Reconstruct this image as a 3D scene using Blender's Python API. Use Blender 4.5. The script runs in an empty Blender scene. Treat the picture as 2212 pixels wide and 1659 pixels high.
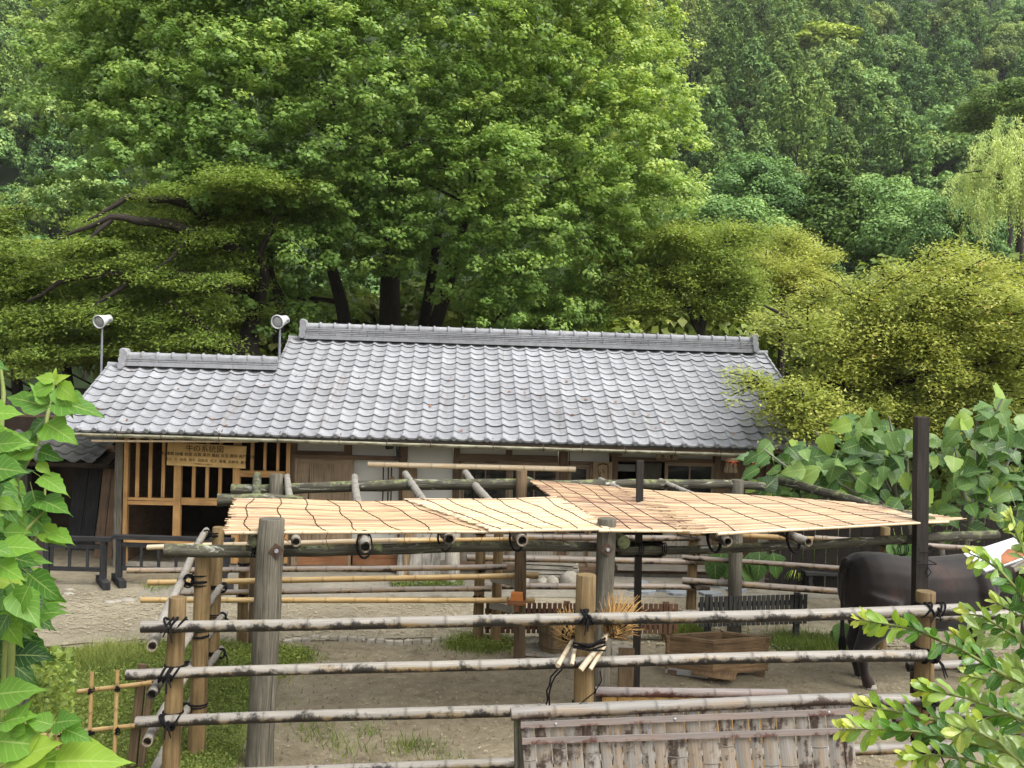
import bpy, bmesh, math, random
import numpy as np
from mathutils import Vector, Matrix
from mathutils import noise as mnoise

rnd = random.Random(7)
rng = np.random.default_rng(7)
sc = bpy.context.scene
COL = sc.collection

# ------------------------------------------------------------------ camera
PW, PH, FP = 2212.0, 1659.0, 2000.0          # layout units for the survey of the place
CAMZ, PITCH, ROLL = 3.3, math.atan(29.5 / 2000.0), 0.03
FWD = Vector((0, math.cos(PITCH), -math.sin(PITCH)))
_up = Vector((0, math.sin(PITCH), math.cos(PITCH)))
_rt = Vector((1, 0, 0))
CR = _rt * math.cos(ROLL) + _up * math.sin(ROLL)
CU = _up * math.cos(ROLL) - _rt * math.sin(ROLL)
CAM = Vector((0, 0, CAMZ))
cd = bpy.data.cameras.new('camera')
cam = bpy.data.objects.new('camera', cd)
COL.objects.link(cam)
cd.sensor_width = 36.0
cd.lens = 36.0 * FP / PW
cd.clip_start, cd.clip_end = 0.05, 2000.0
_B = -FWD
cam.matrix_world = Matrix(((CR.x, CU.x, _B.x, CAM.x), (CR.y, CU.y, _B.y, CAM.y), (CR.z, CU.z, _B.z, CAM.z), (0, 0, 0, 1)))
sc.camera = cam

# ------------------------------------------------------------------ light: bright overcast day
SUN_EL, SUN_AZ = math.radians(56), math.radians(128)     # azimuth clockwise from +Y (north): from the right, behind the camera
world = bpy.data.worlds.new('World')
sc.world = world
world.use_nodes = True
wn = world.node_tree
bg = wn.nodes['Background']
sky = wn.nodes.new('ShaderNodeTexSky')
sky.sky_type = 'NISHITA'
sky.sun_disc = False
sky.sun_elevation = SUN_EL
sky.sun_rotation = SUN_AZ
sky.air_density = 1.6
sky.dust_density = 5.0
sky.ozone_density = 1.0
hs = wn.nodes.new('ShaderNodeHueSaturation')
hs.inputs['Saturation'].default_value = 0.22            # thin cloud cover: a whitish sky
wn.links.new(sky.outputs[0], hs.inputs['Color'])
wn.links.new(hs.outputs[0], bg.inputs['Color'])
bg.inputs['Strength'].default_value = 0.15
sl = bpy.data.lights.new('sun', 'SUN')
sun = bpy.data.objects.new('sun', sl)
COL.objects.link(sun)
sl.energy = 0.9
sl.angle = math.radians(30)
sl.color = (1.0, 0.98, 0.95)
sd = Vector((math.sin(SUN_AZ) * math.cos(SUN_EL), math.cos(SUN_AZ) * math.cos(SUN_EL), math.sin(SUN_EL)))
sun.rotation_euler = (-sd).to_track_quat('-Z', 'Y').to_euler()
sun.location = sd * 60
vs = sc.view_settings
vs.view_transform = 'Standard'
vs.look = 'None'
vs.exposure = 1.3
vs.gamma = 1.0
vs.use_curve_mapping = False
sc.render.engine = 'CYCLES'
cy = sc.cycles
cy.max_bounces = 8
cy.diffuse_bounces = 3
cy.glossy_bounces = 2
cy.transmission_bounces = 3
cy.transparent_max_bounces = 6
cy.volume_bounces = 0
cy.use_denoising = True
cy.caustics_reflective = False
cy.caustics_refractive = False

# ------------------------------------------------------------------ survey helpers
def ray(px, py):
    return FWD + CR * ((px - PW / 2) / FP) - CU * ((py - PH / 2) / FP)
def at(px, py, Y):
    d = ray(px, py)
    return CAM + d * (Y / d.y)
def gp(px, py, z=0.0):
    d = ray(px, py)
    return CAM + d * ((z - CAMZ) / d.z)
def onpl(px, py, p0, n):
    d = ray(px, py)
    return CAM + d * ((p0 - CAM).dot(n) / d.dot(n))
def vert_at(base, px, py):
    """point straight above a base point whose height is read off at row py"""
    d = ray(px, py)
    t = base.y / d.y
    return Vector((base.x, base.y, CAMZ + d.z * t))
UPV = Vector((0, 0, 1))

# ------------------------------------------------------------------ materials
ALB = 0.78          # albedo of the dry built things relative to their look in full daylight
def srgb(r, g, b):
    f = lambda c: (c / 255.0 / 12.92) if c / 255.0 <= 0.04045 else ((c / 255.0 + 0.055) / 1.055) ** 2.4
    return (f(r) * ALB, f(g) * ALB, f(b) * ALB, 1.0)
class NT:
    def __init__(self, name):
        self.m = bpy.data.materials.new(name)
        self.m.use_nodes = True
        self.t = self.m.node_tree
        self.b = self.t.nodes['Principled BSDF']
        self.out = self.t.nodes['Material Output']
    def n(self, typ, **kw):
        x = self.t.nodes.new(typ)
        for k, v in kw.items():
            setattr(x, k, v)
        return x
    def l(self, a, b):
        self.t.links.new(a, b)
    def coord(self, which, scale=(1, 1, 1)):
        c = self.n('ShaderNodeTexCoord')
        m = self.n('ShaderNodeMapping')
        m.inputs['Scale'].default_value = scale
        self.l(c.outputs[which], m.inputs['Vector'])
        return m.outputs[0]
    def noise(self, vec, scale, detail=5, rough=0.6, dist=0.0):
        x = self.n('ShaderNodeTexNoise')
        x.inputs['Scale'].default_value = scale
        x.inputs['Detail'].default_value = detail
        x.inputs['Roughness'].default_value = rough
        x.inputs['Distortion'].default_value = dist
        self.l(vec, x.inputs['Vector'])
        return x.outputs['Fac']
    def ramp(self, fac, stops):
        r = self.n('ShaderNodeValToRGB')
        e = r.color_ramp.elements
        while len(e) < len(stops):
            e.new(0.5)
        for i, (p, c) in enumerate(stops):
            e[i].position = p
            e[i].color = c if len(c) == 4 else (*c, 1)
        self.l(fac, r.inputs['Fac'])
        return r.outputs['Color']
    def attr(self, name):
        a = self.n('ShaderNodeAttribute')
        a.attribute_name = name
        return a.outputs['Fac']
    def math(self, op, a, b=None, clamp=False):
        x = self.n('ShaderNodeMath', operation=op, use_clamp=clamp)
        for i, v in enumerate((a, b)):
            if v is None:
                continue
            if isinstance(v, (int, float)):
                x.inputs[i].default_value = v
            else:
                self.l(v, x.inputs[i])
        return x.outputs[0]
    def mix(self, fac, a, b, mode='MIX'):
        x = self.n('ShaderNodeMix', data_type='RGBA', blend_type=mode)
        for s, v in ((x.inputs[0], fac), (x.inputs[6], a), (x.inputs[7], b)):
            if isinstance(v, (int, float)):
                s.default_value = v
            elif isinstance(v, tuple):
                s.default_value = v if len(v) == 4 else (*v, 1)
            else:
                self.l(v, s)
        return x.outputs[2]
    def rand(self):
        return self.n('ShaderNodeObjectInfo').outputs['Random']
    def bump(self, h, strength=0.3, dist=0.01):
        b = self.n('ShaderNodeBump')
        b.inputs['Strength'].default_value = strength
        b.inputs['Distance'].default_value = dist
        self.l(h, b.inputs['Height'])
        self.l(b.outputs[0], self.b.inputs['Normal'])
    def done(self, col, rough=0.8, spec=0.3):
        if isinstance(col, tuple):
            self.b.inputs['Base Color'].default_value = col
        else:
            self.l(col, self.b.inputs['Base Color'])
        if isinstance(rough, (int, float)):
            self.b.inputs['Roughness'].default_value = rough
        else:
            self.l(rough, self.b.inputs['Roughness'])
        self.b.inputs['Specular IOR Level'].default_value = spec
        return self.m
    def vary(self, col, amt=0.18):
        """brightness differs a little from piece to piece"""
        f = self.math('MULTIPLY_ADD', self.rand(), amt)
        self.t.nodes[-1].inputs[2].default_value = 1.0 - amt / 2
        g = self.n('ShaderNodeCombineColor')
        for i in range(3):
            self.l(f, g.inputs[i])
        return self.mix(1.0, col, g.outputs[0], 'MULTIPLY')

def wood(name, c1, c2, c3=None, gs=(55, 2.6, 1), blot=1.6, rough=0.8, bump=0.35, moss=None, mossy=0.62, vary=0.2, pale=None, pale_at=0.6):
    t = NT(name)
    uv = t.coord('UV', gs)
    g = t.noise(uv, 1.0, 6, 0.65, 0.4)
    ob = t.coord('Object')
    b = t.noise(ob, blot, 4, 0.6)
    stops = [(0.3, c1), (0.62, c2)] if c3 is None else [(0.28, c1), (0.5, c2), (0.72, c3)]
    col = t.ramp(g, stops)
    bl = t.ramp(b, [(0.32, (0.62, 0.62, 0.62)), (0.68, (1.15, 1.15, 1.15))])
    col = t.mix(1.0, col, bl, 'MULTIPLY')
    crk = t.noise(t.coord('UV', (gs[0] * 0.9, gs[1] * 0.22, 1)), 1.0, 3, 0.5)
    ck = t.ramp(crk, [(0.30, (0.22, 0.22, 0.22)), (0.37, (1, 1, 1))])
    col = t.mix(1.0, col, ck, 'MULTIPLY')
    if pale is not None:
        pn = t.noise(t.coord('UV', (9, 2.2, 1)), 1.0, 8, 0.75, 0.6)
        col = t.mix(t.ramp(pn, [(pale_at, (0, 0, 0)), (pale_at + 0.06, (1, 1, 1))]), col, pale)
    if moss is not None:
        mn = t.noise(ob, 7.0, 8, 0.75)
        tp = t.attr('top')
        m = t.math('MULTIPLY_ADD', tp, 0.13)
        t.t.nodes[-1].inputs[2].default_value = 0.0
        m = t.math('ADD', m, mn)
        col = t.mix(t.ramp(m, [(mossy, (0, 0, 0)), (mossy + 0.1, (1, 1, 1))]), col, moss)
    col = t.vary(col, vary)
    h = t.math('MULTIPLY', g, 1.0)
    h = t.math('ADD', h, ck)
    t.bump(h, bump, 0.006)
    return t.done(col, rough, 0.25)

def bamboo_mat(name, tan, grey, mould, grey_at=0.42, mould_at=0.60, rough=0.5):
    t = NT(name)
    tp = t.attr('top')
    n1 = t.noise(t.coord('UV', (14, 2.2, 1)), 1.0, 7, 0.7, 0.3)
    fine = t.noise(t.coord('UV', (120, 3.0, 1)), 1.0, 4, 0.6)
    n2 = t.noise(t.coord('Object'), 5.0, 7, 0.75)
    a = t.math('MULTIPLY', tp, 0.16)
    a = t.math('ADD', a, n1)
    col = t.mix(t.ramp(a, [(grey_at, (0, 0, 0)), (grey_at + 0.17, (1, 1, 1))]), tan, grey)
    fr = t.ramp(fine, [(0.3, (0.72, 0.7, 0.67)), (0.65, (1.1, 1.1, 1.1))])
    col = t.mix(1.0, col, fr, 'MULTIPLY')
    u = t.math('MULTIPLY', tp, -0.13)
    u = t.math('ADD', u, n2)
    col = t.mix(t.ramp(u, [(mould_at, (0, 0, 0)), (mould_at + 0.09, (1, 1, 1))]), col, mould)
    nd = t.attr('tint')
    col = t.mix(t.math('MULTIPLY', nd, 0.75), col, (0.035, 0.028, 0.02, 1))
    col = t.vary(col, 0.22)
    t.bump(t.math('ADD', fine, n2), 0.18, 0.004)
    return t.done(col, rough, 0.35)

def plain(name, c, rough=0.6, spec=0.3, var=0.25, scale=6.0, metal=0.0, bump=0.0, c2=None, vary=0.1):
    t = NT(name)
    n = t.noise(t.coord('Object'), scale, 6, 0.65)
    if c2 is None:
        c2 = tuple(x * (1 - var) for x in c[:3]) + (1,)
    col = t.vary(t.ramp(n, [(0.35, c2), (0.65, c)]), vary)
    if bump:
        t.bump(n, bump, 0.01)
    t.b.inputs['Metallic'].default_value = metal
    return t.done(col, rough, spec)

def leafmat(name, stops, trans=0.35, rough=0.45, spec=0.35, veins=False, hue_noise=0.0, tcol=1.3, objrand=0.0):
    """stops run over the leaf's own colour number (tint)"""
    t = NT(name)
    f = t.attr('tint')
    if objrand:
        r = t.math('MULTIPLY', t.math('SUBTRACT', t.rand(), 0.5), objrand)
        f = t.math('ADD', f, r, True)
    col = t.ramp(f, stops)
    if hue_noise:
        n = t.noise(t.coord('Object'), 0.55, 3, 0.6)
        k = t.ramp(n, [(0.3, (1 - hue_noise, 1 - hue_noise * 0.8, 1 - hue_noise)), (0.7, (1 + hue_noise, 1 + hue_noise * 0.6, 1))])
        col = t.mix(1.0, col, k, 'MULTIPLY')
    if veins:
        uv = t.n('ShaderNodeTexCoord').outputs['UV']
        sp = t.n('ShaderNodeSeparateXYZ')
        t.l(uv, sp.inputs[0])
        au = t.math('ABSOLUTE', sp.outputs[0])
        mid = t.math('LESS_THAN', au, 0.05)
        w = t.math('SUBTRACT', sp.outputs[1], t.math('MULTIPLY', au, 0.22))
        w = t.math('FRACT', t.math('MULTIPLY', w, 7.0))
        w = t.math('LESS_THAN', w, 0.11)
        v = t.math('MAXIMUM', mid, t.math('MULTIPLY', w, 0.55))
        col = t.mix(t.math('MULTIPLY', v, 0.42), col, (0.42, 0.5, 0.17, 1))
        b = t.n('ShaderNodeBump')
        b.inputs['Strength'].default_value = 0.25
        b.inputs['Distance'].default_value = 0.004
        t.l(v, b.inputs['Height'])
        t.l(b.outputs[0], t.b.inputs['Normal'])
    t.done(col, rough, spec)
    tr = t.n('ShaderNodeBsdfTranslucent')
    k = t.mix(1.0, col, (tcol * 1.02, tcol, tcol * 0.62, 1), 'MULTIPLY')
    t.l(k, tr.inputs['Color'])
    mx = t.n('ShaderNodeMixShader')
    mx.inputs[0].default_value = trans
    t.l(t.b.outputs[0], mx.inputs[1])
    t.l(tr.outputs[0], mx.inputs[2])
    t.l(mx.outputs[0], t.out.inputs['Surface'])
    return t.m

# ------------------------------------------------------------------ objects
ORG = {}
ORD = ('first', 'second', 'third', 'fourth', 'fifth', 'sixth', 'seventh', 'eighth', 'ninth', 'tenth', 'eleventh', 'twelfth')
def tag(o, label=None, cat=None, group=None, kind=None):
    for k, v in (('label', label), ('category', cat), ('group', group), ('kind', kind)):
        if v:
            o[k] = v
    return o
def thing(name, loc, label, cat, group=None):
    o = bpy.data.objects.new(name, None)
    COL.objects.link(o)
    o.location = loc
    o.empty_display_size = 0.1
    ORG[o] = Vector(loc)
    return tag(o, label, cat, group)
def link(name, me, parent=None, origin=None):
    o = bpy.data.objects.new(name, me)
    COL.objects.link(o)
    if parent is not None:
        o.parent = parent
    return o

class MB:
    """collects geometry for one mesh, in world coordinates"""
    def __init__(s):
        s.v, s.f, s.uv, s.sm, s.tint, s.top = [], [], [], [], [], []
    def add(s, verts, faces, uvs=None, smooth=False, tint=0.0, top=None):
        k = len(s.v)
        s.v.extend([tuple(v) for v in verts])
        n = len(verts)
        s.tint.extend(tint if isinstance(tint, (list, tuple)) else [tint] * n)
        s.top.extend(top if top is not None else [0.0] * n)
        for i, f in enumerate(faces):
            s.f.append([k + j for j in f])
            s.sm.append(smooth)
            s.uv.append(uvs[i] if uvs is not None else [(0, 0)] * len(f))
    def box(s, c, h, ax=None, tint=0.0, taper=1.0):
        """c centre, h half sizes, ax three axis vectors"""
        ax = ax or (Vector((1, 0, 0)), Vector((0, 1, 0)), Vector((0, 0, 1)))
        c = Vector(c)
        sg = [(-1, -1, -1), (1, -1, -1), (1, 1, -1), (-1, 1, -1), (-1, -1, 1), (1, -1, 1), (1, 1, 1), (-1, 1, 1)]
        vs_, lc = [], []
        for a in sg:
            k = taper if a[2] > 0 else 1.0
            vs_.append(c + ax[0] * (a[0] * h[0] * k) + ax[1] * (a[1] * h[1] * k) + ax[2] * (a[2] * h[2]))
            lc.append((a[0] * h[0], a[1] * h[1], a[2] * h[2]))
        fs = [(0, 3, 2, 1), (4, 5, 6, 7), (0, 1, 5, 4), (1, 2, 6, 5), (2, 3, 7, 6), (3, 0, 4, 7)]
        pl = [(0, 1), (0, 1), (0, 2), (1, 2), (0, 2), (1, 2)]
        ou, ov = rnd.random() * 7, rnd.random() * 7
        uvs = []
        for f, (i, j) in zip(fs, pl):
            if h[i] > h[j]:
                i, j = j, i
            uvs.append([(lc[q][i] + ou, lc[q][j] + ov) for q in f])
        tp = [1.0 if a[2] > 0 else 0.0 for a in sg]
        s.add(vs_, fs, uvs, False, tint, tp)
    def beam(s, p0, p1, w, h, up=None, tint=0.0):
        p0, p1 = Vector(p0), Vector(p1)
        d = (p1 - p0)
        L = d.length
        d.normalize()
        up = Vector(up) if up is not None else (UPV if abs(d.z) < 0.9 else Vector((0, 1, 0)))
        x = d.cross(up).normalized()
        z = x.cross(d).normalized()
        s.box((p0 + p1) / 2, (w / 2, L / 2, h / 2), (x, d, z), tint)
    def tube(s, pts, rad, n=10, caps=(True, True), tints=None, hollow=0.0, squash=1.0, smooth=True, jit=0.0):
        pts = [Vector(p) for p in pts]
        m = len(pts)
        if not isinstance(rad, (list, tuple)):
            rad = [rad] * m
        T = []
        for i in range(m):
            a = pts[max(i - 1, 0)]
            b = pts[min(i + 1, m - 1)]
            d = b - a
            T.append(d.normalized() if d.length > 1e-9 else Vector((0, 0, 1)))
        ref = UPV if abs(T[0].z) < 0.92 else Vector((0, 1, 0))
        N = (ref - T[0] * ref.dot(T[0])).normalized()
        vs_, tp, tn, L, Ls = [], [], [], 0.0, []
        for i in range(m):
            if i:
                L += (pts[i] - pts[i - 1]).length
                N = (N - T[i] * N.dot(T[i]))
                N = N.normalized() if N.length > 1e-6 else T[i].orthogonal().normalized()
            Ls.append(L)
            Bn = T[i].cross(N)
            for j in range(n):
                a = 2 * math.pi * j / n
                r = rad[i] * (1 + (rnd.uniform(-jit, jit) if jit else 0))
                v = N * (math.cos(a) * r) + Bn * (math.sin(a) * r * squash)
                vs_.append(pts[i] + v)
                tp.append(math.cos(a) if abs(T[i].z) < 0.9 else 0.3)
                tn.append(tints[i] if tints else 0.0)
        fs, uvs = [], []
        r0 = max(rad) * 2 * math.pi
        ou, ov = rnd.random() * 5, rnd.random() * 5
        for i in range(m - 1):
            for j in range(n):
                k = (j + 1) % n
                fs.append((i * n + j, i * n + k, (i + 1) * n + k, (i + 1) * n + j))
                u0, u1 = ou + r0 * j / n, ou + r0 * (j + 1) / n
                uvs.append([(u0, ov + Ls[i]), (u1, ov + Ls[i]), (u1, ov + Ls[i + 1]), (u0, ov + Ls[i + 1])])
        s.add(vs_, fs, uvs, smooth, tn, tp)
        for e, on in ((0, caps[0]), (m - 1, caps[1])):
            if not on:
                continue
            ring = vs_[e * n:(e + 1) * n]
            c = pts[e]
            sgn = 1 if e == 0 else -1
            if hollow > 0:
                inner = [c + (v - c) * hollow for v in ring]
                deep = [v + T[e] * sgn * rad[e] * 2.2 for v in inner]
                vv = ring + inner + deep
                ff = []
                for j in range(n):
                    k = (j + 1) % n
                    q1, q2 = (j, n + j, n + k, k), (n + j, 2 * n + j, 2 * n + k, n + k)
                    ff += [q1, q2] if e == 0 else [q1[::-1], q2[::-1]]
                ff.append(tuple(range(2 * n, 3 * n)))
                s.add(vv, ff, None, False, [0.1] * n + [0.3] * n + [1.0] * n)
            else:
                f = tuple(range(n))
                uvc = [((v - c).dot(N) + 3, (v - c).dot(T[e].cross(N)) * 0.2 + 3) for v in ring]
                s.add(ring, [f[::-1] if e == 0 else f], [uvc[::-1] if e == 0 else uvc], False, 0.0, [1.0] * n)
    def bamboo(s, p0, p1, r0, r1=None, seg=0.3, bend=0.012, n=12, hollow=0.72, start=None):
        p0, p1 = Vector(p0), Vector(p1)
        r1 = r1 or r0
        d = p1 - p0
        L = d.length
        side = Vector((rnd.uniform(-1, 1), rnd.uniform(-1, 1), rnd.uniform(-1, 1)))
        side = (side - d * side.dot(d) / d.length_squared)
        side = side.normalized() * bend * L
        ts, q = [0.0], start if start is not None else rnd.uniform(0.3, 0.9) * seg
        marks = []
        while q < L - 0.04:
            marks.append(q)
            q += seg * rnd.uniform(0.88, 1.12)
        P, R, T = [], [], []
        def put(x, k, tn):
            t = x / L
            w = math.sin(math.pi * t) * 1.0 + 0.35 * math.sin(2.6 * math.pi * t + 1)
            P.append(p0 + d * t + side * w)
            R.append((r0 + (r1 - r0) * t) * k)
            T.append(tn)
        put(0, 1, 0.15)
        for mk in marks:
            e = max(0.004, r0 * 0.11)
            if mk - 5 * e > 0.01:
                put(mk - 5 * e, 0.985, 0.0)
            put(mk - e, 1.02, 0.05)
            put(mk - 0.4 * e, 1.075, 0.35)
            put(mk + 0.25 * e, 0.985, 1.0)
            put(mk + 0.8 * e, 1.035, 0.3)
            if mk + 5 * e < L - 0.01:
                put(mk + 5 * e, 0.985, 0.0)
        put(L, 1, 0.15)
        s.tube(P, R, n, (True, True), T, hollow)
    def lathe(s, c, prof, n=20, ax=None, tint=0.0):
        """prof: (radius, height) pairs"""
        X, Y, Z = ax or (Vector((1, 0, 0)), Vector((0, 1, 0)), Vector((0, 0, 1)))
        c = Vector(c)
        vs_ = []
        for r, h in prof:
            for j in range(n):
                a = 2 * math.pi * j / n
                vs_.append(c + X * (r * math.cos(a)) + Y * (r * math.sin(a)) + Z * h)
        fs, uvs = [], []
        for i in range(len(prof) - 1):
            for j in range(n):
                k = (j + 1) % n
                fs.append((i * n + j, i * n + k, (i + 1) * n + k, (i + 1) * n + j))
                uvs.append([(j / n, prof[i][1]), ((j + 1) / n, prof[i][1]), ((j + 1) / n, prof[i + 1][1]), (j / n, prof[i + 1][1])])
        s.add(vs_, fs, uvs, True, tint)
        for e in (0, len(prof) - 1):
            if prof[e][0] > 1e-4:
                f = tuple(e * n + j for j in range(n))
                k = len(s.v) - len(vs_)
                s.f.append([k + q for q in (f[::-1] if e == 0 else f)])
                s.sm.append(False)
                s.uv.append([(0, 0)] * n)
    def prism(s, outline, ex, ey, ez, c, depth, tint=0.0):
        """outline 2D (along ex, ey), extruded by depth along ez, centred"""
        c = Vector(c)
        n = len(outline)
        a = [c + ex * x + ey * y - ez * (depth / 2) for x, y in outline]
        b = [c + ex * x + ey * y + ez * (depth / 2) for x, y in outline]
        fs = [tuple(range(n))[::-1], tuple(range(n, 2 * n))]
        uv = [[(x, y) for x, y in outline][::-1], [(x, y) for x, y in outline]]
        for i in range(n):
            j = (i + 1) % n
            fs.append((i, j, n + j, n + i))
            uv.append([(0, 0), (0.05, 0), (0.05, depth), (0, depth)])
        s.add(a + b, fs, uv, False, tint)
    def build(s, name, mat, parent=None, origin=None):
        o3 = ORG.get(parent) if parent is not None else (Vector(origin) if origin is not None else None)
        if o3 is None:
            if parent is not None:
                o3 = Vector((0, 0, 0))
            else:
                A = np.array(s.v)
                o3 = Vector((float(A[:, 0].mean()), float(A[:, 1].mean()), float(A[:, 2].min())))
        me = bpy.data.meshes.new(name)
        A = np.array(s.v, dtype=np.float64) - np.array(o3)
        me.from_pydata(A.tolist(), [], s.f)
        me.polygons.foreach_set('use_smooth', s.sm)
        ul = me.uv_layers.new(name='UVMap')
        flat = [c for f in s.uv for p in f for c in p]
        ul.data.foreach_set('uv', flat)
        if any(s.tint):
            me.attributes.new('tint', 'FLOAT', 'POINT').data.foreach_set('value', s.tint)
        if any(s.top):
            me.attributes.new('top', 'FLOAT', 'POINT').data.foreach_set('value', s.top)
        me.materials.append(mat)
        o = link(name, me, parent)
        if parent is None:
            o.location = o3
        ORG[o] = o3
        return o

def one(fn, name, mat, parent=None, *a, **k):
    mb = MB()
    getattr(mb, fn)(*a, **k)
    return mb.build(name, mat, parent)

def copy_to(src, name, parent, M):
    o = bpy.data.objects.new(name, src)
    COL.objects.link(o)
    o.parent = parent
    o.matrix_basis = Matrix.Translation(-ORG[parent]) @ M if parent is not None else M
    return o

def np_mesh(name, V, Fq, mat, tint=None, smooth=False, uv=None):
    """V (n,3), Fq (m,k) index array -> mesh datablock"""
    me = bpy.data.meshes.new(name)
    n, m, k = len(V), len(Fq), Fq.shape[1]
    me.vertices.add(n)
    me.vertices.foreach_set('co', V.astype(np.float32).ravel())
    me.loops.add(m * k)
    me.loops.foreach_set('vertex_index', Fq.astype(np.int32).ravel())
    me.polygons.add(m)
    me.polygons.foreach_set('loop_start', np.arange(0, m * k, k, dtype=np.int32))
    if tint is not None:
        me.attributes.new('tint', 'FLOAT', 'POINT').data.foreach_set('value', tint.astype(np.float32))
    if smooth:
        me.polygons.foreach_set('use_smooth', np.ones(m, dtype=bool))
    me.materials.append(mat)
    me.update(calc_edges=True)
    me.validate()
    return me

def unit(A):
    return A / np.maximum(np.linalg.norm(A, axis=1, keepdims=True), 1e-9)

def leaves3(C, N, size, aspect, dirs):
    """one slim pointed leaf (triangle) per centre"""
    n = len(C)
    N = unit(N)
    T = unit(dirs - N * np.sum(dirs * N, axis=1, keepdims=True))
    B = np.cross(N, T)
    s = (size if np.ndim(size) else np.full(n, size))[:, None]
    V = np.empty((n, 3, 3))
    V[:, 0] = C - T * s * 0.4 + B * s * aspect * 0.5
    V[:, 1] = C - T * s * 0.4 - B * s * aspect * 0.5
    V[:, 2] = C + T * s * 0.6
    return V.reshape(-1, 3), np.arange(n * 3).reshape(n, 3)

def leaves(C, N, size, aspect=0.8, fan=0.6, dirs=None, fold=0.15):
    """one kite-shaped leaf blade per centre; returns V, F"""
    n = len(C)
    N = unit(N)
    if dirs is None:
        dirs = rng.normal(size=(n, 3))
    T = unit(dirs - N * np.sum(dirs * N, axis=1, keepdims=True))
    B = np.cross(N, T)
    s = (size if np.ndim(size) else np.full(n, size))[:, None]
    V = np.empty((n, 4, 3))
    V[:, 0] = C - T * s * 0.5
    V[:, 1] = C + T * s * (fan - 0.5) + B * s * aspect * 0.5 + N * s * fold
    V[:, 2] = C + T * s * 0.5 
    V[:, 3] = C + T * s * (fan - 0.5) - B * s * aspect * 0.5 + N * s * fold
    return V.reshape(-1, 3), np.arange(n * 4).reshape(n, 4)
# ------------------------------------------------------------------ material library
M = {}
M['old_wood'] = wood('old_wood', srgb(60, 56, 48), srgb(104, 99, 86), srgb(134, 129, 116), moss=srgb(96, 102, 62), mossy=0.66)
M['log_lichen'] = wood('log_lichen', srgb(38, 36, 30), srgb(70, 67, 55), srgb(104, 102, 88), blot=2.5, moss=srgb(116, 122, 82), mossy=0.60, pale=srgb(170, 172, 158), pale_at=0.575)
M['peeled_post'] = wood('peeled_post', srgb(84, 68, 44), srgb(126, 104, 70), srgb(152, 130, 92), gs=(30, 1.4, 1), blot=3.0, rough=0.65, moss=srgb(98, 102, 60), mossy=0.64)
M['dark_post'] = wood('dark_post', srgb(34, 30, 27), srgb(58, 53, 48), pale=srgb(140, 128, 98), pale_at=0.70)
M['brown_post'] = wood('brown_post', srgb(62, 50, 38), srgb(102, 84, 62), srgb(124, 104, 80))
M['house_wood'] = wood('house_wood', srgb(78, 60, 46), srgb(114, 92, 72), srgb(130, 108, 86))
M['house_door'] = wood('house_door', srgb(112, 94, 74), srgb(146, 126, 102), srgb(160, 140, 114), gs=(40, 1.6, 1))
M['grey_door'] = wood('grey_door', srgb(112, 104, 92), srgb(150, 143, 130), srgb(166, 160, 148), gs=(40, 1.6, 1))
M['red_board'] = wood('red_board', srgb(110, 72, 46), srgb(150, 102, 66), srgb(138, 112, 88))
M['lattice_wood'] = wood('lattice_wood', srgb(168, 126, 76), srgb(204, 160, 104), gs=(26, 1.2, 1), blot=2.0, bump=0.15, vary=0.12)
M['sign_wood'] = wood('sign_wood', srgb(202, 164, 104), srgb(226, 190, 128), gs=(20, 0.9, 1), bump=0.1, vary=0.05)
M['sign_wood_brown'] = wood('sign_wood_brown', srgb(128, 106, 80), srgb(160, 136, 104), gs=(26, 1.2, 1))
M['black_wood'] = wood('black_wood', srgb(26, 26, 27), srgb(46, 46, 47), srgb(66, 66, 66), blot=3)
M['picket_brown'] = wood('picket_brown', srgb(74, 52, 40), srgb(110, 80, 60))
M['picket_black'] = wood('picket_black', srgb(32, 33, 32), srgb(56, 56, 54), srgb(84, 82, 76))
M['box_wood'] = wood('box_wood', srgb(84, 64, 44), srgb(124, 100, 72), srgb(152, 128, 98), blot=4)
M['tub_wood'] = wood('tub_wood', srgb(84, 70, 52), srgb(126, 108, 82), srgb(140, 124, 98))
M['plank_grey'] = wood('plank_grey', srgb(112, 106, 94), srgb(152, 146, 132), srgb(176, 170, 158))
M['bark_slab'] = wood('bark_slab', srgb(106, 100, 90), srgb(164, 158, 146), srgb(196, 190, 180), blot=5, pale=srgb(70, 66, 58), pale_at=0.64)
M['bamboo_grey'] = bamboo_mat('bamboo_grey', srgb(140, 118, 82), srgb(150, 145, 136), srgb(42, 38, 33), 0.38, 0.45)
M['bamboo_inner'] = bamboo_mat('bamboo_inner', srgb(154, 130, 98), srgb(146, 136, 126), srgb(54, 47, 40), 0.42, 0.54)
M['bamboo_tan'] = bamboo_mat('bamboo_tan', srgb(182, 150, 98), srgb(192, 166, 118), srgb(110, 80, 48), 0.5, 0.72, 0.45)
M['bamboo_pale'] = bamboo_mat('bamboo_pale', srgb(206, 182, 146), srgb(214, 196, 168), srgb(120, 100, 80), 0.45, 0.8, 0.5)
M['bamboo_split'] = bamboo_mat('bamboo_split', srgb(142, 128, 112), srgb(140, 137, 132), srgb(66, 52, 44), 0.44, 0.50, 0.65)
M['bamboo_split_tan'] = bamboo_mat('bamboo_split_tan', srgb(206, 166, 104), srgb(190, 150, 96), srgb(116, 76, 46), 0.55, 0.66, 0.5)
M['bamboo_red'] = bamboo_mat('bamboo_red', srgb(150, 134, 126), srgb(142, 134, 130), srgb(92, 58, 50), 0.48, 0.5, 0.6)
M['rope'] = plain('rope', srgb(30, 29, 30), 0.9, 0.1, 0.4, 60, bump=0.4)
M['cord'] = plain('cord', srgb(72, 50, 32), 0.95, 0.1, 0.5, 40)
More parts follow.
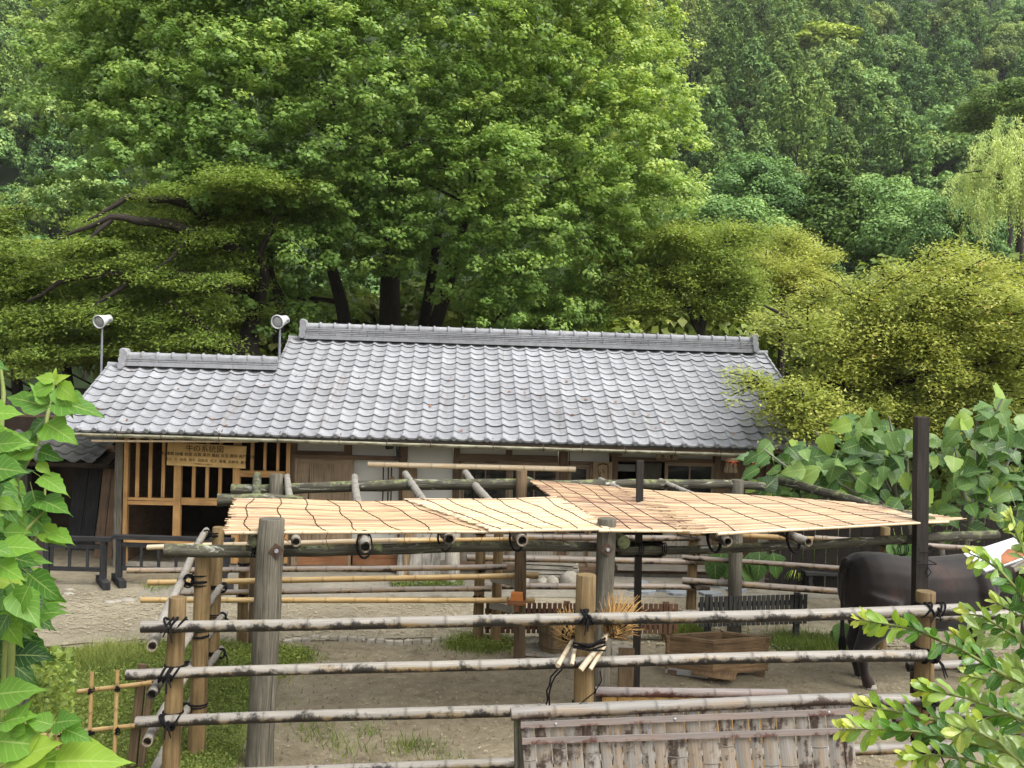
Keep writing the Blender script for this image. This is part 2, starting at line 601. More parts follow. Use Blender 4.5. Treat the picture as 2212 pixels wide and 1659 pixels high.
M['iron'] = plain('iron', srgb(92, 70, 56), 0.7, 0.4, 0.5, 30, metal=0.3)
M['zinc'] = plain('zinc', srgb(186, 188, 190), 0.45, 0.5, 0.2, 14, metal=0.6)
M['plaster'] = plain('plaster', srgb(206, 204, 196), 0.9, 0.1, 0.10, 1.2)
M['stone'] = plain('stone', srgb(166, 160, 146), 0.9, 0.2, 0.35, 9, bump=0.5, vary=0.3)
M['flag'] = plain('flag', srgb(150, 156, 160), 0.85, 0.2, 0.3, 7, bump=0.3, vary=0.25)
M['pebble'] = plain('pebble', srgb(178, 166, 138), 0.9, 0.2, 0.4, 12, vary=0.4)
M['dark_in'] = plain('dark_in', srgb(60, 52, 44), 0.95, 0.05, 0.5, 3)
M['glass_dark'] = None
M['ink'] = plain('ink', srgb(36, 30, 24), 0.8, 0.1, 0.1)
M['chalk'] = plain('chalk', srgb(200, 184, 156), 0.8, 0.1, 0.1)
M['terracotta'] = plain('terracotta', srgb(158, 92, 64), 0.85, 0.2, 0.3, 9)
M['salt'] = plain('salt', srgb(214, 132, 66), 0.7, 0.3, 0.25, 12, bump=0.5)
M['white_panel'] = plain('white_panel', srgb(214, 220, 224), 0.35, 0.5, 0.08, 3, metal=0.2)
M['rust'] = plain('rust', srgb(176, 118, 84), 0.9, 0.2, 0.35, 9)
M['twig'] = plain('twig', srgb(176, 138, 84), 0.9, 0.15, 0.45, 20, vary=0.3)
M['straw'] = plain('straw', srgb(150, 132, 104), 0.9, 0.15, 0.4, 20)
M['red_cord'] = plain('red_cord', srgb(176, 92, 62), 0.9, 0.1, 0.2)
M['blue_tape'] = plain('blue_tape', srgb(150, 196, 222), 0.5, 0.3, 0.1)
M['lamp_white'] = plain('lamp_white', srgb(206, 208, 206), 0.4, 0.5, 0.12, 8)
M['lamp_glass'] = plain('lamp_glass', srgb(150, 152, 152), 0.12, 0.6, 0.2, 5)
M['pole_zinc'] = plain('pole_zinc', srgb(150, 154, 160), 0.4, 0.5, 0.2, 9, metal=0.5)
M['gutter'] = plain('gutter', srgb(172, 170, 146), 0.5, 0.4, 0.0, 5, c2=srgb(96, 92, 70), vary=0.0)
M['black_plastic'] = plain('black_plastic', srgb(28, 28, 30), 0.4, 0.4, 0.2)
M['gourd'] = plain('gourd', srgb(168, 136, 96), 0.7, 0.3, 0.35, 14)
M['hide'] = None

def _tile():
    t = NT('roof_tile_glaze')
    ob = t.coord('Object')
    n = t.noise(ob, 9.0, 6, 0.6)
    col = t.ramp(n, [(0.3, srgb(134, 135, 138)), (0.7, srgb(156, 157, 160))])
    geo = t.n('ShaderNodeNewGeometry')
    big = t.noise(geo.outputs['Position'], 0.55, 4, 0.6)
    col = t.mix(1.0, col, t.ramp(big, [(0.3, (0.88, 0.88, 0.89)), (0.7, (1.07, 1.07, 1.07))]), 'MULTIPLY')
    mp = t.n('ShaderNodeMapping')
    mp.inputs['Scale'].default_value = (7.0, 0.5, 0.5)
    t.l(geo.outputs['Position'], mp.inputs['Vector'])
    st = t.noise(mp.outputs[0], 1.0, 5, 0.7)
    col = t.mix(t.math('MULTIPLY', t.ramp(st, [(0.58, (0, 0, 0)), (0.70, (1, 1, 1))]), 0.5), col, srgb(104, 92, 80))
    fine = t.noise(ob, 60, 4, 0.7)
    col = t.mix(t.ramp(fine, [(0.66, (0, 0, 0)), (0.74, (0.5, 0.5, 0.5))]), col, srgb(120, 118, 108))
    a = t.attr('tint')
    r = t.math('ADD', t.math('MULTIPLY', t.rand(), 0.22), t.math('MULTIPLY', a, 0.22))
    g = t.n('ShaderNodeCombineColor')
    rr = t.math('ADD', r, 0.86)
    for i in range(3):
        t.l(rr, g.inputs[i])
    col = t.mix(1.0, col, g.outputs[0], 'MULTIPLY')
    t.bump(fine, 0.08, 0.003)
    return t.done(col, 0.68, 0.3)
M['tile'] = _tile()
M['tile_dark'] = plain('tile_dark', srgb(88, 88, 84), 0.75, 0.25, 0.4, 8, vary=0.3)

def _glass():
    t = NT('window_glass')
    n = t.noise(t.coord('Object'), 2.0, 3, 0.5)
    t.b.inputs['Coat Weight'].default_value = 0.0
    return t.done(t.ramp(n, [(0.3, srgb(26, 28, 28)), (0.7, srgb(48, 50, 48))]), 0.06, 0.6)
M['glass_dark'] = _glass()

def _ground(name, stops, pit=0.5, fine=90, stone_col=None):
    t = NT(name)
    geo = t.n('ShaderNodeNewGeometry').outputs['Position']
    a = t.noise(geo, 0.6, 6, 0.65)
    b = t.noise(geo, 7.0, 8, 0.72)
    c = t.noise(geo, fine, 4, 0.7)
    f = t.math('ADD', t.math('MULTIPLY', a, 0.45), t.math('MULTIPLY', b, 0.4))
    f = t.math('ADD', f, t.math('MULTIPLY', c, 0.25))
    col = t.ramp(f, stops)
    d = t.noise(geo, 2.3, 8, 0.7)
    col = t.mix(t.math('MULTIPLY', t.ramp(d, [(0.56, (0, 0, 0)), (0.66, (1, 1, 1))]), 0.55), col, srgb(88, 78, 62))
    if stone_col is not None:
        v = t.n('ShaderNodeTexVoronoi')
        v.inputs['Scale'].default_value = 42
        t.l(geo, v.inputs['Vector'])
        col = t.mix(t.ramp(v.outputs['Distance'], [(0.16, (0.75, 0.75, 0.75)), (0.34, (0, 0, 0))]), col, stone_col)
    h = t.math('ADD', t.math('MULTIPLY', b, 1.0), t.math('MULTIPLY', c, 0.35))
    t.bump(h, min(1.0, pit * 1.5), 0.045)
    return t.done(col, 0.93, 0.15)
M['earth'] = _ground('earth', [(0.42, srgb(108, 98, 80)), (0.55, srgb(134, 124, 103)), (0.68, srgb(158, 148, 126))])
M['gravel'] = _ground('gravel', [(0.42, srgb(118, 110, 92)), (0.55, srgb(146, 137, 116)), (0.68, srgb(170, 161, 138))], 0.9, 60, srgb(178, 172, 152))
M['concrete'] = _ground('concrete', [(0.42, srgb(112, 108, 98)), (0.55, srgb(134, 129, 116)), (0.68, srgb(152, 146, 132))], 0.25)
M['soil_grass'] = _ground('soil_grass', [(0.42, srgb(92, 98, 52)), (0.55, srgb(120, 126, 70)), (0.68, srgb(144, 140, 94))], 0.6)
M['forest_floor'] = plain('forest_floor', srgb(48, 62, 34), 0.95, 0.1, 0.5, 0.3)

M['bark'] = wood('bark', srgb(26, 22, 18), srgb(52, 45, 38), srgb(66, 60, 52), gs=(18, 3, 1), bump=0.8)
M['bark_grey'] = wood('bark_grey', srgb(92, 90, 82), srgb(140, 136, 124), gs=(20, 5, 1))
M['stem_green'] = plain('stem_green', srgb(126, 138, 70), 0.6, 0.3, 0.3, 20)
ALB = 1.0
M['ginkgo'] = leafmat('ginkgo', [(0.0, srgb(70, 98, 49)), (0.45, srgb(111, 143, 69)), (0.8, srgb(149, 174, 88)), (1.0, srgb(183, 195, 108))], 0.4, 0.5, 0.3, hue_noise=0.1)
M['maple_dark'] = leafmat('maple_dark', [(0.0, srgb(66, 92, 36)), (0.5, srgb(107, 130, 56)), (0.85, srgb(138, 156, 75)), (1.0, srgb(166, 168, 90))], 0.4, 0.55, 0.25, hue_noise=0.1)
M['maple_light'] = leafmat('maple_light', [(0.0, srgb(94, 112, 49)), (0.5, srgb(144, 156, 76)), (0.85, srgb(177, 182, 98)), (0.96, srgb(196, 192, 110)), (1.0, srgb(204, 166, 118))], 0.38, 0.55, 0.25, hue_noise=0.1)
M['shrub'] = leafmat('shrub', [(0.0, srgb(81, 103, 44)), (0.6, srgb(126, 144, 64)), (1.0, srgb(165, 172, 88))], 0.32, 0.5, 0.3, hue_noise=0.15)
def hillmat(name, a, b, c):
    k = lambda q: srgb(q[0], q[1], q[2] * 0.86)
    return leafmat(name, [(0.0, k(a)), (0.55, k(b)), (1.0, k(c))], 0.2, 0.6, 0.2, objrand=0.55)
M['cedar'] = hillmat('cedar', (66, 87, 54), (102, 122, 72), (143, 155, 94))
M['cedar_olive'] = hillmat('cedar_olive', (68, 94, 52), (102, 128, 70), (138, 158, 94))
M['cypress'] = hillmat('cypress', (66, 96, 62), (104, 134, 82), (147, 165, 104))
M['teal_tree'] = hillmat('teal_tree', (71, 101, 65), (107, 141, 89), (144, 170, 114))
M['yellow_tree'] = hillmat('yellow_tree', (132, 152, 72), (172, 188, 98), (200, 208, 124))
M['willow'] = hillmat('willow', (140, 162, 106), (180, 198, 138), (206, 216, 164))
M['mulberry'] = leafmat('mulberry', [(0.0, srgb(27, 61, 24)), (0.4, srgb(63, 107, 35)), (0.75, srgb(104, 146, 48)), (1.0, srgb(145, 171, 61))], 0.42, 0.5, 0.35, veins=True, objrand=0.3)
M['fig'] = leafmat('fig', [(0.0, srgb(37, 66, 31)), (0.5, srgb(76, 111, 54)), (0.85, srgb(107, 136, 75)), (1.0, srgb(128, 154, 62))], 0.34, 0.45, 0.4, veins=True, objrand=0.45)
M['myrtle'] = leafmat('myrtle', [(0.0, srgb(39, 78, 29)), (0.5, srgb(76, 120, 42)), (0.8, srgb(135, 163, 52)), (1.0, srgb(178, 184, 74))], 0.38, 0.3, 0.5, veins=True, objrand=0.18)
M['grass'] = leafmat('grass', [(0.0, srgb(68, 87, 39)), (0.5, srgb(107, 124, 59)), (1.0, srgb(146, 152, 91))], 0.35, 0.6, 0.2, hue_noise=0.25)
M['sedge'] = leafmat('sedge', [(0.0, srgb(96, 138, 44)), (0.6, srgb(168, 192, 84)), (1.0, srgb(212, 214, 130))], 0.35, 0.5, 0.3)
ALB = 0.78
M['reed'] = None
def _reed():
    t = NT('reed')
    f = t.attr('tint')
    col = t.ramp(f, [(0.0, srgb(92, 66, 52)), (0.2, srgb(146, 112, 92)), (0.45, srgb(182, 152, 120)), (0.7, srgb(200, 174, 132)), (1.0, srgb(214, 196, 172))])
    n = t.noise(t.coord('UV', (1, 9, 1)), 1.0, 4, 0.6)
    col = t.mix(t.ramp(n, [(0.66, (0, 0, 0)), (0.72, (0.7, 0.7, 0.7))]), col, srgb(140, 90, 56))
    return t.done(col, 0.5, 0.3)
M['reed'] = _reed()
# ------------------------------------------------------------------ ground and terrain
def hill_z(x, y):
    k = max(0.0, y - 68 + 0.06 * max(-x, 0))
    return 0.66 * k * (1.0 - math.exp(-k / 9.0)) + 1.6 * math.sin(x * 0.07) * min(1.0, k / 25)
def make_ground():
    xs = np.concatenate([np.linspace(-260, -14, 26), np.linspace(-12, 12, 121), np.linspace(14, 260, 26)])
    ys = np.concatenate([np.linspace(-40, 2.5, 8), np.linspace(3, 22, 150), np.linspace(23, 62, 20)])
    X, Y = np.meshgrid(xs, ys)
    Z = np.zeros_like(X)
    near = (np.abs(X) < 11.5) & (Y > 3.5) & (Y < 21)
    Z += near * (0.005 * np.sin(X * 2.1 + 0.7 * Y) * np.sin(Y * 1.7 - X) + 0.003 * np.sin(X * 7.3) * np.sin(Y * 6.1 + X * 2))
    V = np.stack([X, Y, Z], -1).reshape(-1, 3)
    a, b = X.shape
    i = np.arange(a * b).reshape(a, b)
    Fq = np.stack([i[:-1, :-1], i[:-1, 1:], i[1:, 1:], i[1:, :-1]], -1).reshape(-1, 4)
    o = link('ground', np_mesh('ground', V, Fq, M['earth'], smooth=True))
    tag(o, kind='structure')
    xs = np.linspace(-260, 260, 90)
    ys = np.linspace(61, 360, 60)
    X, Y = np.meshgrid(xs, ys)
    Z = np.vectorize(hill_z)(X, Y) - 0.02
    V = np.stack([X, Y, Z], -1).reshape(-1, 3)
    a, b = X.shape
    i = np.arange(a * b).reshape(a, b)
    Fq = np.stack([i[:-1, :-1], i[:-1, 1:], i[1:, 1:], i[1:, :-1]], -1).reshape(-1, 4)
    o = link('hill', np_mesh('hill', V, Fq, M['forest_floor'], smooth=True))
    tag(o, kind='structure')
make_ground()

def patch(name, outline, z, mat, kind='structure', jag=0.0, sub=4):
    """a flat sheet with an irregular outline (world xy points)"""
    pts = []
    n = len(outline)
    for i in range(n):
        a, b = Vector(outline[i]), Vector(outline[(i + 1) % n])
        for k in range(sub):
            p = a.lerp(b, k / sub)
            pts.append((p.x + rnd.uniform(-jag, jag), p.y + rnd.uniform(-jag, jag), z))
    me = bpy.data.meshes.new(name)
    me.from_pydata(pts, [], [tuple(range(len(pts)))])
    bm = bmesh.new()
    bm.from_mesh(me)
    bmesh.ops.triangulate(bm, faces=bm.faces[:])
    bm.to_mesh(me)
    bm.free()
    if me.polygons[0].normal.z < 0:
        me.flip_normals()
    me.materials.append(mat)
    o = link(name, me)
    return tag(o, kind=kind)
def gxy(*pp):
    return [tuple(gp(x, y))[:2] for x, y in pp]
patch('gravel_path', [(-9, 10.6)] + gxy((60, 1400), (300, 1385), (520, 1392), (700, 1383), (1000, 1378), (1500, 1385), (1760, 1392), (2050, 1400)) + [(9.5, 11.2), (9.5, 13.9), (-9, 13.6)], 0.012, M['gravel'], jag=0.05)
patch('house_apron', gxy((305, 1300), (300, 1282), (340, 1266), (420, 1256)) + [(-4.2, 14.6), (6.6, 15.2), (6.5, 14.0), (2.0, 13.6), (-0.5, 13.3), (-2.5, 13.0), (-3.6, 12.7)], 0.018, M['concrete'], jag=0.02)
patch('grass_bed', gxy((40, 1420), (300, 1392), (420, 1385), (610, 1398), (660, 1420), (600, 1470), (540, 1560), (520, 1659), (430, 1900), (-200, 1900), (-160, 1560)), 0.014, M['soil_grass'], jag=0.05)

# ------------------------------------------------------------------ farmhouse
EL, ER = at(128, 930, 13.75), at(1789, 973, 14.4)
EZ = (EL.z + ER.z) / 2
EL.z = ER.z = EZ
HX = (ER - EL).normalized()
HY = Vector((-HX.y, HX.x, 0))
NCOL = 46
TW = (ER - EL).length / NCOL
SL = 0.4865
TH = math.atan(SL)
SV = (HY * math.cos(TH) + UPV * math.sin(TH))          # up the slope
SN = (UPV * math.cos(TH) - HY * math.sin(TH))          # roof normal
NR_MAIN, NR_LOW, CL = 16, 10, 0.221
LOWC = 11
house = thing('farmhouse', (EL + HY * 0.87 - Vector((0, 0, EZ))), 'long low farmhouse with grey tiled roof in front of the trees', 'house')
WALL0 = EL + HY * 0.87
def W(px, py, d=0.0):
    return onpl(px, py, WALL0 + HY * d, HY)
def wrect(px0, py0, px1, py1, d=0.0):
    """rectangle on the wall plane from its corners in the survey -> centre, half width, half height"""
    ym, xm = (py0 + py1) / 2, (px0 + px1) / 2
    a, b = W(px0, ym, d), W(px1, ym, d)
    t, bt = W(xm, py0, d), W(xm, py1, d)
    c = (a + b) / 2
    c.z = (t.z + bt.z) / 2
    return c, abs((b - a).dot(HX)) / 2, abs(t.z - bt.z) / 2
HAX = (HX, HY, UPV)
def wbox(name, mat, px0, py0, px1, py1, d0, d1, parent=None):
    c, w, h = wrect(px0, py0, px1, py1, (d0 + d1) / 2)
    mb = MB()
    mb.box(c, (w, (d1 - d0) / 2, h), HAX)
    return mb.build(name, mat, parent or house)

def make_roof():
    # deck under the tiles, front and back slopes
    mb = MB()
    th = 0.05
    def slab(c0, c1, r0, r1, back=False):
        a, b = EL + HX * (c0 * TW), EL + HX * (c1 * TW)
        p = [a + SV * r0, b + SV * r0, b + SV * r1, a + SV * r1]
        if back:
            top = SV * r1
            S2 = (-HY * math.cos(TH) + UPV * math.sin(TH))
            # mirror behind the ridge
            q = [x for x in (a + top, b + top)]
            dn = (HY * math.cos(TH) - UPV * math.sin(TH)) * (r1 - r0)
            p = [q[1], q[0], q[0] + dn, q[1] + dn]
        nn = SN if not back else (UPV * math.cos(TH) + HY * math.sin(TH))
        v = [x - nn * 0.012 for x in p] + [x - nn * (0.012 + th) for x in p]
        mb.add(v, [(0, 1, 2, 3), (7, 6, 5, 4), (0, 4, 5, 1), (1, 5, 6, 2), (2, 6, 7, 3), (3, 7, 4, 0)])
    Lm, Ll = NR_MAIN * CL, NR_LOW * CL
    slab(LOWC + 0.02, NCOL, 0.03, Lm)
    slab(0, LOWC, 0.03, Ll)
    slab(LOWC + 0.02, NCOL, 0.03, Lm, True)
    slab(0, LOWC, 0.03, Ll, True)
    roof = mb.build('roof', M['tile_dark'], house)
    # one pantile
    prof = [(a_, h_ * 0.8) for a_, h_ in [(-0.03, 0.030), (0.0, 0.041), (0.05, 0.048), (0.11, 0.046), (0.18, 0.034), (0.27, 0.016), (0.38, 0.005), (0.52, 0.0), (0.68, 0.003), (0.84, 0.013), (0.94, 0.024), (1.0, 0.033)]]
    def tile_mb(full=True, eave=False):
        """local frame: x along the eave, y up the slope, z off the roof"""
        v, f, sm = [], [], []
        n = len(prof)
        L = CL + 0.03
        lift = 0.021
        for t, h in prof:
            v.append((t * TW, 0, h + lift))
        for t, h in prof:
            v.append((t * TW, L * 0.5, h + lift * 0.5))
        for t, h in prof:
            v.append((t * TW, L, h))
        for r in range(2):
            for i in range(n - 1):
                f.append((r * n + i, r * n + i + 1, (r + 1) * n + i + 1, (r + 1) * n + i))
                sm.append(True)
        k = len(v)
        dn = 0.009 if not eave else 0.05
        for t, h in prof:
            v.append((t * TW, 0, h + lift))
        for t, h in prof:
            v.append((t * TW, 0.004 if not eave else 0.0, (h + lift - dn) if not eave else max(min(h + lift - 0.03, 0.03), -0.02)))
        for i in range(n - 1):
            f.append((k + n + i, k + n + i + 1, k + i + 1, k + i))
            sm.append(False)
        k2 = len(v)
        v += [(prof[0][0] * TW, 0, prof[0][1] + lift), (prof[0][0] * TW, L, prof[0][1]), (prof[0][0] * TW, L, prof[0][1] - 0.016), (prof[0][0] * TW, 0, prof[0][1] + lift - 0.016)]
        f.append((k2, k2 + 1, k2 + 2, k2 + 3))
        sm.append(False)
        if eave:                                       # round knob at the foot of the roll
            cx, cz, R = 0.06 * TW, 0.045, 0.042
            m = 12
            ks = len(v)
            for yy, rr in ((0.03, R), (-0.022, R), (-0.030, R * 0.86)):
                for j in range(m):
                    a = 2 * math.pi * j / m
                    v.append((cx + rr * math.cos(a), yy, cz + rr * math.sin(a)))
            for r in range(2):
                for j in range(m):
                    j2 = (j + 1) % m
                    f.append((ks + r * m + j, ks + r * m + j2, ks + (r + 1) * m + j2, ks + (r + 1) * m + j))
                    sm.append(r == 0)
            f.append(tuple(ks + 2 * m + j for j in range(m)))
            sm.append(False)
        return v, f, sm
    def tile_mesh(name, eave):
        v, f, sm = tile_mb(True, eave)
        me = bpy.data.meshes.new(name)
        me.from_pydata(v, [], f)
        me.polygons.foreach_set('use_smooth', sm)
        me.materials.append(M['tile'])
        return me
    R3 = Matrix((HX, SV, SN)).transposed().to_4x4()
    tm, em = tile_mesh('roof_tile', False), tile_mesh('eave_tile', True)
    vj, fj, smj, tj = [], [], [], []
    v0, f0, s0 = tile_mb(True, False)
    for c in range(NCOL):
        for r in range(NR_LOW if c < LOWC else NR_MAIN):
            p = EL + HX * (c * TW + rnd.uniform(-0.002, 0.002)) + SV * (r * CL + rnd.uniform(-0.003, 0.003)) + SN * rnd.uniform(-0.004, 0.004)
            T = Matrix.Translation(p) @ R3 @ Matrix.Rotation(rnd.uniform(-0.014, 0.014), 4, 'Z')
            if r == 0:
                copy_to(em, 'eave_tile', roof, T)
            elif r <= 6:
                copy_to(tm, 'roof_tile', roof, T)
            else:
                k = len(vj)
                vj.extend([tuple(T @ Vector(q) - ORG[roof]) for q in v0])
                fj.extend([[k + i for i in q] for q in f0])
                smj.extend(s0)
                tj.extend([rnd.random()] * len(v0))
    me = bpy.data.meshes.new('upper_tile_courses')
    me.from_pydata(vj, [], fj)
    me.polygons.foreach_set('use_smooth', smj)
    me.attributes.new('tint', 'FLOAT', 'POINT').data.foreach_set('value', tj)
    me.materials.append(M['tile'])
    tag(link('upper_tile_courses', me, roof), kind='stuff')

    # verge tiles: a roll down each gable edge
    for c, r0, r1 in ((0, 0, NR_LOW), (LOWC, NR_LOW, NR_MAIN), (NCOL, 0, NR_MAIN)):
        for r in range(r0, r1):
            mb = MB()
            p = EL + HX * (c * TW - 0.012) + SV * (r * CL)
            mb.beam(p + SN * 0.022 - SV * 0.005, p + SV * (CL + 0.02) + SN * 0.006, 0.03, 0.085, SN)
            mb.build('verge_tile', M['tile'], roof)

    # ridges
    def ridge(name, c0, c1, ncourse, nl, nr_, label):
        Lr = (NR_MAIN if nr_ else NR_LOW) * CL
        a, b = EL + HX * (c0 * TW) + SV * Lr, EL + HX * (c1 * TW) + SV * Lr
        L = (b - a).length
        mb = MB()
        h0 = 0.02
        mb.box((a + b) / 2 + UPV * (h0 + 0.03), (L / 2, 0.16, 0.035), HAX)      # base course
        mb.box((a + b) / 2 + UPV * (h0 + 0.10), (L / 2 - 0.02, 0.075, 0.07), HAX)
        rg = mb.build(name, M['tile'], house)
        rg['label'] = label
        ch, nw = 0.034, 0.29
        tmn = None
        for k in range(ncourse):
            off = (k % 2) * nw * 0.5 
            x = -off
            while x < L - 0.01:
                x0, x1 = max(x, 0.0), min(x + nw - 0.008, L)
                if x1 - x0 > 0.04:
                    m2 = MB()
                    hw = (0.132, 0.118, 0.126, 0.112)[k % 4]
                    m2.box(a + HX * ((x0 + x1) / 2) + UPV * (h0 + 0.068 + ch * (k + 0.5)), ((x1 - x0) / 2, hw, ch / 2 - 0.0045), HAX)
                    m2.build('ridge_course_tile', M['tile'], rg)
                x += nw
        zc = h0 + 0.068 + ch * ncourse + 0.028
        n = int(round(L / 0.262))
        cw = L / n
        for i in range(n):
            m2 = MB()
            P0, P1 = a + HX * (i * cw) + UPV * zc, a + HX * ((i + 1) * cw) + UPV * zc
            m2.tube([P0, P0 + HX * 0.001, P0 + HX * 0.034, P0 + HX * 0.036, P1], [0.068, 0.082, 0.082, 0.064, 0.062], 14, (True, True))
            m2.build('ridge_cap_tile', M['tile'], rg)
        # end ornaments
        for p, s_ in ((a, -1), (b, 1)):
            if s_ == 1 and not nr_:
                continue
            m2 = MB()
            q = p - HX * (s_ * -0.03)
            zt = zc + 0.03
            m2.tube([q + UPV * (zt + 0.035) - HY * 0.11, q + UPV * (zt + 0.035) - HY * 0.10, q + UPV * (zt + 0.035) + HY * 0.10], [0.05, 0.065, 0.065], 14)
            m2.box(q + UPV * (zt - 0.045), (0.05, 0.13, 0.05), HAX)
            m2.tube([q + UPV * (zt - 0.10) - HY * 0.15, q + UPV * (zt - 0.10) + HY * 0.15], [0.062, 0.062], 14)
            m2.box(q + UPV * (zt - 0.16), (0.045, 0.17, 0.05), HAX)
            m2.tube([q + UPV * (zt - 0.205) - HY * 0.21, q + UPV * (zt - 0.205) + HY * 0.2], [0.052, 0.052], 14)
            m2.build('ridge_end_ornament', M['tile'], rg)
            m3 = MB()
            e0 = q + UPV * 0.02 + HX * (s_ * 0.04) - HY * 0.03
            m3.tube([e0, e0 + HX * (s_ * 0.19), e0 + HX * (s_ * 0.22)], [0.05, 0.05, 0.056], 14)
            m3.build('ridge_end_roll', M['tile'], rg)
    ridge('roof_ridge', LOWC + 1.0, NCOL - 1.0, 4, 0, True, 'long upper ridge of stacked grey tiles')
    ridge('roof_ridge', 1.0, LOWC, 2, 0, False, 'short lower ridge of stacked grey tiles')
    # rafters and eave board
    mb = MB()
    p0, p1 = EL + SV * 0.06 - SN * 0.085, ER + SV * 0.06 - SN * 0.085
    mb.beam(p0, p1, 0.03, 0.045, SN)
    mb.build('eave_board', M['house_wood'], house)
    for i in range(24):
        t = (i + 0.5) / 24
        a = EL.lerp(ER, t) + SV * 0.10 - SN * 0.10
        mb = MB()
        mb.beam(a, a + SV * 1.25, 0.05, 0.065, SN)
        mb.build('rafter', M['house_wood'], house)
make_roof()

def wall_parts():
    ZTOP = EZ + 0.87 * SL - 0.09
    def post(px0, px1, mat='house_wood', d0=-0.07, d1=0.07, ztop=None, zb=0.0, name='post'):
        a, b = W(px0, 1080), W(px1, 1080)
        c = (a + b) / 2
        w = abs((b - a).dot(HX)) / 2
        mb = MB()
        zt = ztop or ZTOP
        mb.box(Vector((c.x, c.y, (zt + zb) / 2)) + HY * ((d0 + d1) / 2), (w, (d1 - d0) / 2, (zt - zb) / 2), HAX)
        return mb.build(name, M[mat], house)
    for x0, x1 in ((250, 267), (626, 640), (861, 877), (977, 991), (1206, 1223), (1317, 1331), (1540, 1552), (1650, 1662)):
        post(x0, x1, 'old_wood' if x0 == 250 else 'house_wood')
    for x0, x1 in ((745, 760), (1093, 1107)):
        wbox('short_post', M['house_wood'], x0, 945, x1, 984, -0.06, 0.06)
    # plaster infill
    for r in ((642, 940, 744, 974), (761, 940, 860, 984), (762, 992, 860, 1197), (878, 940, 976, 1208), (992.5, 945, 1092, 982), (1108, 945, 1205, 984), (1224, 945, 1316, 997), (1332, 945, 1539, 989), (1553, 950, 1649, 995)):
        wbox('plaster_panel', M['plaster'], *r, -0.02, 0.04)
    # lintels and rails
    for r in ((641, 974, 745, 983), (992, 982, 1205, 998), (1224, 997, 1317, 1003), (1331, 989, 1540, 998), (1553, 995, 1650, 1001)):
        wbox('lintel', M['house_wood'], *r, -0.055, 0.055)
    wbox('door_track', M['house_wood'], 631, 983, 866, 992, -0.15, -0.072)
    # sliding board door
    d = MB()
    c, w, h = wrect(633, 991, 760, 1222, -0.1)
    d.box(c + HY * 0.018, (w, 0.012, h), HAX)
    door = d.build('door', M['house_door'], house)
    door['label'] = 'plain board sliding door under the eave'
    n = 3
    for i in range(n):
        m = MB()
        cc = c + HX * (-w + (i + 0.5) * 2 * w / n)
        m.box(cc + UPV * 0.02, (w / n - 0.004, 0.011, h - 0.06), HAX)
        m.build('board', M['house_door'], door)
    for sx in (-1, 1):
        m = MB()
        m.box(c + HX * (sx * (w - 0.025)) - HY * 0.014, (0.03, 0.012, h), HAX)
        m.build('stile', M['house_door'], door)
    for sz in (-1, 1):
        m = MB()
        m.box(c + UPV * (sz * (h - 0.04)) - HY * 0.015, (w - 0.055, 0.01, 0.035), HAX)
        m.build('door_rail', M['house_door'], door)
    m = MB()
    m.box(c + HX * (-w + 0.03) - HY * 0.03 + UPV * 0.05, (0.014, 0.008, 0.06), HAX)
    m.build('handle', M['iron'], door)
    wbox('wainscot_board', M['red_board'], 642, 1197, 752, 1220, -0.13, -0.115, door)
    wbox('wainscot', M['red_board'], 762, 1198, 860, 1220, -0.035, 0.02)
    wbox('wainscot', M['grey_door'], 878, 1209, 976, 1228, -0.03, 0.02)
    # threshold and stone footing
    wbox('threshold', M['house_wood'], 630, 1221, 866, 1229, -0.14, 0.08)
    wbox('sill_step', M['grey_door'], 1331, 1222, 1560, 1230, -0.26, 0.02)
    wbox('sill_beam', M['house_wood'], 992, 1224, 1662, 1236, -0.08, 0.06)
    wbox('footing', M['stone'], 250, 1226, 1662, 1262, -0.05, 0.10)
    # glazed sliding doors
    def glazed(px0, px1, py0, py1, cols, rows, d, mat='house_door', low=None, label=None):
        c, w, h = wrect(px0, py0, px1, py1, d)
        s = MB()
        s.box(c + UPV * (h - 0.03), (w, 0.018, 0.03), HAX)
        s.box(c - UPV * (h - 0.05), (w, 0.018, 0.05), HAX)
        for sx in (-1, 1):
            s.box(c + HX * (sx * (w - 0.025)), (0.025, 0.017, h - 0.065), HAX)
        dr = s.build('glazed_door', M[mat], house)
        if label:
            dr['label'] = label
        zb = -h + 0.1 if low is None else -h + low
        zt = h - 0.06
        iw = (w - 0.05) * 2 / cols
        ih = (zt - zb) / rows
        for i in range(cols):
            for j in range(rows):
                m = MB()
                m.box(c + HX * (-(w - 0.05) + (i + 0.5) * iw) + UPV * (zb + (j + 0.5) * ih), (iw / 2 - 0.008, 0.004, ih / 2 - 0.008), HAX)
                m.build('pane', M['glass_dark'], dr)
        for i in range(1, cols):
            m = MB()
            m.box(c + HX * (-(w - 0.05) + i * iw) + UPV * ((zb + zt) / 2), (0.010, 0.012, (zt - zb) / 2), HAX)
            m.build('glazing_bar', M[mat], dr)
        for j in range(1, rows):
            m = MB()
            m.box(c + UPV * (zb + j * ih) , (w - 0.06, 0.009, 0.009), HAX)
            m.build('glazing_bar', M[mat], dr)
        if low:
            for i in range(cols * 2):
                m = MB()
                bw = (w - 0.05) / (cols * 2)
                m.box(c + HX * (-(w - 0.05) + (2 * i + 1) * bw) + UPV * (-h + low / 2 + 0.03), (bw - 0.003, 0.008, low / 2 - 0.035), HAX)
                m.build('board', M['grey_door'], dr)
        return dr
    glazed(993, 1099, 999, 1224, 2, 3, 0.0, low=0.55)
    glazed(1098, 1205, 999, 1224, 2, 3, -0.045, low=0.55)
    glazed(1224, 1270, 1004, 1224, 1, 3, 0.0, low=0.55)
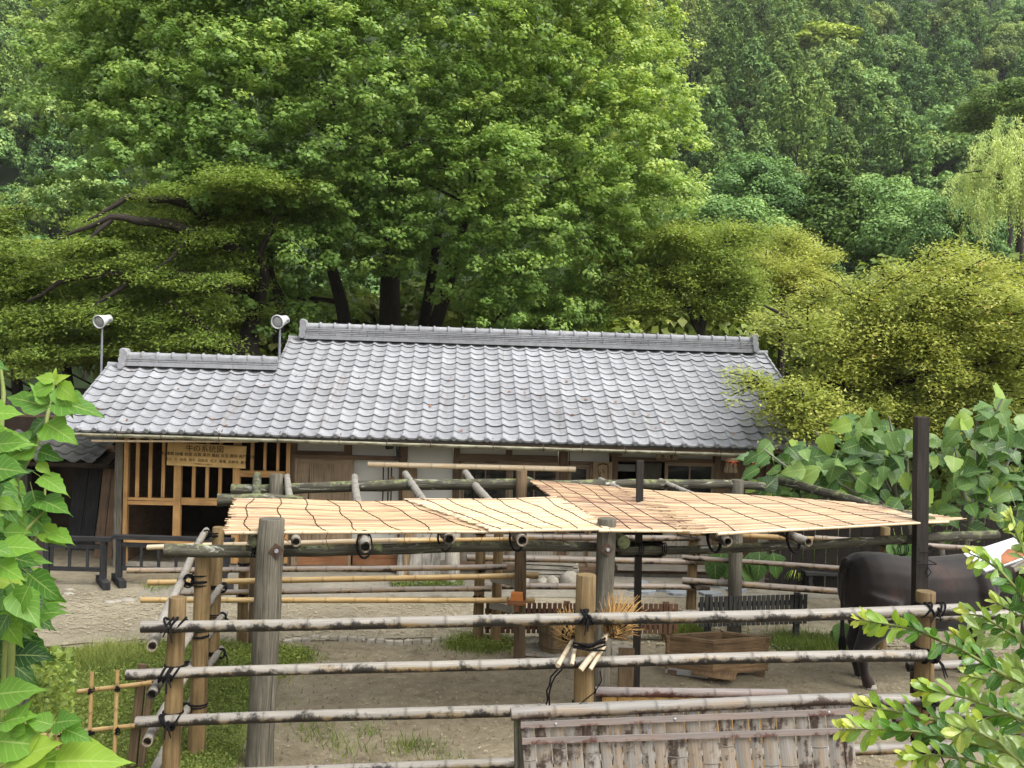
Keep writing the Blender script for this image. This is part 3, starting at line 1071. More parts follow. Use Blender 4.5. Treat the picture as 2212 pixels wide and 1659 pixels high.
    glazed(1271, 1316, 1004, 1224, 1, 3, -0.04, low=0.55)
    glazed(1433, 1540, 999, 1222, 2, 2, -0.02, low=0.7)
    # right hand board wall
    for i in range(7):
        x = 1553 + i * 13.9
        wbox('wall_board', M['house_wood'], x, 1001, x + 13.2, 1224, -0.01 - 0.004 * (i % 2), 0.03)
    # front of the dark opening beside the glazed door: low board panel behind
    wbox('shoji_screen', M['plaster'], 1335, 1003, 1372, 1018, 0.9, 0.93)
    wbox('inner_board', M['plank_grey'], 1385, 1000, 1428, 1050, 0.7, 0.73)
    # lattice stable front in new wood
    LD = -0.045
    lat = MB()
    c0, w0, h0 = wrect(268, 1167, 504, 1178, LD)
    lat.box(c0, (w0, 0.035, h0), HAX)
    lf = lat.build('stable_lattice', M['lattice_wood'], house)
    lf['label'] = 'open stable front of pale new timber bars'
    wbox('frame_post', M['lattice_wood'], 268, 940, 277, 1216, LD - 0.045, LD + 0.045, lf)
    wbox('frame_post', M['lattice_wood'], 376.6, 940, 392, 1166, LD - 0.045, LD + 0.045, lf)
    wbox('frame_post', M['lattice_wood'], 503, 940, 518, 1216, LD - 0.045, LD + 0.045, lf)
    wbox('frame_post', M['lattice_wood'], 617, 940, 625.5, 1216, LD - 0.045, LD + 0.045, lf)
    wbox('frame_rail', M['lattice_wood'], 277.3, 1075, 376.3, 1090, LD - 0.038, LD + 0.038, lf)
    wbox('frame_rail', M['lattice_wood'], 392.3, 1076, 502.7, 1091, LD - 0.038, LD + 0.038, lf)
    wbox('frame_rail', M['lattice_wood'], 518.3, 1017, 616.7, 1030.5, LD - 0.038, LD + 0.038, lf)
    wbox('frame_rail', M['lattice_wood'], 518.3, 1167, 616.7, 1178, LD - 0.038, LD + 0.038, lf)
    for a, b, y in ((294, 301.5, 1074.8), (322, 329, 1074.8), (350, 357, 1074.8), (416, 423, 1075.8), (445, 452, 1075.8), (473, 480, 1075.8), (542, 549, 1016.8), (570, 576, 1016.8), (598, 604, 1016.8)):
        wbox('bar', M['lattice_wood'], a, 940, b, y, LD - 0.02, LD + 0.02, lf)
    # dark rooms behind the openings
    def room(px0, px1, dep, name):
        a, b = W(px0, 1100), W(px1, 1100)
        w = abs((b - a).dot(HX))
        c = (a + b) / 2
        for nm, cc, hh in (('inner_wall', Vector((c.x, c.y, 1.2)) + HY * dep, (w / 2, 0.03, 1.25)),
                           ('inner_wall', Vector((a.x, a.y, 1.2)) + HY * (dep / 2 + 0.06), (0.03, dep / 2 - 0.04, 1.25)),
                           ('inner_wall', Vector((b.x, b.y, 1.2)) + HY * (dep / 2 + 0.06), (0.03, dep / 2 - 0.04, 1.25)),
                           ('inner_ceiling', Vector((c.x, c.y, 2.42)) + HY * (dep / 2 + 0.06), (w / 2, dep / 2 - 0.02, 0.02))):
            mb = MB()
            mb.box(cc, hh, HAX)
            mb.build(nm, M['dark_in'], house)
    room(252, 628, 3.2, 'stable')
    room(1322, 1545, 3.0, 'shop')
    # side and back walls
    for px, s_ in ((253, 0), (1658, 0)):
        p = W(px, 1100)
        mb = MB()
        mb.box(Vector((p.x, p.y, 1.25)) + HY * 2.4, (0.04, 2.3, 1.25), HAX)
        mb.build('side_wall', M['house_wood'], house)
    # gutter with hangers
    g0, g1 = W(126, 934, -0.97), W(1650, 981.5, -0.97)
    mb = MB()
    n = 14
    for i in range(n):
        a, b = g0.lerp(g1, i / n), g0.lerp(g1, (i + 1) / n)
    prof = [(0.05 * math.cos(math.pi + math.pi * k / 8), 0.05 * math.sin(math.pi + math.pi * k / 8)) for k in range(9)]
    prof = prof + [(x * 0.9, y * 0.9 + 0.0) for x, y in prof[::-1]]
    d = (g1 - g0).normalized()
    ez = Vector((0, 0, 1))
    ey = HY
    vs_, fs = [], []
    for q in (g0, g1):
        vs_ += [q + ey * x + ez * y for x, y in prof]
    m_ = len(prof)
    for i in range(m_):
        j = (i + 1) % m_
        fs.append((i, j, m_ + j, m_ + i))
    mb.add(vs_, fs, None, True)
    gut = mb.build('gutter', M['gutter'], house)
    for px in (250, 342, 463, 587, 718, 820, 914, 1050, 1160, 1245, 1340, 1450, 1552):
        t = (px - 126) / (1650 - 126)
        q = g0.lerp(g1, t)
        mb = MB()
        mb.tube([q + UPV * 0.0 + HY * 0.053, q - UPV * 0.055 + HY * 0.02, q - UPV * 0.055 - HY * 0.02, q - HY * 0.053, q - HY * 0.055 + UPV * 0.03], 0.006, 5)
        mb.tube([q + HY * 0.053, q + HY * 0.16 + UPV * 0.11], 0.006, 5)
        mb.build('gutter_hanger', M['iron'], gut)
    # ridge beam end bracket block
    wbox('bracket_block', M['house_wood'], 1316, 974, 1343, 984, -0.16, -0.075)
wall_parts()

def text_mesh(s, size):
    cu = bpy.data.curves.new('t', 'FONT')
    cu.body = s
    cu.size = size
    cu.align_x = 'CENTER'
    cu.align_y = 'CENTER'
    cu.extrude = 0.0015
    o = bpy.data.objects.new('t', cu)
    me = bpy.data.meshes.new_from_object(o)
    bpy.data.objects.remove(o)
    bpy.data.curves.remove(cu)
    return me
def put_text(name, s, size, parent, pos, mat, tilt=0.0, squeeze=1.0, ex=None):
    me = text_mesh(s, size)
    me.materials.clear()
    me.materials.append(mat)
    o = link(name, me, parent)
    x = (ex or HX)
    R = Matrix((x * squeeze, UPV, -HY)).transposed().to_4x4()
    o.matrix_basis = Matrix.Translation(Vector(pos) - ORG[parent]) @ R @ Matrix.Rotation(tilt, 4, 'Z')
    return o

def house_signs():
    # family tree board hung on the lattice
    c = (W(363, 961, -0.13) + W(532, 961.4, -0.13) + W(528, 1009.7, -0.13) + W(362.5, 1003.5, -0.13)) / 4
    w, h = abs((W(533, 980, -0.13) - W(363, 980, -0.13)).dot(HX)) / 2, 0.178
    s = thing('stable_sign', c, 'wide pale wooden board with handwritten black brush characters on the stable bars', 'sign')
    ax = (HX * math.cos(0.02) - UPV * math.sin(0.02), HY, UPV * math.cos(0.02) + HX * math.sin(0.02))
    mb = MB()
    mb.box(c, (w, 0.012, h), ax)
    mb.build('board', M['sign_wood'], s)
    put_text('title_lettering', '牛の系統図', 0.12, s, c + UPV * 0.098 - HX * 0.03 - HY * 0.015, M['ink'], -0.02)
    put_text('brush_lettering', '但馬 播磨 因幡 伯耆 出雲 美作 備前 安芸 周防 長門 豊後', 0.062, s, c + UPV * 0.005 - HY * 0.015, M['ink'], -0.02, 1.0)
    put_text('brush_lettering', '祖父  父  祖母  母牛  但馬号  花子  雲竜  太郎号  黒毛', 0.052, s, c - UPV * 0.085 - HY * 0.015, M['ink'], -0.025, 1.05)
    put_text('brush_lettering', '牛の血統を示した図です', 0.026, s, c - UPV * 0.14 - HY * 0.015 - HX * 0.05, M['ink'], -0.03)
    # shop sign
    c, w, h = wrect(1418, 979, 1463, 996, -0.2)
    s = thing('shop_sign', c, 'small dark board with pale carved lettering above the glazed door', 'sign')
    mb = MB()
    mb.box(c, (w, 0.012, h), HAX)
    mb.build('board', M['house_wood'], s)
    put_text('carved_lettering', '木 地 屋', 0.105, s, c + UPV * 0.005 - HY * 0.015, M['chalk'])
    # upright sign board
    c, w, h = wrect(1280.6, 998, 1321.6, 1060, -0.16)
    s = thing('carved_sign', c, 'upright brown board with brushed characters and a scythe drawn on it', 'sign')
    mb = MB()
    mb.box(c, (w, 0.012, h), HAX)
    mb.build('board', M['sign_wood_brown'], s)
    put_text('brush_lettering', 'い', 0.13, s, c - HX * 0.03 + UPV * 0.07 - HY * 0.015, M['ink'])
    put_text('brush_lettering', 'ゐ', 0.13, s, c - HX * 0.04 - UPV * 0.04 - HY * 0.015, M['ink'])
    put_text('brush_lettering', 'れ', 0.13, s, c - HX * 0.03 - UPV * 0.15 - HY * 0.015, M['ink'])
    mb = MB()
    q = c - HY * 0.014
    mb.tube([q + HX * a + UPV * b for a, b in ((-0.09, 0.15), (-0.06, 0.19), (0, 0.205), (0.07, 0.195), (0.085, 0.18), (0.09, 0.05), (0.095, -0.08))], [0.004, 0.008, 0.009, 0.009, 0.007, 0.006, 0.006], 6)
    mb.build('scythe_drawing', M['ink'], s)
    # hanging besoms
    for i, (x0, x1, y0, y1, lab) in enumerate(((1564.5, 1596, 988, 1021, 'straw whisk with red cord hanging from the gutter, the left of two'), (1608, 1640, 990, 1021, 'straw whisk with red cord hanging from the gutter, the right of two'))):
        c, w, h = wrect(x0, y0, x1, y1, -0.9)
        s = thing('hanging_whisk', c - UPV * h, lab, 'whisk', 'straw whisks under the eave')
        mb = MB()
        mb.tube([c + UPV * h, c + UPV * (h * 0.55)], [0.09, 0.095], 12)
        mb.build('head', M['straw'], s)
        mb = MB()
        for k in range(46):
            a = rnd.uniform(0, 6.28)
            r = math.sqrt(rnd.random())
            p0 = c + UPV * (h * 0.5) + (HX * math.cos(a) + HY * math.sin(a)) * 0.07 * r
            p1 = c - UPV * (h * rnd.uniform(0.9, 1.02)) + (HX * math.cos(a) + HY * math.sin(a)) * w * r
            mb.tube([p0, p1], [0.008, 0.005], 4)
        tag(mb.build('bristles', M['straw'], s), kind='stuff')
        mb = MB()
        mb.tube([c + UPV * (h * 0.5) + (HX * math.cos(a) + HY * math.sin(a)) * 0.095 for a in np.linspace(0, 6.2832, 15)], 0.012, 6)
        mb.tube([c + UPV * (h * 0.5) - HY * 0.1, c + UPV * (h * 0.1) - HY * 0.13 + HX * 0.04], 0.009, 5)
        mb.tube([c + UPV * (h * 0.5) - HY * 0.1, c + UPV * (h * 0.12) - HY * 0.13 - HX * 0.05], 0.009, 5)
        mb.build('red_cord', M['red_cord'], s)
        mb = MB()
        mb.tube([c + UPV * h, c + UPV * (h + 0.12)], 0.006, 5)
        mb.build('hanger', M['cord'], s)
    # bamboo poles hung below the eave
    a, b = W(198, 952, -0.9), W(557, 954, -0.9)
    s = thing('eave_pole', (a + b) / 2, 'thin pale pole hung below the gutter over the stable', 'pole')
    mb = MB()
    mb.bamboo(a, b, 0.018, 0.012, 0.35, 0.002, 8)
    mb.build('pole', M['bamboo_pale'], s)
    for t in (0.25, 0.75):
        q = a.lerp(b, t)
        mb = MB()
        mb.tube([q - UPV * 0.03, q + UPV * 0.2], 0.005, 5)
        mb.build('hanger', M['iron'], s)
    a, b = W(795, 1003, -0.75), W(1243, 1014, -0.75)
    s = thing('drying_pole', (a + b) / 2, 'long pale bamboo drying pole hanging in front of the white wall', 'pole')
    mb = MB()
    mb.bamboo(a, b, 0.04, 0.043, 0.34, 0.004, 12)
    mb.build('pole', M['bamboo_pale'], s)
    for px in (861, 1230):
        q = W(px, 1005, -0.75)
        q = a.lerp(b, (px - 795) / 448)
        mb = MB()
        mb.tube([q - UPV * 0.05, q + UPV * 0.40 + HY * 0.1], 0.006, 5)
        mb.build('hanger', M['rope'], s)
    # things hung on the wall
    q = W(842, 1000, -0.12)
    s = thing('hanging_ropes', q - UPV * 0.9, 'bundle of dried gourds and cords hanging beside the white wall post', 'hanging bundle')
    for k, dx in enumerate((-0.10, -0.02, 0.03)):
        mb = MB()
        mb.tube([q + HX * dx, q + HX * (dx + 0.005) - UPV * 0.5, q + HX * dx - UPV * (0.95 + 0.1 * k)], 0.011, 6)
        mb.build('cord', M['cord'], s)
    for dx, dz, r in ((-0.05, -0.31, 0.05), (0.03, -0.34, 0.055), (-0.01, -0.41, 0.05), (0.05, -0.26, 0.045)):
        mb = MB()
        c = q + HX * dx + UPV * dz - HY * 0.05
        mb.lathe(c, [(0.008, r * 1.1), (r * 0.6, r * 0.8), (r, 0), (r * 0.75, -r * 0.7), (0.01, -r)], 12)
        mb.build('gourd', M['gourd'], s)
    q = W(846, 964, -0.3)
    s = thing('eave_spotlight', q, 'small black spotlight clamped under the eave', 'spotlight')
    mb = MB()
    mb.tube([q - HX * 0.08 - HY * 0.05, q + HX * 0.02], [0.05, 0.042], 12)
    mb.build('housing', M['black_plastic'], s)
    mb = MB()
    mb.tube([q + HX * 0.02, q + HX * 0.08 + UPV * 0.02, q + HX * 0.09 - UPV * 0.2], 0.012, 6)
    mb.tube([q + HX * 0.09 - UPV * 0.15, q + HX * 0.16 - UPV * 0.16], 0.02, 6)
    mb.build('bracket', M['black_plastic'], s)
    mb = MB()
    mb.tube([q + HX * 0.08 + UPV * 0.02, q + HX * 0.09 + UPV * 0.25], 0.008, 6)
    mb.build('stalk', M['black_plastic'], s)
house_signs()

def floodlight(px, py_base, py_top, Y, label, zb, facing):
    top = at(px, py_top, Y)
    base = Vector((top.x, top.y, zb))
    s = thing('floodlight', base, label, 'floodlight', 'floodlights above the roof')
    mb = MB()
    mb.tube([base, top - UPV * 0.45, top], [0.022, 0.022, 0.017], 10)
    for f in (0.45, 0.62):
        q = base.lerp(top, f)
        mb.tube([q, q + UPV * 0.03], [0.027, 0.027], 10)
    mb.build('pole', M['pole_zinc'], s)
    d = Vector(facing).normalized()
    x = d.cross(UPV).normalized()
    u = x.cross(d)
    c = top + UPV * 0.10 + d * -0.03
    mb = MB()
    mb.lathe(c, [(0.03, -0.17), (0.075, -0.16), (0.085, -0.05), (0.105, 0.06), (0.125, 0.11), (0.125, 0.135), (0.11, 0.14), (0.10, 0.11), (0.10, 0.105)], 20, (x, u, d))
    hd = mb.build('lamp_head', M['lamp_white'], s)
    mb = MB()
    mb.lathe(c, [(0.104, 0.112), (0.07, 0.128), (0.001, 0.134)], 20, (x, u, d))
    mb.build('lens', M['lamp_glass'], hd)
    mb = MB()
    mb.tube([top - UPV * 0.02, c - UPV * 0.08], 0.02, 8)
    mb.box(c + x * -0.13 - d * 0.02, (0.02, 0.02, 0.02), (x, d, u))
    mb.build('bracket', M['pole_zinc'], s)
floodlight(221, 805, 705, 16.6, 'white floodlight on a pole at the left gable', 0.0, (-0.25, -1, -0.28))
RL = EL + HX * (LOWC * TW) + SV * (NR_LOW * CL)
floodlight(605, 765, 706, RL.y + 0.3, 'white floodlight on a short pole where the roofs step', RL.z - 0.1, (-0.3, -1, -0.22))
# ------------------------------------------------------------------ rope lashings
def lash(parent, c, post_ax, rail_ax, rp, rr, front, wraps=3, name='rope_lashing', tail=True, thick=0.0075):
    """cord wound round a post and the rail tied to its front; c = crossing point on the post axis"""
    post_ax, rail_ax, front = Vector(post_ax).normalized(), Vector(rail_ax).normalized(), Vector(front).normalized()
    mb = MB()
    rc = Vector(c) + front * (rp + rr * 0.9)
    side = front.cross(rail_ax).normalized()
    for k in range(wraps):
        s_ = (k - (wraps - 1) / 2) * 0.017
        tilt = rnd.choice((-1, 1)) * rnd.uniform(0.35, 0.85)
        off = rnd.uniform(-0.5, 0.5) * rp
        pts = []
        for a in np.linspace(0, 2 * math.pi, 19):
            q = front * math.cos(a) + side * math.sin(a)
            pts.append(rc + rail_ax * (off + s_ + math.sin(a) * tilt * rr * 1.2) + q * (rr * 1.05 + thick * 0.8))
        mb.tube(pts, thick * rnd.uniform(0.85, 1.15), 6, (False, False))
    px_ = post_ax.cross(front).normalized()
    for k in range(wraps):
        z = (k - (wraps - 1) / 2) * 0.016 + rnd.uniform(-0.03, 0.03)
        tl = rnd.uniform(-0.25, 0.25)
        pts = []
        for a in np.linspace(0, 2 * math.pi, 21):
            q = front * math.cos(a) + px_ * math.sin(a)
            pts.append(Vector(c) + post_ax * (z + tl * rp * math.sin(a)) + q * (rp + thick * 0.7))
        mb.tube(pts, thick * rnd.uniform(0.85, 1.15), 6, (False, False))
    kn = rc + front * rr * 1.0 + rail_ax * rnd.uniform(-0.02, 0.02)
    mb.tube([kn - side * 0.02, kn + rail_ax * 0.015, kn + side * 0.02], [0.010, 0.016, 0.010], 7)
    if tail:
        for k in range(2):
            d = (rail_ax * rnd.uniform(-0.9, 0.9) - UPV * rnd.uniform(0.3, 1.0) + front * 0.5).normalized()
            L = rnd.uniform(0.05, 0.13)
            mb.tube([kn, kn + d * L * 0.5 + front * 0.01, kn + d * L - UPV * L * 0.4], [thick, thick * 0.9, thick * 0.5], 5)
    return mb.build(name, M['rope'], parent)

def rough_post(p0, p1, r, name, mat, parent, n=14, lean=0.0, square=False, wob=0.03):
    """round or squared post, slightly uneven, with a sawn top"""
    p0, p1 = Vector(p0), Vector(p1)
    mb = MB()
    m = 9
    pts, rad = [], []
    for i in range(m):
        t = i / (m - 1)
        pts.append(p0.lerp(p1, t) + Vector((rnd.uniform(-1, 1), rnd.uniform(-1, 1), 0)) * wob * r)
        rad.append(r * (1.04 - 0.06 * t) * rnd.uniform(0.97, 1.03))
    rad.insert(m - 1, rad[-1])
    pts.insert(m - 1, pts[-1] - (p1 - p0).normalized() * r * 0.10)
    rad[-1] *= 0.93
    if square:
        mb.tube(pts, [x * 1.12 for x in rad], 4, smooth=False)
        # turn the square to face the camera
        ax = (p1 - p0).normalized()
        R = Matrix.Rotation(math.radians(45), 3, ax)
        mb.v = [tuple(R @ (Vector(v) - p0) + p0) for v in mb.v]
    else:
        mb.tube(pts, rad, n, jit=0.018)
    return mb.build(name, mat, parent)

def bolt(parent, p, front, mat='iron', r=0.045):
    front = Vector(front).normalized()
    x = front.cross(UPV).normalized()
    u = x.cross(front)
    a = math.radians(38)
    x2, u2 = x * math.cos(a) + u * math.sin(a), u * math.cos(a) - x * math.sin(a)
    mb = MB()
    mb.box(p, (r, 0.004, r), (x2, front, u2))
    pl = mb.build('bolt_plate', M['iron'], parent)
    mb = MB()
    mb.tube([Vector(p), Vector(p) + front * 0.02], [0.019, 0.016], 6, smooth=False)
    mb.build('bolt_head', M['zinc'], pl)

# ------------------------------------------------------------------ front fence
def pt(px, py, Y):
    return at(px, py, Y)
FL = pt(375, 1352, 5.9); FR = pt(2000, 1318, 6.25)
FX = Vector((FR.x - FL.x, FR.y - FL.y, 0)).normalized()
FN = Vector((FX.y, -FX.x, 0))                                   # toward the camera
def on_front(px, py, off=0.0):
    return onpl(px, py, FL + FN * off, FN)
front = thing('front_fence', Vector((FL.x, FL.y, 0)), 'nearest bamboo rail fence with three stout peeled posts tied with black rope', 'fence')
fposts = []
for px, ptop, r in ((376, 1290, 0.056), (1266, 1241, 0.068), (2000, 1277, 0.066)):
    b = on_front(px, 1500, -0.09)
    top = on_front(px + (8 if px < 500 else 0), ptop, -0.09)
    b = Vector((b.x - (0.02 if px < 500 else 0), b.y, -0.02))
    rough_post(b, top, r, 'post', M['peeled_post'], front)
    fposts.append((b, top, r))
frails = []
def frail(x0, y0, x1, y1, r0, r1, off=0.0, seg=0.30, mat='bamboo_grey'):
    a, b = on_front(x0, y0, off), on_front(x1, y1, off)
    mb = MB()
    mb.bamboo(a, b, r0, r1, seg, 0.0035, 16, 0.74)
    mb.build('rail', M[mat], front)
    frails.append((a, b, (r0 + r1) / 2))
frail(306, 1352, 2078, 1316, 0.038, 0.041, 0.012)
frail(273, 1460, 2020, 1417, 0.034, 0.040)
frail(294, 1562, 2120, 1512, 0.036, 0.045)
frail(470, 1672, 2050, 1612, 0.034, 0.038)
frail(1835, 1338, 2330, 1322, 0.034, 0.030, -0.14)
frail(1960, 1440, 2330, 1424, 0.034, 0.032, -0.14)
frail(1930, 1552, 2330, 1536, 0.040, 0.036, -0.14)
for (b, top, r), px in zip(fposts, (376, 1266, 2000)):
    ax = (top - b).normalized()
    for k in range(4 if px > 500 else 3):
        a, e, rr = frails[k]
        t = (b + FN * (r + rr) - a).dot(FX) / (e - a).dot(FX)
        if not (0 < t < 1):
            continue
        z = a.lerp(e, t).z
        c = b + ax * ((z - b.z) / ax.z)
        if px == 1266 and k in (1,):
            continue
        lash(front, c, ax, (e - a), r, rr * 0.95, FN, 4)

# loose sticks and brooms tied to the middle post
def broom(name, foot, head, tip, fan_r, nt, label, hr=0.02, stick_mat='bamboo_pale'):
    s = thing(name, foot, label, 'broom')
    mb = MB()
    mb.bamboo(foot, head, hr, hr * 0.85, 0.14, 0.004, 10, 0.0)
    mb.build('handle', M[stick_mat], s)
    ax = (tip - head).normalized()
    e1 = ax.orthogonal().normalized()
    e2 = ax.cross(e1)
    L = (tip - head).length
    mb = MB()
    for k in range(nt):
        a, r = rnd.uniform(0, 6.283), math.sqrt(rnd.random())
        u = e1 * math.cos(a) + e2 * math.sin(a)
        p0 = head + u * 0.045 * r - ax * rnd.uniform(0.0, 0.06)
        l = L * rnd.uniform(0.7, 1.1)
        p1 = p0 + ax * l * 0.5 + u * fan_r * r * 0.45
        p2 = p0 + ax * l + u * fan_r * r * 1.05 + Vector((rnd.uniform(-1, 1), rnd.uniform(-1, 1), rnd.uniform(-1, 1))) * 0.03
        mb.tube([p0, p1, p2], [0.0042, 0.003, 0.0014], 4, (False, False))
    tag(mb.build('twigs', M['twig'], s), kind='stuff')
    mb = MB()
    for q in (0.02, 0.09, 0.11):
        mb.tube([head + ax * q + (e1 * math.cos(a) + e2 * math.sin(a)) * (0.052 + 0.18 * q) for a in np.linspace(0, 6.2832, 15)], 0.006, 5, (False, False))
    mb.build('binding', M['rope'], s)
    return s
h1 = on_front(1322, 1360, -0.02)
b1 = broom('twig_broom', on_front(1254, 1447, 0.10), h1, on_front(1346, 1326, -0.40) , 0.12, 260, 'twig broom with the larger bushy head tied to the middle fence post', 0.020)
mb = MB()
q = on_front(1318, 1366, -0.012)
mb.tube([q, q + (h1 - q) * 0.9], 0.0205, 10)
mb.build('blue_tape', M['blue_tape'], b1)
broom('twig_broom', on_front(1205, 1438, 0.10), on_front(1240, 1378, -0.22), on_front(1226, 1352, -0.62), 0.10, 150, 'twig broom with smaller head half behind the middle fence post', 0.017)
for (x0, y0, x1, y1), lab in (((1235, 1436, 1243, 1392), 'short bamboo stick tied left of the middle post'), ((1275, 1446, 1306, 1395), 'split bamboo stick tied right of the middle post')):
    mb = MB()
    mb.bamboo(on_front(x0, y0, 0.11), on_front(x1, y1, -0.0), 0.015, 0.013, 0.16, 0.004, 10, 0.0)
    tag(mb.build('bamboo_stick', M['bamboo_pale']), lab, 'stick')
rb = thing('rope_bundle', on_front(1272, 1391, 0.08), 'black rope binding the brooms, one knotted end dangling', 'rope')
def strand(pts, r):
    m_ = MB()
    m_.tube(pts, r, 6)
    m_.build('strand', M['rope'], rb)
for k in range(7):
    z = rnd.uniform(-0.02, 0.025)
    a0, a1 = on_front(1238, 1392, 0.08), on_front(1308, 1390, 0.06)
    mid = (a0 + a1) / 2 - UPV * rnd.uniform(0.0, 0.05) + FN * rnd.uniform(-0.02, 0.02)
    strand([a0 + UPV * z, mid + UPV * z, a1 + UPV * (z + rnd.uniform(-0.03, 0.03))], 0.0065)
c = on_front(1205, 1445, 0.09)
strand([c, on_front(1190, 1462, 0.09), on_front(1187, 1480, 0.09), on_front(1181, 1492, 0.09), on_front(1183, 1510, 0.09), on_front(1180, 1522, 0.09)], 0.0055)
strand([c + FX * 0.03, on_front(1199, 1462, 0.09), on_front(1191, 1478, 0.09), on_front(1186, 1500, 0.09), on_front(1187, 1524, 0.09)], 0.0055)
c = on_front(1296, 1450, 0.08)
strand([c, on_front(1300, 1470, 0.05), on_front(1285, 1495, 0.02), on_front(1256, 1518, 0.01)], 0.004)

# ------------------------------------------------------------------ split bamboo gate panels
def bamboo_panel(name, TLp, TRp, BLp, BRp, nst, label, mat_s, mat_cap, rail_rows, cap_r, seed):
    """panel of upright split bamboo strips between four corner points"""
    r2 = random.Random(seed)
    s = thing(name, (BLp + BRp) / 2, label, 'screen')
    ex = (TRp - TLp).normalized()
    nrm = Vector((ex.y, -ex.x, 0)).normalized()
    edges = [0.0]
    ws = [r2.uniform(0.7, 1.3) for _ in range(nst)]
    tot = sum(ws)
    for w_ in ws:
        edges.append(edges[-1] + w_ / tot)
    for i in range(nst):
        t0, t1 = edges[i] + 0.0016, edges[i + 1] - 0.0016
        g = r2.uniform(-0.0006, 0.0006)
        up0, up1 = TLp.lerp(TRp, t0 + g), TLp.lerp(TRp, t1 + g)
        d0, d1 = BLp.lerp(BRp, t0), BLp.lerp(BRp, t1)
        mb = MB()
        m, rows = 5, 7
        nodes = r2.uniform(0.2, 0.8)
        vs_, tn, tp = [], [], []
        for j in range(rows + 1):
            v = j / rows
            a, b = d0.lerp(up0, v), d1.lerp(up1, v)
            w = (b - a).length
            for k in range(m + 1):
                u = k / m
                bulge = math.sin(math.pi * u) * w * 0.12
                vs_.append(a.lerp(b, u) + nrm * (bulge + r2.uniform(-0.0004, 0.0004)))
                tn.append(0.0)
                tp.append(r2.uniform(-0.5, 0.7))
        fs, uvs = [], []
        H = (up0 - d0).length
        W_ = (up1 - up0).length
        ou, ov = r2.uniform(0, 9), r2.uniform(0, 9)
        for j in range(rows):
            for k in range(m):
                q = j * (m + 1) + k
                fs.append((q, q + 1, q + m + 2, q + m + 1))
                uvs.append([(ou + W_ * (k + x) / m, ov + H * (j + y) / rows) for x, y in ((0, 0), (1, 0), (1, 1), (0, 1))])
        mb.add(vs_, fs, uvs, True, tn, tp)
        zn = d0.lerp(up0, nodes)
        a, b = d0.lerp(up0, nodes), d1.lerp(up1, nodes)
        w = (b - a).length
        mb.tube([a.lerp(b, u) + nrm * (math.sin(math.pi * u) * w * 0.12 + 0.0005) for u in np.linspace(0.04, 0.96, 7)], 0.0035, 5, tints=[0.5] * 7)
        mb.build('bamboo_strip', M[mat_s], s)
    for y0, y1 in rail_rows:
        a, b = TLp.lerp(BLp, y0), TRp.lerp(BRp, y0)
        c, d = TLp.lerp(BLp, y1), TRp.lerp(BRp, y1)
        mb = MB()
        h = (a - c).length
        m = MB()
        p0, p1 = (a + c) / 2 + nrm * 0.030, (b + d) / 2 + nrm * 0.030
        mb.beam(p0, p1, 0.010, h, UPV)
        mb.build('batten', M['bamboo_red'], s)
    mb = MB()
    cap0, cap1 = TLp - ex * 0.05 + UPV * 0.015, TRp + ex * 0.03 + UPV * 0.015
    mb.bamboo(cap0, cap1, cap_r, cap_r * 0.97, 0.30, 0.004, 16, 0.8)
    mb.build('cap_pole', M[mat_cap], s)
    for p, q in ((TLp, BLp), (TRp, BRp)):
        mb = MB()
        o = -nrm * 0.05
        mb.beam(Vector((p.x, p.y, p.z - 0.02)) + o, Vector((q.x, q.y, 0.0)) + o, 0.05, 0.05, nrm)
        mb.build('end_post', M['old_wood'], s)
    for k in range(3):
        t = (0.1, 0.45, 0.92)[k]
        q = TLp.lerp(TRp, t).lerp(BLp.lerp(BRp, t), (rail_rows[0][0] + rail_rows[0][1]) / 2) + nrm * 0.036
        m = MB()
        m.lathe(q, [(0.009, 0.0), (0.009, 0.003), (0.004, 0.004)], 8, (ex, UPV, nrm))
        m.build('nail', M['zinc'], s)
    return s
GY0, GY1 = 5.35, 5.62
TLp, TRp = at(1122, 1548, GY0), at(1838, 1515, GY1)
bl, br = at(1140, 1760, GY0 - 0.05), at(1862, 1770, GY1 - 0.05)
bamboo_panel('bamboo_screen', TLp, TRp, bl, br, 22, 'weathered screen of split bamboo strips under a thick bamboo cap, nearest', 'bamboo_split', 'bamboo_split', ((0.035, 0.10), (0.2, 0.265)), 0.036, 3)
TL2, TR2 = at(1300, 1499, 6.35), at(1690, 1503, 6.6)
bl2, br2 = at(1300, 1700, 6.35), at(1690, 1700, 6.6)
bamboo_panel('bamboo_screen', TL2, TR2, bl2, br2, 12, 'tan split bamboo screen with a flat pale cap behind the nearest screen', 'bamboo_split_tan', 'bamboo_red', ((0.5, 0.56),), 0.034, 5)

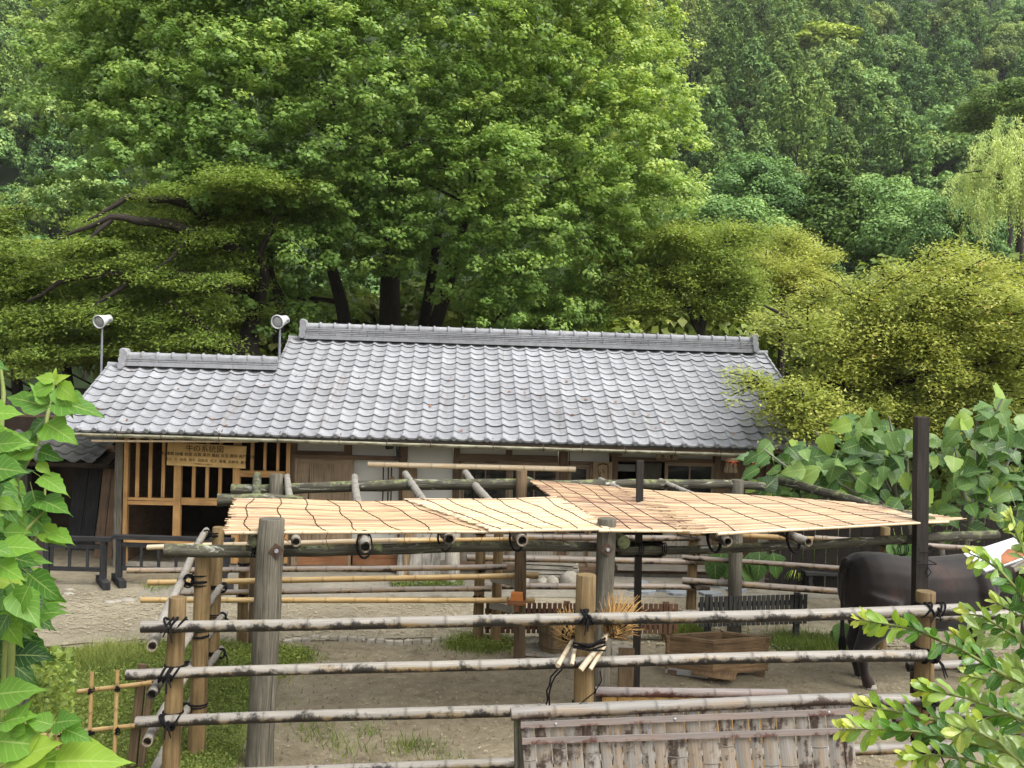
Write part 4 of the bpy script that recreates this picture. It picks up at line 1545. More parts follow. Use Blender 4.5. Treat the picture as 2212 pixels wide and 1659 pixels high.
# ------------------------------------------------------------------ side fence on the left
side = thing('side_fence', gp(425, 1635), 'bamboo side fence running back from the front corner post', 'fence')
P2, P3 = gp(424, 1632), gp(458, 1443)
P2t, P3t = vert_at(P2, 432, 1192), vert_at(P3, 463, 1138)
P2t += Vector((0.02, 0, 0)); P3t += Vector((0.03, 0, 0))
rough_post(P2 - UPV * 0.02, P2t, 0.068, 'post', M['peeled_post'], side)
rough_post(P3 - UPV * 0.02, P3t, 0.062, 'post', M['peeled_post'], side)
SDn = (P3 - P2).normalized()
near = on_front(331, 1395, -0.02)
ends = [((331, 1396), (446, 1146)), ((326, 1503), (480, 1262)), ((320, 1604), (486, 1325)), ((318, 1705), (478, 1402))]
srails = []
for (x0, y0), (x1, y1) in ends:
    a = on_front(x0, y0, 0.06)
    zfar = None
    d = ray(x1, y1)
    b = CAM + d * (10.15 / d.y)
    mb = MB()
    mb.bamboo(a, b, 0.033, 0.036, 0.28, 0.006, 14, 0.76)
    mb.build('rail', M['bamboo_grey'], side)
    srails.append((a, b))
for p, t_, r in ((P2, P2t, 0.068), (P3, P3t, 0.062)):
    for a, b in srails:
        t = (p.y - a.y) / (b.y - a.y)
        q = a.lerp(b, t)
        c = Vector((p.x, p.y, q.z))
        f = Vector((q.x - p.x, q.y - p.y, 0))
        f = f.normalized() if f.length > 0.02 else Vector((-1, 0, 0))
        lash(side, c, UPV, (b - a), r, 0.036, f, 4, tail=rnd.random() < 0.5)

# ------------------------------------------------------------------ low garden fence of thin bamboo
gf = thing('garden_fence', gp(250, 1560), 'low thin bamboo garden fence in the grass on the left', 'fence')
g0y, g1y = 7.3, 7.0
def gfp(px, py):
    t = (px - 60) / 260.0
    return at(px, py, 7.55 - 0.25 * t)
for (x0, y0, x1, y1, nm) in ((92, 1502, 330, 1474, 'rail'), (70, 1592, 312, 1566, 'rail')):
    mb = MB()
    mb.bamboo(gfp(x0, y0), gfp(x1, y1), 0.018, 0.019, 0.2, 0.004, 10, 0.7)
    mb.build('rail', M['bamboo_tan'], gf)
for x, yt in ((135, 1457), (203, 1449), (258, 1445)):
    t = gfp(x, yt)
    mb = MB()
    b = Vector((t.x - 0.01, t.y, -0.02))
    t2 = t.copy()
    off = Vector((0, -0.036, 0))
    mb.bamboo(b + off, t2 + off, 0.016, 0.016, 0.19, 0.004, 10, 0.6)
    mb.build('upright', M['bamboo_tan'], gf)
    for (x0, y0, x1, y1) in ((92, 1502, 330, 1474), (70, 1592, 312, 1566)):
        c = gfp(x, y0 + (y1 - y0) * (x - x0) / (x1 - x0))
        lash(gf, c + off, UPV, (1, 0, 0), 0.016, 0.001, (0, -1, 0), 2, thick=0.004, tail=False)
for x, yt, m_ in ((302, 1440, 'brown_post'), (322, 1450, 'brown_post')):
    t = gfp(x, yt)
    t.y += 0.06
    b = Vector((t.x - 0.07, t.y, -0.02))
    mb = MB()
    mb.beam(b, t, 0.07 if x == 302 else 0.045, 0.035, (0, 1, 0))
    mb.build('stake', M[m_], gf)

# ------------------------------------------------------------------ pergola
YAW = math.radians(15)
PX = Vector((math.cos(YAW), math.sin(YAW), 0))
PY = Vector((-math.sin(YAW), math.cos(YAW), 0))
Q1 = gp(560, 1655)
BP0 = Q1 + PY * 0.16                                            # line of the front beam, behind its posts
def on_pf(px, py, off=0.0):
    return onpl(px, py, BP0 + PY * off, PY)
perg = thing('shade_pergola', Q1, 'lichen covered log pergola carrying bamboo poles over the cattle pen', 'pergola')
q1t = onpl(587, 1120, Q1, PY)
rough_post(Q1 - UPV * 0.02, q1t, 0.108, 'post', M['old_wood'], perg, 16)
Q2t = on_pf(1311, 1120, -0.16)
Q2 = Vector((Q2t.x - 0.02, Q2t.y, -0.02))
rough_post(Q2, Q2t, 0.088, 'post', M['old_wood'], perg, 16)
bolt(perg, onpl(597, 1190, Q1 - PY * 0.112, PY), -PY)
bolt(perg, on_pf(1312, 1187, -0.16 - 0.094), -PY)
def log(name, a, b, r0, r1, mat='log_lichen', n=14):
    mb = MB()
    m = 13
    pts, rad = [], []
    for i in range(m):
        t = i / (m - 1)
        pts.append(a.lerp(b, t) + UPV * (0.02 * math.sin(3.5 * t + r0 * 90)) * min(1, 8 * t * (1 - t)) + Vector((0, rnd.uniform(-0.006, 0.006), rnd.uniform(-0.006, 0.006))))
        rad.append((r0 + (r1 - r0) * t) * rnd.uniform(0.96, 1.04))
    mb.tube(pts, rad, n, jit=0.02)
    return mb.build(name, M[mat], perg)
fb0, fb1 = on_pf(354, 1189), on_pf(1352, 1183)
log('front_beam', fb0, fb1, 0.054, 0.042)
fb2, fb3 = on_pf(1338, 1190, 0.02), on_pf(2154, 1157, 0.02)
log('front_beam', fb2, fb3, 0.040, 0.052)
# cross logs whose cut ends show beside the posts
def back_of(p, L, dz=0.0):
    return p + PY * L + UPV * dz
c1a = on_pf(572, 1172, 0.0) ; c1a.z += 0.0
DEP = 2.75
def crosslog(a, L, r, dz):
    log('side_beam', a, back_of(a, L, dz), r, r * 0.95)
ca = on_pf(548, 1172, -0.12); crosslog(ca, DEP + 0.5, 0.05, 0.16)
cb = on_pf(1348, 1172, -0.12); crosslog(cb, DEP + 0.5, 0.062, 0.16)
cc = on_pf(2012, 1127, -0.05); crosslog(cc, DEP + 0.4, 0.058, 0.05)
# back posts and back beam
T3 = gp(1122, 1423); T3t = vert_at(T3, 1113, 1016)
rough_post(T3 - UPV * 0.02, T3t - Vector((0.04, 0, 0)), 0.066, 'post', M['brown_post'], perg)
Wb = Vector((Q1.x, Q1.y, 0)) + PY * (DEP + 0.3)
B1t = onpl(597, 1024, BP0 + PY * (DEP - 0.1), PY)
B1 = Vector((B1t.x, B1t.y, -0.02))
rough_post(B1, B1t, 0.075, 'post', M['old_wood'], perg)
Wt = at(1592, 1036, 11.6); rough_post(Vector((Wt.x + 0.03, Wt.y, -0.02)), Wt, 0.085, 'post', M['old_wood'], perg)
bb0, bb1 = onpl(500, 1058, BP0 + PY * (DEP + 0.05), PY), at(1146, 1047, T3.y + 0.12)
log('back_beam', bb0, bb1, 0.062, 0.066)
log('back_beam', at(1140, 1046, T3.y + 0.14), at(1650, 1050, 11.75), 0.06, 0.055)
log('mid_beam', onpl(470, 1079, BP0 + PY * 1.35, PY), onpl(660, 1086, BP0 + PY * 1.35, PY), 0.062, 0.055)
_pf, _pb = on_pf(972, 1168, -0.30), onpl(876, 1026, BP0 + PY * (DEP + 0.35), PY)
_rise = (_pb.z - _pf.z) / (DEP + 0.65)
ROOF_N = (UPV - PY * _rise).normalized()
def on_roof(px, py, off=0.0):
    return onpl(px, py, _pf + ROOF_N * off, ROOF_N)
# bamboo poles laid across, front ends towards the camera
pole_pts = []
for x0, y0, x1, y1, r in ((790, 1181, 766, 1030, 0.047), (972, 1166, 876, 1024, 0.050), (1130, 1168, 1006, 1021, 0.050), (1572, 1170, None, None, 0.044), (1748, 1171, None, None, 0.042), (640, 1172, None, None, 0.04)):
    a = on_roof(x0, y0)
    if x1:
        b = on_roof(x1, y1)
    else:
        b = a + (PY + UPV * _rise) * (DEP + 0.5)
    mb = MB()
    mb.bamboo(a, b, r, r * 0.85, 0.27, 0.005, 16, 0.74)
    mb.build('roof_pole', M['bamboo_grey'], perg)
    if x0 != 640:
        t = 0.30 / (DEP + 0.65)
        q = a.lerp(b, t * 0.9)
        mb = MB()
        dv = (b - a).normalized()
        sx = dv.cross(UPV).normalized()
        for k in range(3):
            o = (k - 1) * 0.014
            mb.tube([q + dv * (o + 0.04 * math.sin(u)) + sx * (0.062 * math.cos(u)) + UPV * (-0.045 + 0.105 * math.sin(u)) for u in np.linspace(0, 6.2832, 19)], 0.0075, 6, (False, False))
        mb.build('rope_lashing', M['rope'], perg)
for px in (551, 1380, 1430, 1950):
    q = on_pf(px, 1187)
    mb = MB()
    for k in range(3):
        mb.tube([q + PX * (0.02 * k - 0.02 + 0.01 * math.sin(u)) + PY * (0.06 * math.cos(u)) + UPV * (0.06 * math.sin(u)) for u in np.linspace(0, 6.2832, 17)], 0.005, 6, (False, False))
    mb.build('rope_lashing', M['rope'], perg)
# tall charred post at the right end and the dark squared post through the mats
St = on_pf(1990, 900, -0.12)
Sb = on_pf(1993, 1290, -0.12)
tp_ = thing('charred_post', Vector((Sb.x, Sb.y, 0)), 'tall black squared post rising above the mats at the right', 'post')
rough_post(Vector((Sb.x, Sb.y, -0.02)), St, 0.074, 'shaft', M['dark_post'], tp_, 4, square=True, wob=0.01)
mb = MB()
for z in (1.62, 1.50):
    c = Vector((Sb.x, Sb.y, z))
    mb.tube([c + Vector((x, y, 0.008 * i)) for i, (x, y) in enumerate(((-0.087, -0.087), (0.087, -0.087), (0.087, 0.087), (-0.087, 0.087), (-0.087, -0.087)))], 0.005, 5)
c = Vector((Sb.x, Sb.y - 0.09, 1.48))
mb.tube([c, c + Vector((-0.03, -0.01, -0.06)), c + Vector((0, 0, -0.1)), c + Vector((0.03, -0.01, -0.05)), c], 0.005, 5)
mb.build('rope_lashing', M['rope'], tp_)
bt = at(1383, 995, 9.6); bb = at(1374, 1480, 9.6)
tp2 = thing('dark_post', Vector((bb.x, bb.y, 0)), 'slim black squared post standing up through the reed mats', 'post')
rough_post(Vector((bb.x, bb.y, -0.02)), bt, 0.043, 'shaft', M['dark_post'], tp2, 4, square=True, wob=0.02)
for px, w_ in ((1306, 0.085), (1352, 0.10)):
    b = at(px, 1450, 9.0)
    mb = MB()
    mb.beam((b.x, b.y, 0), (b.x, b.y, 0.62), w_ * 1.5, 0.06, (0, 1, 0))
    tag(mb.build('plank_stub', M['brown_post']), 'short dark plank standing behind the middle fence post, ' + ('left one' if px == 1306 else 'right one'), 'plank')

# ------------------------------------------------------------------ reed mats
def reed_mat(name, label, FLc, FRc, BLc, BRc, sag, nre, nstr, cols, seed, ragged=0.03, slatw=1.0):
    """reeds run left to right; corner points front-left.. back-right"""
    r2 = random.Random(seed)
    s = thing(name, (FLc + FRc) / 2, label, 'reed mat', 'reed mats on the pergola')
    V, Fq, tn, UV = [], [], [], []
    mb = MB()
    def surf(u, v):
        p = FLc.lerp(FRc, u).lerp(BLc.lerp(BRc, u), v)
        p = p + UPV * (sag[0] * math.sin(math.pi * u) * 1.0 + sag[1] * math.sin(math.pi * v) + sag[2] * math.sin(2 * math.pi * u + 1.0) * 0.5)
        return p
    depth = ((BLc - FLc).length + (BRc - FRc).length) / 2
    rr = depth / nre * 0.50
    for i in range(nre):
        v = (i + 0.5 + r2.uniform(-0.3, 0.3)) / nre
        u0, u1 = -r2.random() * ragged, 1 + r2.random() * ragged
        if r2.random() < 0.3:
            u0 += r2.uniform(0, 0.12)
        if r2.random() < 0.3:
            u1 -= r2.uniform(0, 0.12)
        dv = r2.uniform(-0.4, 0.4) / nre
        m = 12
        lift = r2.uniform(-0.3, 0.9) * rr
        pts = [surf(u0 + (u1 - u0) * k / m, min(max(v + dv * (k / m - 0.5) * 2, -0.01), 1.01)) + UPV * (lift + r2.uniform(-0.2, 0.2) * rr) for k in range(m + 1)]
        c = min(max(r2.gauss(cols[0], cols[1] * 0.9), 0), 1)
        if r2.random() < cols[2]:
            c *= r2.uniform(0.1, 0.6)
        mb.tube(pts, [rr * r2.uniform(0.8, 1.15)] * (m + 1), 5, (True, True), [min(max(c + r2.gauss(0, 0.13), 0), 1) * (0.25 if r2.random() < 0.04 else 1.0) for _ in range(m + 1)])
    tag(mb.build('reeds', M['reed'], s), kind='stuff')
    for k in range(nstr):
        u = (k + 0.45) / nstr
        mb = MB()
        ph = r2.uniform(0, 6)
        nn = int(nre * 0.26)
        pts = []
        for j in range(nn + 1):
            v = j / nn
            uu = u + 0.014 * math.sin(5 * v + ph) + 0.009 * math.sin(13 * v + ph) + r2.uniform(-0.003, 0.003)
            pts.append(surf(uu, v) + UPV * (rr * 1.25 + 0.0015 * (j % 2)))
        mb.tube(pts, 0.005, 5)
        e = pts[0]
        mb.tube([e, e + Vector((r2.uniform(-0.02, 0.02), -0.02, -0.05)), e + Vector((r2.uniform(-0.04, 0.04), -0.02, -0.05 - r2.random() * 0.1))], [0.004, 0.003, 0.002], 5)
        mb.build('binding_cord', M['cord'], s)
    mb = MB()
    a, b = surf(0.0, 0.0) - UPV * 0.012, surf(1.0, 0.0) - UPV * 0.012
    mb.bamboo(a - PX * 0.03, b + PX * 0.02, 0.015, 0.013, 0.22, 0.003, 10, 0)
    mb.build('edge_rod', M['bamboo_pale'], s)
    return s
Z0, Z1 = 1.93, 2.16
def on_mat(px, py, z):
    return gp(px, py, z)
def back(p, L, rise):
    return p + PY * L + UPV * rise
def mr(px, py, off=0.062):
    return on_roof(px, py, off)
reed_mat('reed_mat', 'golden yellow reed mat, leftmost on the pergola', mr(494, 1150), mr(1068, 1148), mr(516, 1073), mr(900, 1083), (-0.01, 0.0, 0.012), 165, 7, (0.60, 0.17, 0.12), 11)
reed_mat('reed_mat', 'pale pinkish reed mat second from the left on the pergola', mr(1062, 1145, 0.085), mr(1318, 1141, 0.078), mr(880, 1079, 0.085), mr(1200, 1074, 0.078), (-0.006, 0.0, 0.008), 165, 6, (0.82, 0.16, 0.08), 13)
reed_mat('reed_mat', 'reddish brown reed mat in the middle with the black post through it', mr(1300, 1144, 0.07), mr(1568, 1146, 0.062), mr(1145, 1037, 0.07), mr(1400, 1058, 0.062), (0.0, -0.004, 0.0), 240, 6, (0.40, 0.22, 0.2), 14)
reed_mat('reed_mat', 'ragged yellow reed mat, rightmost, its loose reeds fanning past the black post', mr(1556, 1150, 0.082), mr(2045, 1124, 0.062), mr(1385, 1057, 0.082), mr(1790, 1081, 0.064), (0.0, -0.004, -0.01), 200, 6, (0.56, 0.24, 0.2), 15, 0.14)

# ------------------------------------------------------------------ inner rails of the pen
pen = thing('inner_fence', gp(1032, 1388), 'row of long thin bamboo rails across the middle of the pen', 'fence')
T1, T2 = gp(1032, 1387), gp(1070, 1392)
rough_post(T1 - UPV * 0.02, vert_at(T1, 1032, 1146), 0.062, 'post', M['peeled_post'], pen)
rough_post(T2 - UPV * 0.02, vert_at(T2, 1068, 1146), 0.060, 'post', M['peeled_post'], pen)
L1, L2 = gp(523, 1388), gp(545, 1398)
rough_post(L1 - UPV * 0.02, vert_at(L1, 526, 1152), 0.062, 'post', M['peeled_post'], pen)
rough_post(L2 - UPV * 0.02, vert_at(L2, 548, 1160), 0.05, 'post', M['brown_post'], pen)
for x0, y0, x1, y1, r, m_, y_ in ((275, 1232, 1095, 1224, 0.034, 'bamboo_inner', 10.75), (320, 1258, 1163, 1242, 0.034, 'bamboo_tan', 10.55), (372, 1283, 1062, 1272, 0.034, 'bamboo_inner', 10.8), (305, 1296, 1155, 1297, 0.032, 'bamboo_tan', 10.5), (318, 1183, 940, 1166, 0.03, 'bamboo_pale', 10.7), (860, 1168, 1157, 1163, 0.024, 'bamboo_tan', 10.6)):
    mb = MB()
    mb.bamboo(at(x0, y0, y_ - 0.12), at(x1, y1, y_ + 0.12), r, r, 0.36, 0.003, 12, 0.74)
    mb.build('rail', M[m_], pen)
for (x, y, w_) in ((1090, 1252, 30), (1088, 1310, 30)):
    a, b = at(x - 28, y - 4, 11.0), at(x + 20, y + 6, 10.72)
    mb = MB()
    mb.beam(a, b, 0.05, 0.085)
    mb.build('bracket', M['plank_grey'], pen)
for c_, r_ in ((T1, 0.062), (L1, 0.062)):
    for z in (1.35, 0.9, 0.55):
        lash(pen, Vector((c_.x, c_.y, z)), UPV, (1, 0, 0), r_, 0.03, (0, -1, 0), 3, tail=False, thick=0.007)
s = thing('salt_lick', at(1116, 1300, 10.45), 'orange salt block on a small wooden tray fixed to a post', 'salt lick')
c = at(1116, 1302, 10.45)
mb = MB()
mb.box(c, (0.10, 0.085, 0.012))
for a, h_ in (((0, -0.085, 0.02), (0.10, 0.008, 0.022)), ((0.1, 0, 0.02), (0.008, 0.085, 0.022)), ((-0.1, 0, 0.02), (0.008, 0.085, 0.022))):
    mb.box(c + Vector(a), h_)
mb.box(c - Vector((0, -0.05, 0.06)), (0.03, 0.03, 0.05))
mb.build('tray', M['red_board'], s)
bm_ = MB()
bm_.box(c + Vector((0, 0, 0.065)), (0.075, 0.06, 0.05), taper=0.86)
bm_.build('salt_block', M['salt'], s)

bf = thing('back_fence', gp(1491, 1364), 'far bamboo rail fence of the pen in front of the house', 'fence')
U = gp(1491, 1364); Vp = gp(1903, 1403)
rough_post(U - UPV * 0.02, vert_at(U, 1491, 1142), 0.064, 'post', M['peeled_post'], bf)
rough_post(Vp - UPV * 0.02, vert_at(Vp, 1906, 1138), 0.058, 'post', M['peeled_post'], bf)
for x0, y0, x1, y1, r, ya, yb, m_ in ((1046, 1160, 1512, 1162, 0.040, 11.4, 11.85, 'bamboo_inner'), (1008, 1205, 1520, 1214, 0.042, 11.4, 11.85, 'bamboo_inner'), (1040, 1267, 1532, 1269, 0.042, 11.4, 11.85, 'bamboo_inner'),
                                      (1460, 1149, 1770, 1165, 0.036, 11.8, 11.4, 'bamboo_tan'), (1473, 1203, 1990, 1238, 0.034, 11.82, 11.2, 'bamboo_inner'), (1474, 1254, 1960, 1289, 0.044, 11.82, 11.2, 'bamboo_inner'), (1760, 1162, 2126, 1187, 0.036, 11.4, 10.9, 'bamboo_inner'),
                                      (1475, 1322, 1560, 1322, 0.03, 11.8, 11.7, 'bamboo_inner')):
    mb = MB()
    mb.bamboo(at(x0, y0, ya), at(x1, y1, yb), r, r * 0.95, 0.34, 0.003, 12, 0.74)
    mb.build('rail', M[m_], bf)
for c_, r_ in ((U, 0.064), (Vp, 0.058)):
    for z in (1.30, 0.98, 0.62):
        lash(bf, Vector((c_.x, c_.y, z)), UPV, (1, 0, 0), r_, 0.035, (0, -1, 0), 3, tail=False)
# ------------------------------------------------------------------ feed box
def feed_box():
    zr = 0.42
    c = [gp(1438, 1374, zr), gp(1541, 1387, zr), gp(1662, 1378, zr)]
    l, f, r = c
    b = l + r - f
    s = thing('feed_box', Vector((f.x, f.y, 0)), 'open brown wooden feed box on the ground of the pen', 'box')
    def wallp(p, q, name, th=0.03):
        d = (q - p).normalized()
        n = Vector((-d.y, d.x, 0))
        for k in range(2):
            mb = MB()
            z0, z1 = (0.06, 0.235) if k == 0 else (0.238, 0.405)
            o = n * (th / 2)
            mb.box((p + q) / 2 - UPV * (zr - (z0 + z1) / 2) + o, ((q - p).length / 2 - 0.002, th / 2, (z1 - z0) / 2), (d, n, UPV))
            mb.build('side_board', M['box_wood'], s)
        mb = MB()
        mb.box((p + q) / 2 + UPV * (0.42 - zr) + n * (th / 2), ((q - p).length / 2 + 0.012, 0.026, 0.013), (d, n, UPV))
        mb.build('rim', M['box_wood'], s)
    wallp(l, f, 'a'); wallp(f, r, 'b'); wallp(r, b, 'c'); wallp(b, l, 'd')
    mb = MB()
    d = (f - l).normalized(); n = Vector((-d.y, d.x, 0))
    mb.box((l + r) / 2 - UPV * (zr - 0.075), ((f - l).length / 2 - 0.03, (r - f).length / 2 - 0.03, 0.012), (d, n, UPV))
    mb.build('bottom_board', M['box_wood'], s)
    mb = MB()
    mb.box((l + f) / 2 - UPV * (zr - 0.045) - n * 0.006, ((f - l).length / 2 * 0.96, 0.006, 0.03), (d, n, UPV))
    mb.build('metal_strip', M['zinc'], s)
    for p in (l, f, r, b):
        mb = MB()
        q = p.lerp((l + r) / 2, 0.16)
        mb.box(Vector((q.x, q.y, 0.03)), (0.05, 0.05, 0.03), (d, n, UPV))
        mb.build('foot', M['brown_post'], s)
feed_box()

def tub():
    c = gp(1199, 1404)
    s = thing('wooden_tub', c, 'round weathered wooden tub behind the front fence', 'tub')
    R0, R1, H = 0.185, 0.215, 0.36
    n = 18
    for i in range(n):
        a0, a1 = 2 * math.pi * i / n + 0.012, 2 * math.pi * (i + 1) / n - 0.012
        mb = MB()
        vs_ = []
        for r_, z in ((R0, 0.0), (R1, H)):
            for rr in (r_, r_ - 0.02):
                for a in (a0, a1):
                    vs_.append(c + Vector((rr * math.cos(a), rr * math.sin(a), z)))
        fs = [(0, 1, 5, 4), (3, 2, 6, 7), (4, 5, 7, 6), (1, 3, 7, 5), (2, 0, 4, 6), (0, 2, 3, 1)]
        o = rnd.random() * 5
        mb.add(vs_, fs, [[(o, 0), (o + 0.07, 0), (o + 0.07, H), (o, H)]] * 6)
        mb.build('stave', M['tub_wood'], s)
    for z in (0.07, 0.24):
        r_ = R0 + (R1 - R0) * z / H + 0.006
        mb = MB()
        mb.tube([c + Vector((r_ * math.cos(a), r_ * math.sin(a), z)) for a in np.linspace(0, 2 * math.pi, 33)], 0.009, 6, (False, False))
        mb.build('hoop', M['brown_post'], s)
    mb = MB()
    mb.lathe(c, [(R0 - 0.02, 0.03), (R0 - 0.02, 0.05)], 20)
    mb.build('bottom', M['tub_wood'], s)
    mb = MB()
    mb.box(c + Vector((0.06, 0.02, 0.28)), (0.07, 0.01, 0.14))
    tag(mb.build('scoop_board', M['red_board']), 'reddish board standing inside the wooden tub', 'board')
    patch('tub_slab', [(c.x - 0.38, c.y - 0.30), (c.x + 0.9, c.y - 0.36), (c.x + 1.0, c.y + 0.45), (c.x - 0.3, c.y + 0.5)], 0.012, M['concrete'], jag=0.02)
tub()

def picket(name, label, p0, p1, z0, z1, n, mat, legs, back_cards):
    s = thing(name, (p0 + p1) / 2, label, 'fence')
    d = (p1 - p0).normalized()
    nn = Vector((-d.y, d.x, 0))
    L = (p1 - p0).length
    me = None
    for i in range(n):
        t = (i + 0.5) / n
        q = p0.lerp(p1, t)
        mb = MB()
        w = L / n * 0.36
        mb.box(q + UPV * ((z0 + z1) / 2) - nn * 0.018, (w, 0.008, (z1 - z0) / 2), (d, nn, UPV))
        mb.build('picket', M[mat], s)
    for z in (z0 + (z1 - z0) * 0.2, z0 + (z1 - z0) * 0.72):
        mb = MB()
        mb.box((p0 + p1) / 2 + UPV * z, (L / 2, 0.010, 0.03), (d, nn, UPV))
        mb.build('rail', M[mat], s)
    for t in legs:
        q = p0.lerp(p1, t)
        mb = MB()
        mb.box(q + UPV * ((z1 + 0.0) / 2) + nn * 0.035, (0.035, 0.024, z1 / 2 + 0.01), (d, nn, UPV))
        mb.build('post', M[mat], s)
a, b = gp(1046, 1386), gp(1462, 1387)
picket('picket_fence', 'low brown picket fence behind the tub', a, b, 0.11, 0.48, 38, 'picket_brown', (0.05, 0.42, 0.94), 0)
a, b = gp(1506, 1394), gp(1740, 1385)
picket('picket_fence', 'low black picket fence behind the feed box', a, b, 0.23, 0.60, 23, 'picket_black', (0.1, 0.92), 0)

# ------------------------------------------------------------------ black barriers by the stable
def barrier(label, x0, x1, foot_px, yb, feet):
    Y = gp(foot_px, yb).y
    p0, p1 = at(x0, 1162, Y), at(x1, 1164, Y)
    s = thing('black_barrier', Vector(((p0.x + p1.x) / 2, Y, 0)), label, 'barrier')
    p0.z = p1.z = (p0.z + p1.z) / 2
    H = p0.z
    ex = Vector((1, 0, 0))
    mb = MB(); mb.box((p0 + p1) / 2, ((p1.x - p0.x) / 2, 0.05, 0.03)); mb.build('top_rail', M['black_wood'], s)
    for z in (H - 0.11, 0.25):
        mb = MB(); mb.box(Vector(((p0.x + p1.x) / 2, Y, z)), ((p1.x - p0.x) / 2 - 0.06, 0.018, 0.03)); mb.build('rail', M['black_wood'], s)
    for fx in feet:
        x = p0.x + (p1.x - p0.x) * fx
        mb = MB(); mb.box(Vector((x, Y, H / 2 + 0.02)), (0.038, 0.038, H / 2 - 0.052)); mb.build('post', M['black_wood'], s)
        mb = MB(); mb.box(Vector((x, Y, 0.07)), (0.05, 0.30, 0.05), (Vector((0.93, 0.3, 0)), Vector((-0.55, 0.83, 0)), UPV)); mb.build('foot', M['black_wood'], s)
    n = int((p1.x - p0.x) / 0.24)
    for i in range(n):
        x = p0.x + (i + 0.7) * (p1.x - p0.x) / n
        mb = MB(); mb.box(Vector((x, Y, (H - 0.14 + 0.28) / 2)), (0.018, 0.016, (H - 0.14 - 0.28) / 2)); mb.build('baluster', M['black_wood'], s)
barrier('black wooden barrier by the dark shed, the left one', 86, 240, 220, 1268, (0.1, 0.9))
barrier('black wooden barrier in front of the stable, the right one', 243, 505, 256, 1264, (0.06, 0.93))

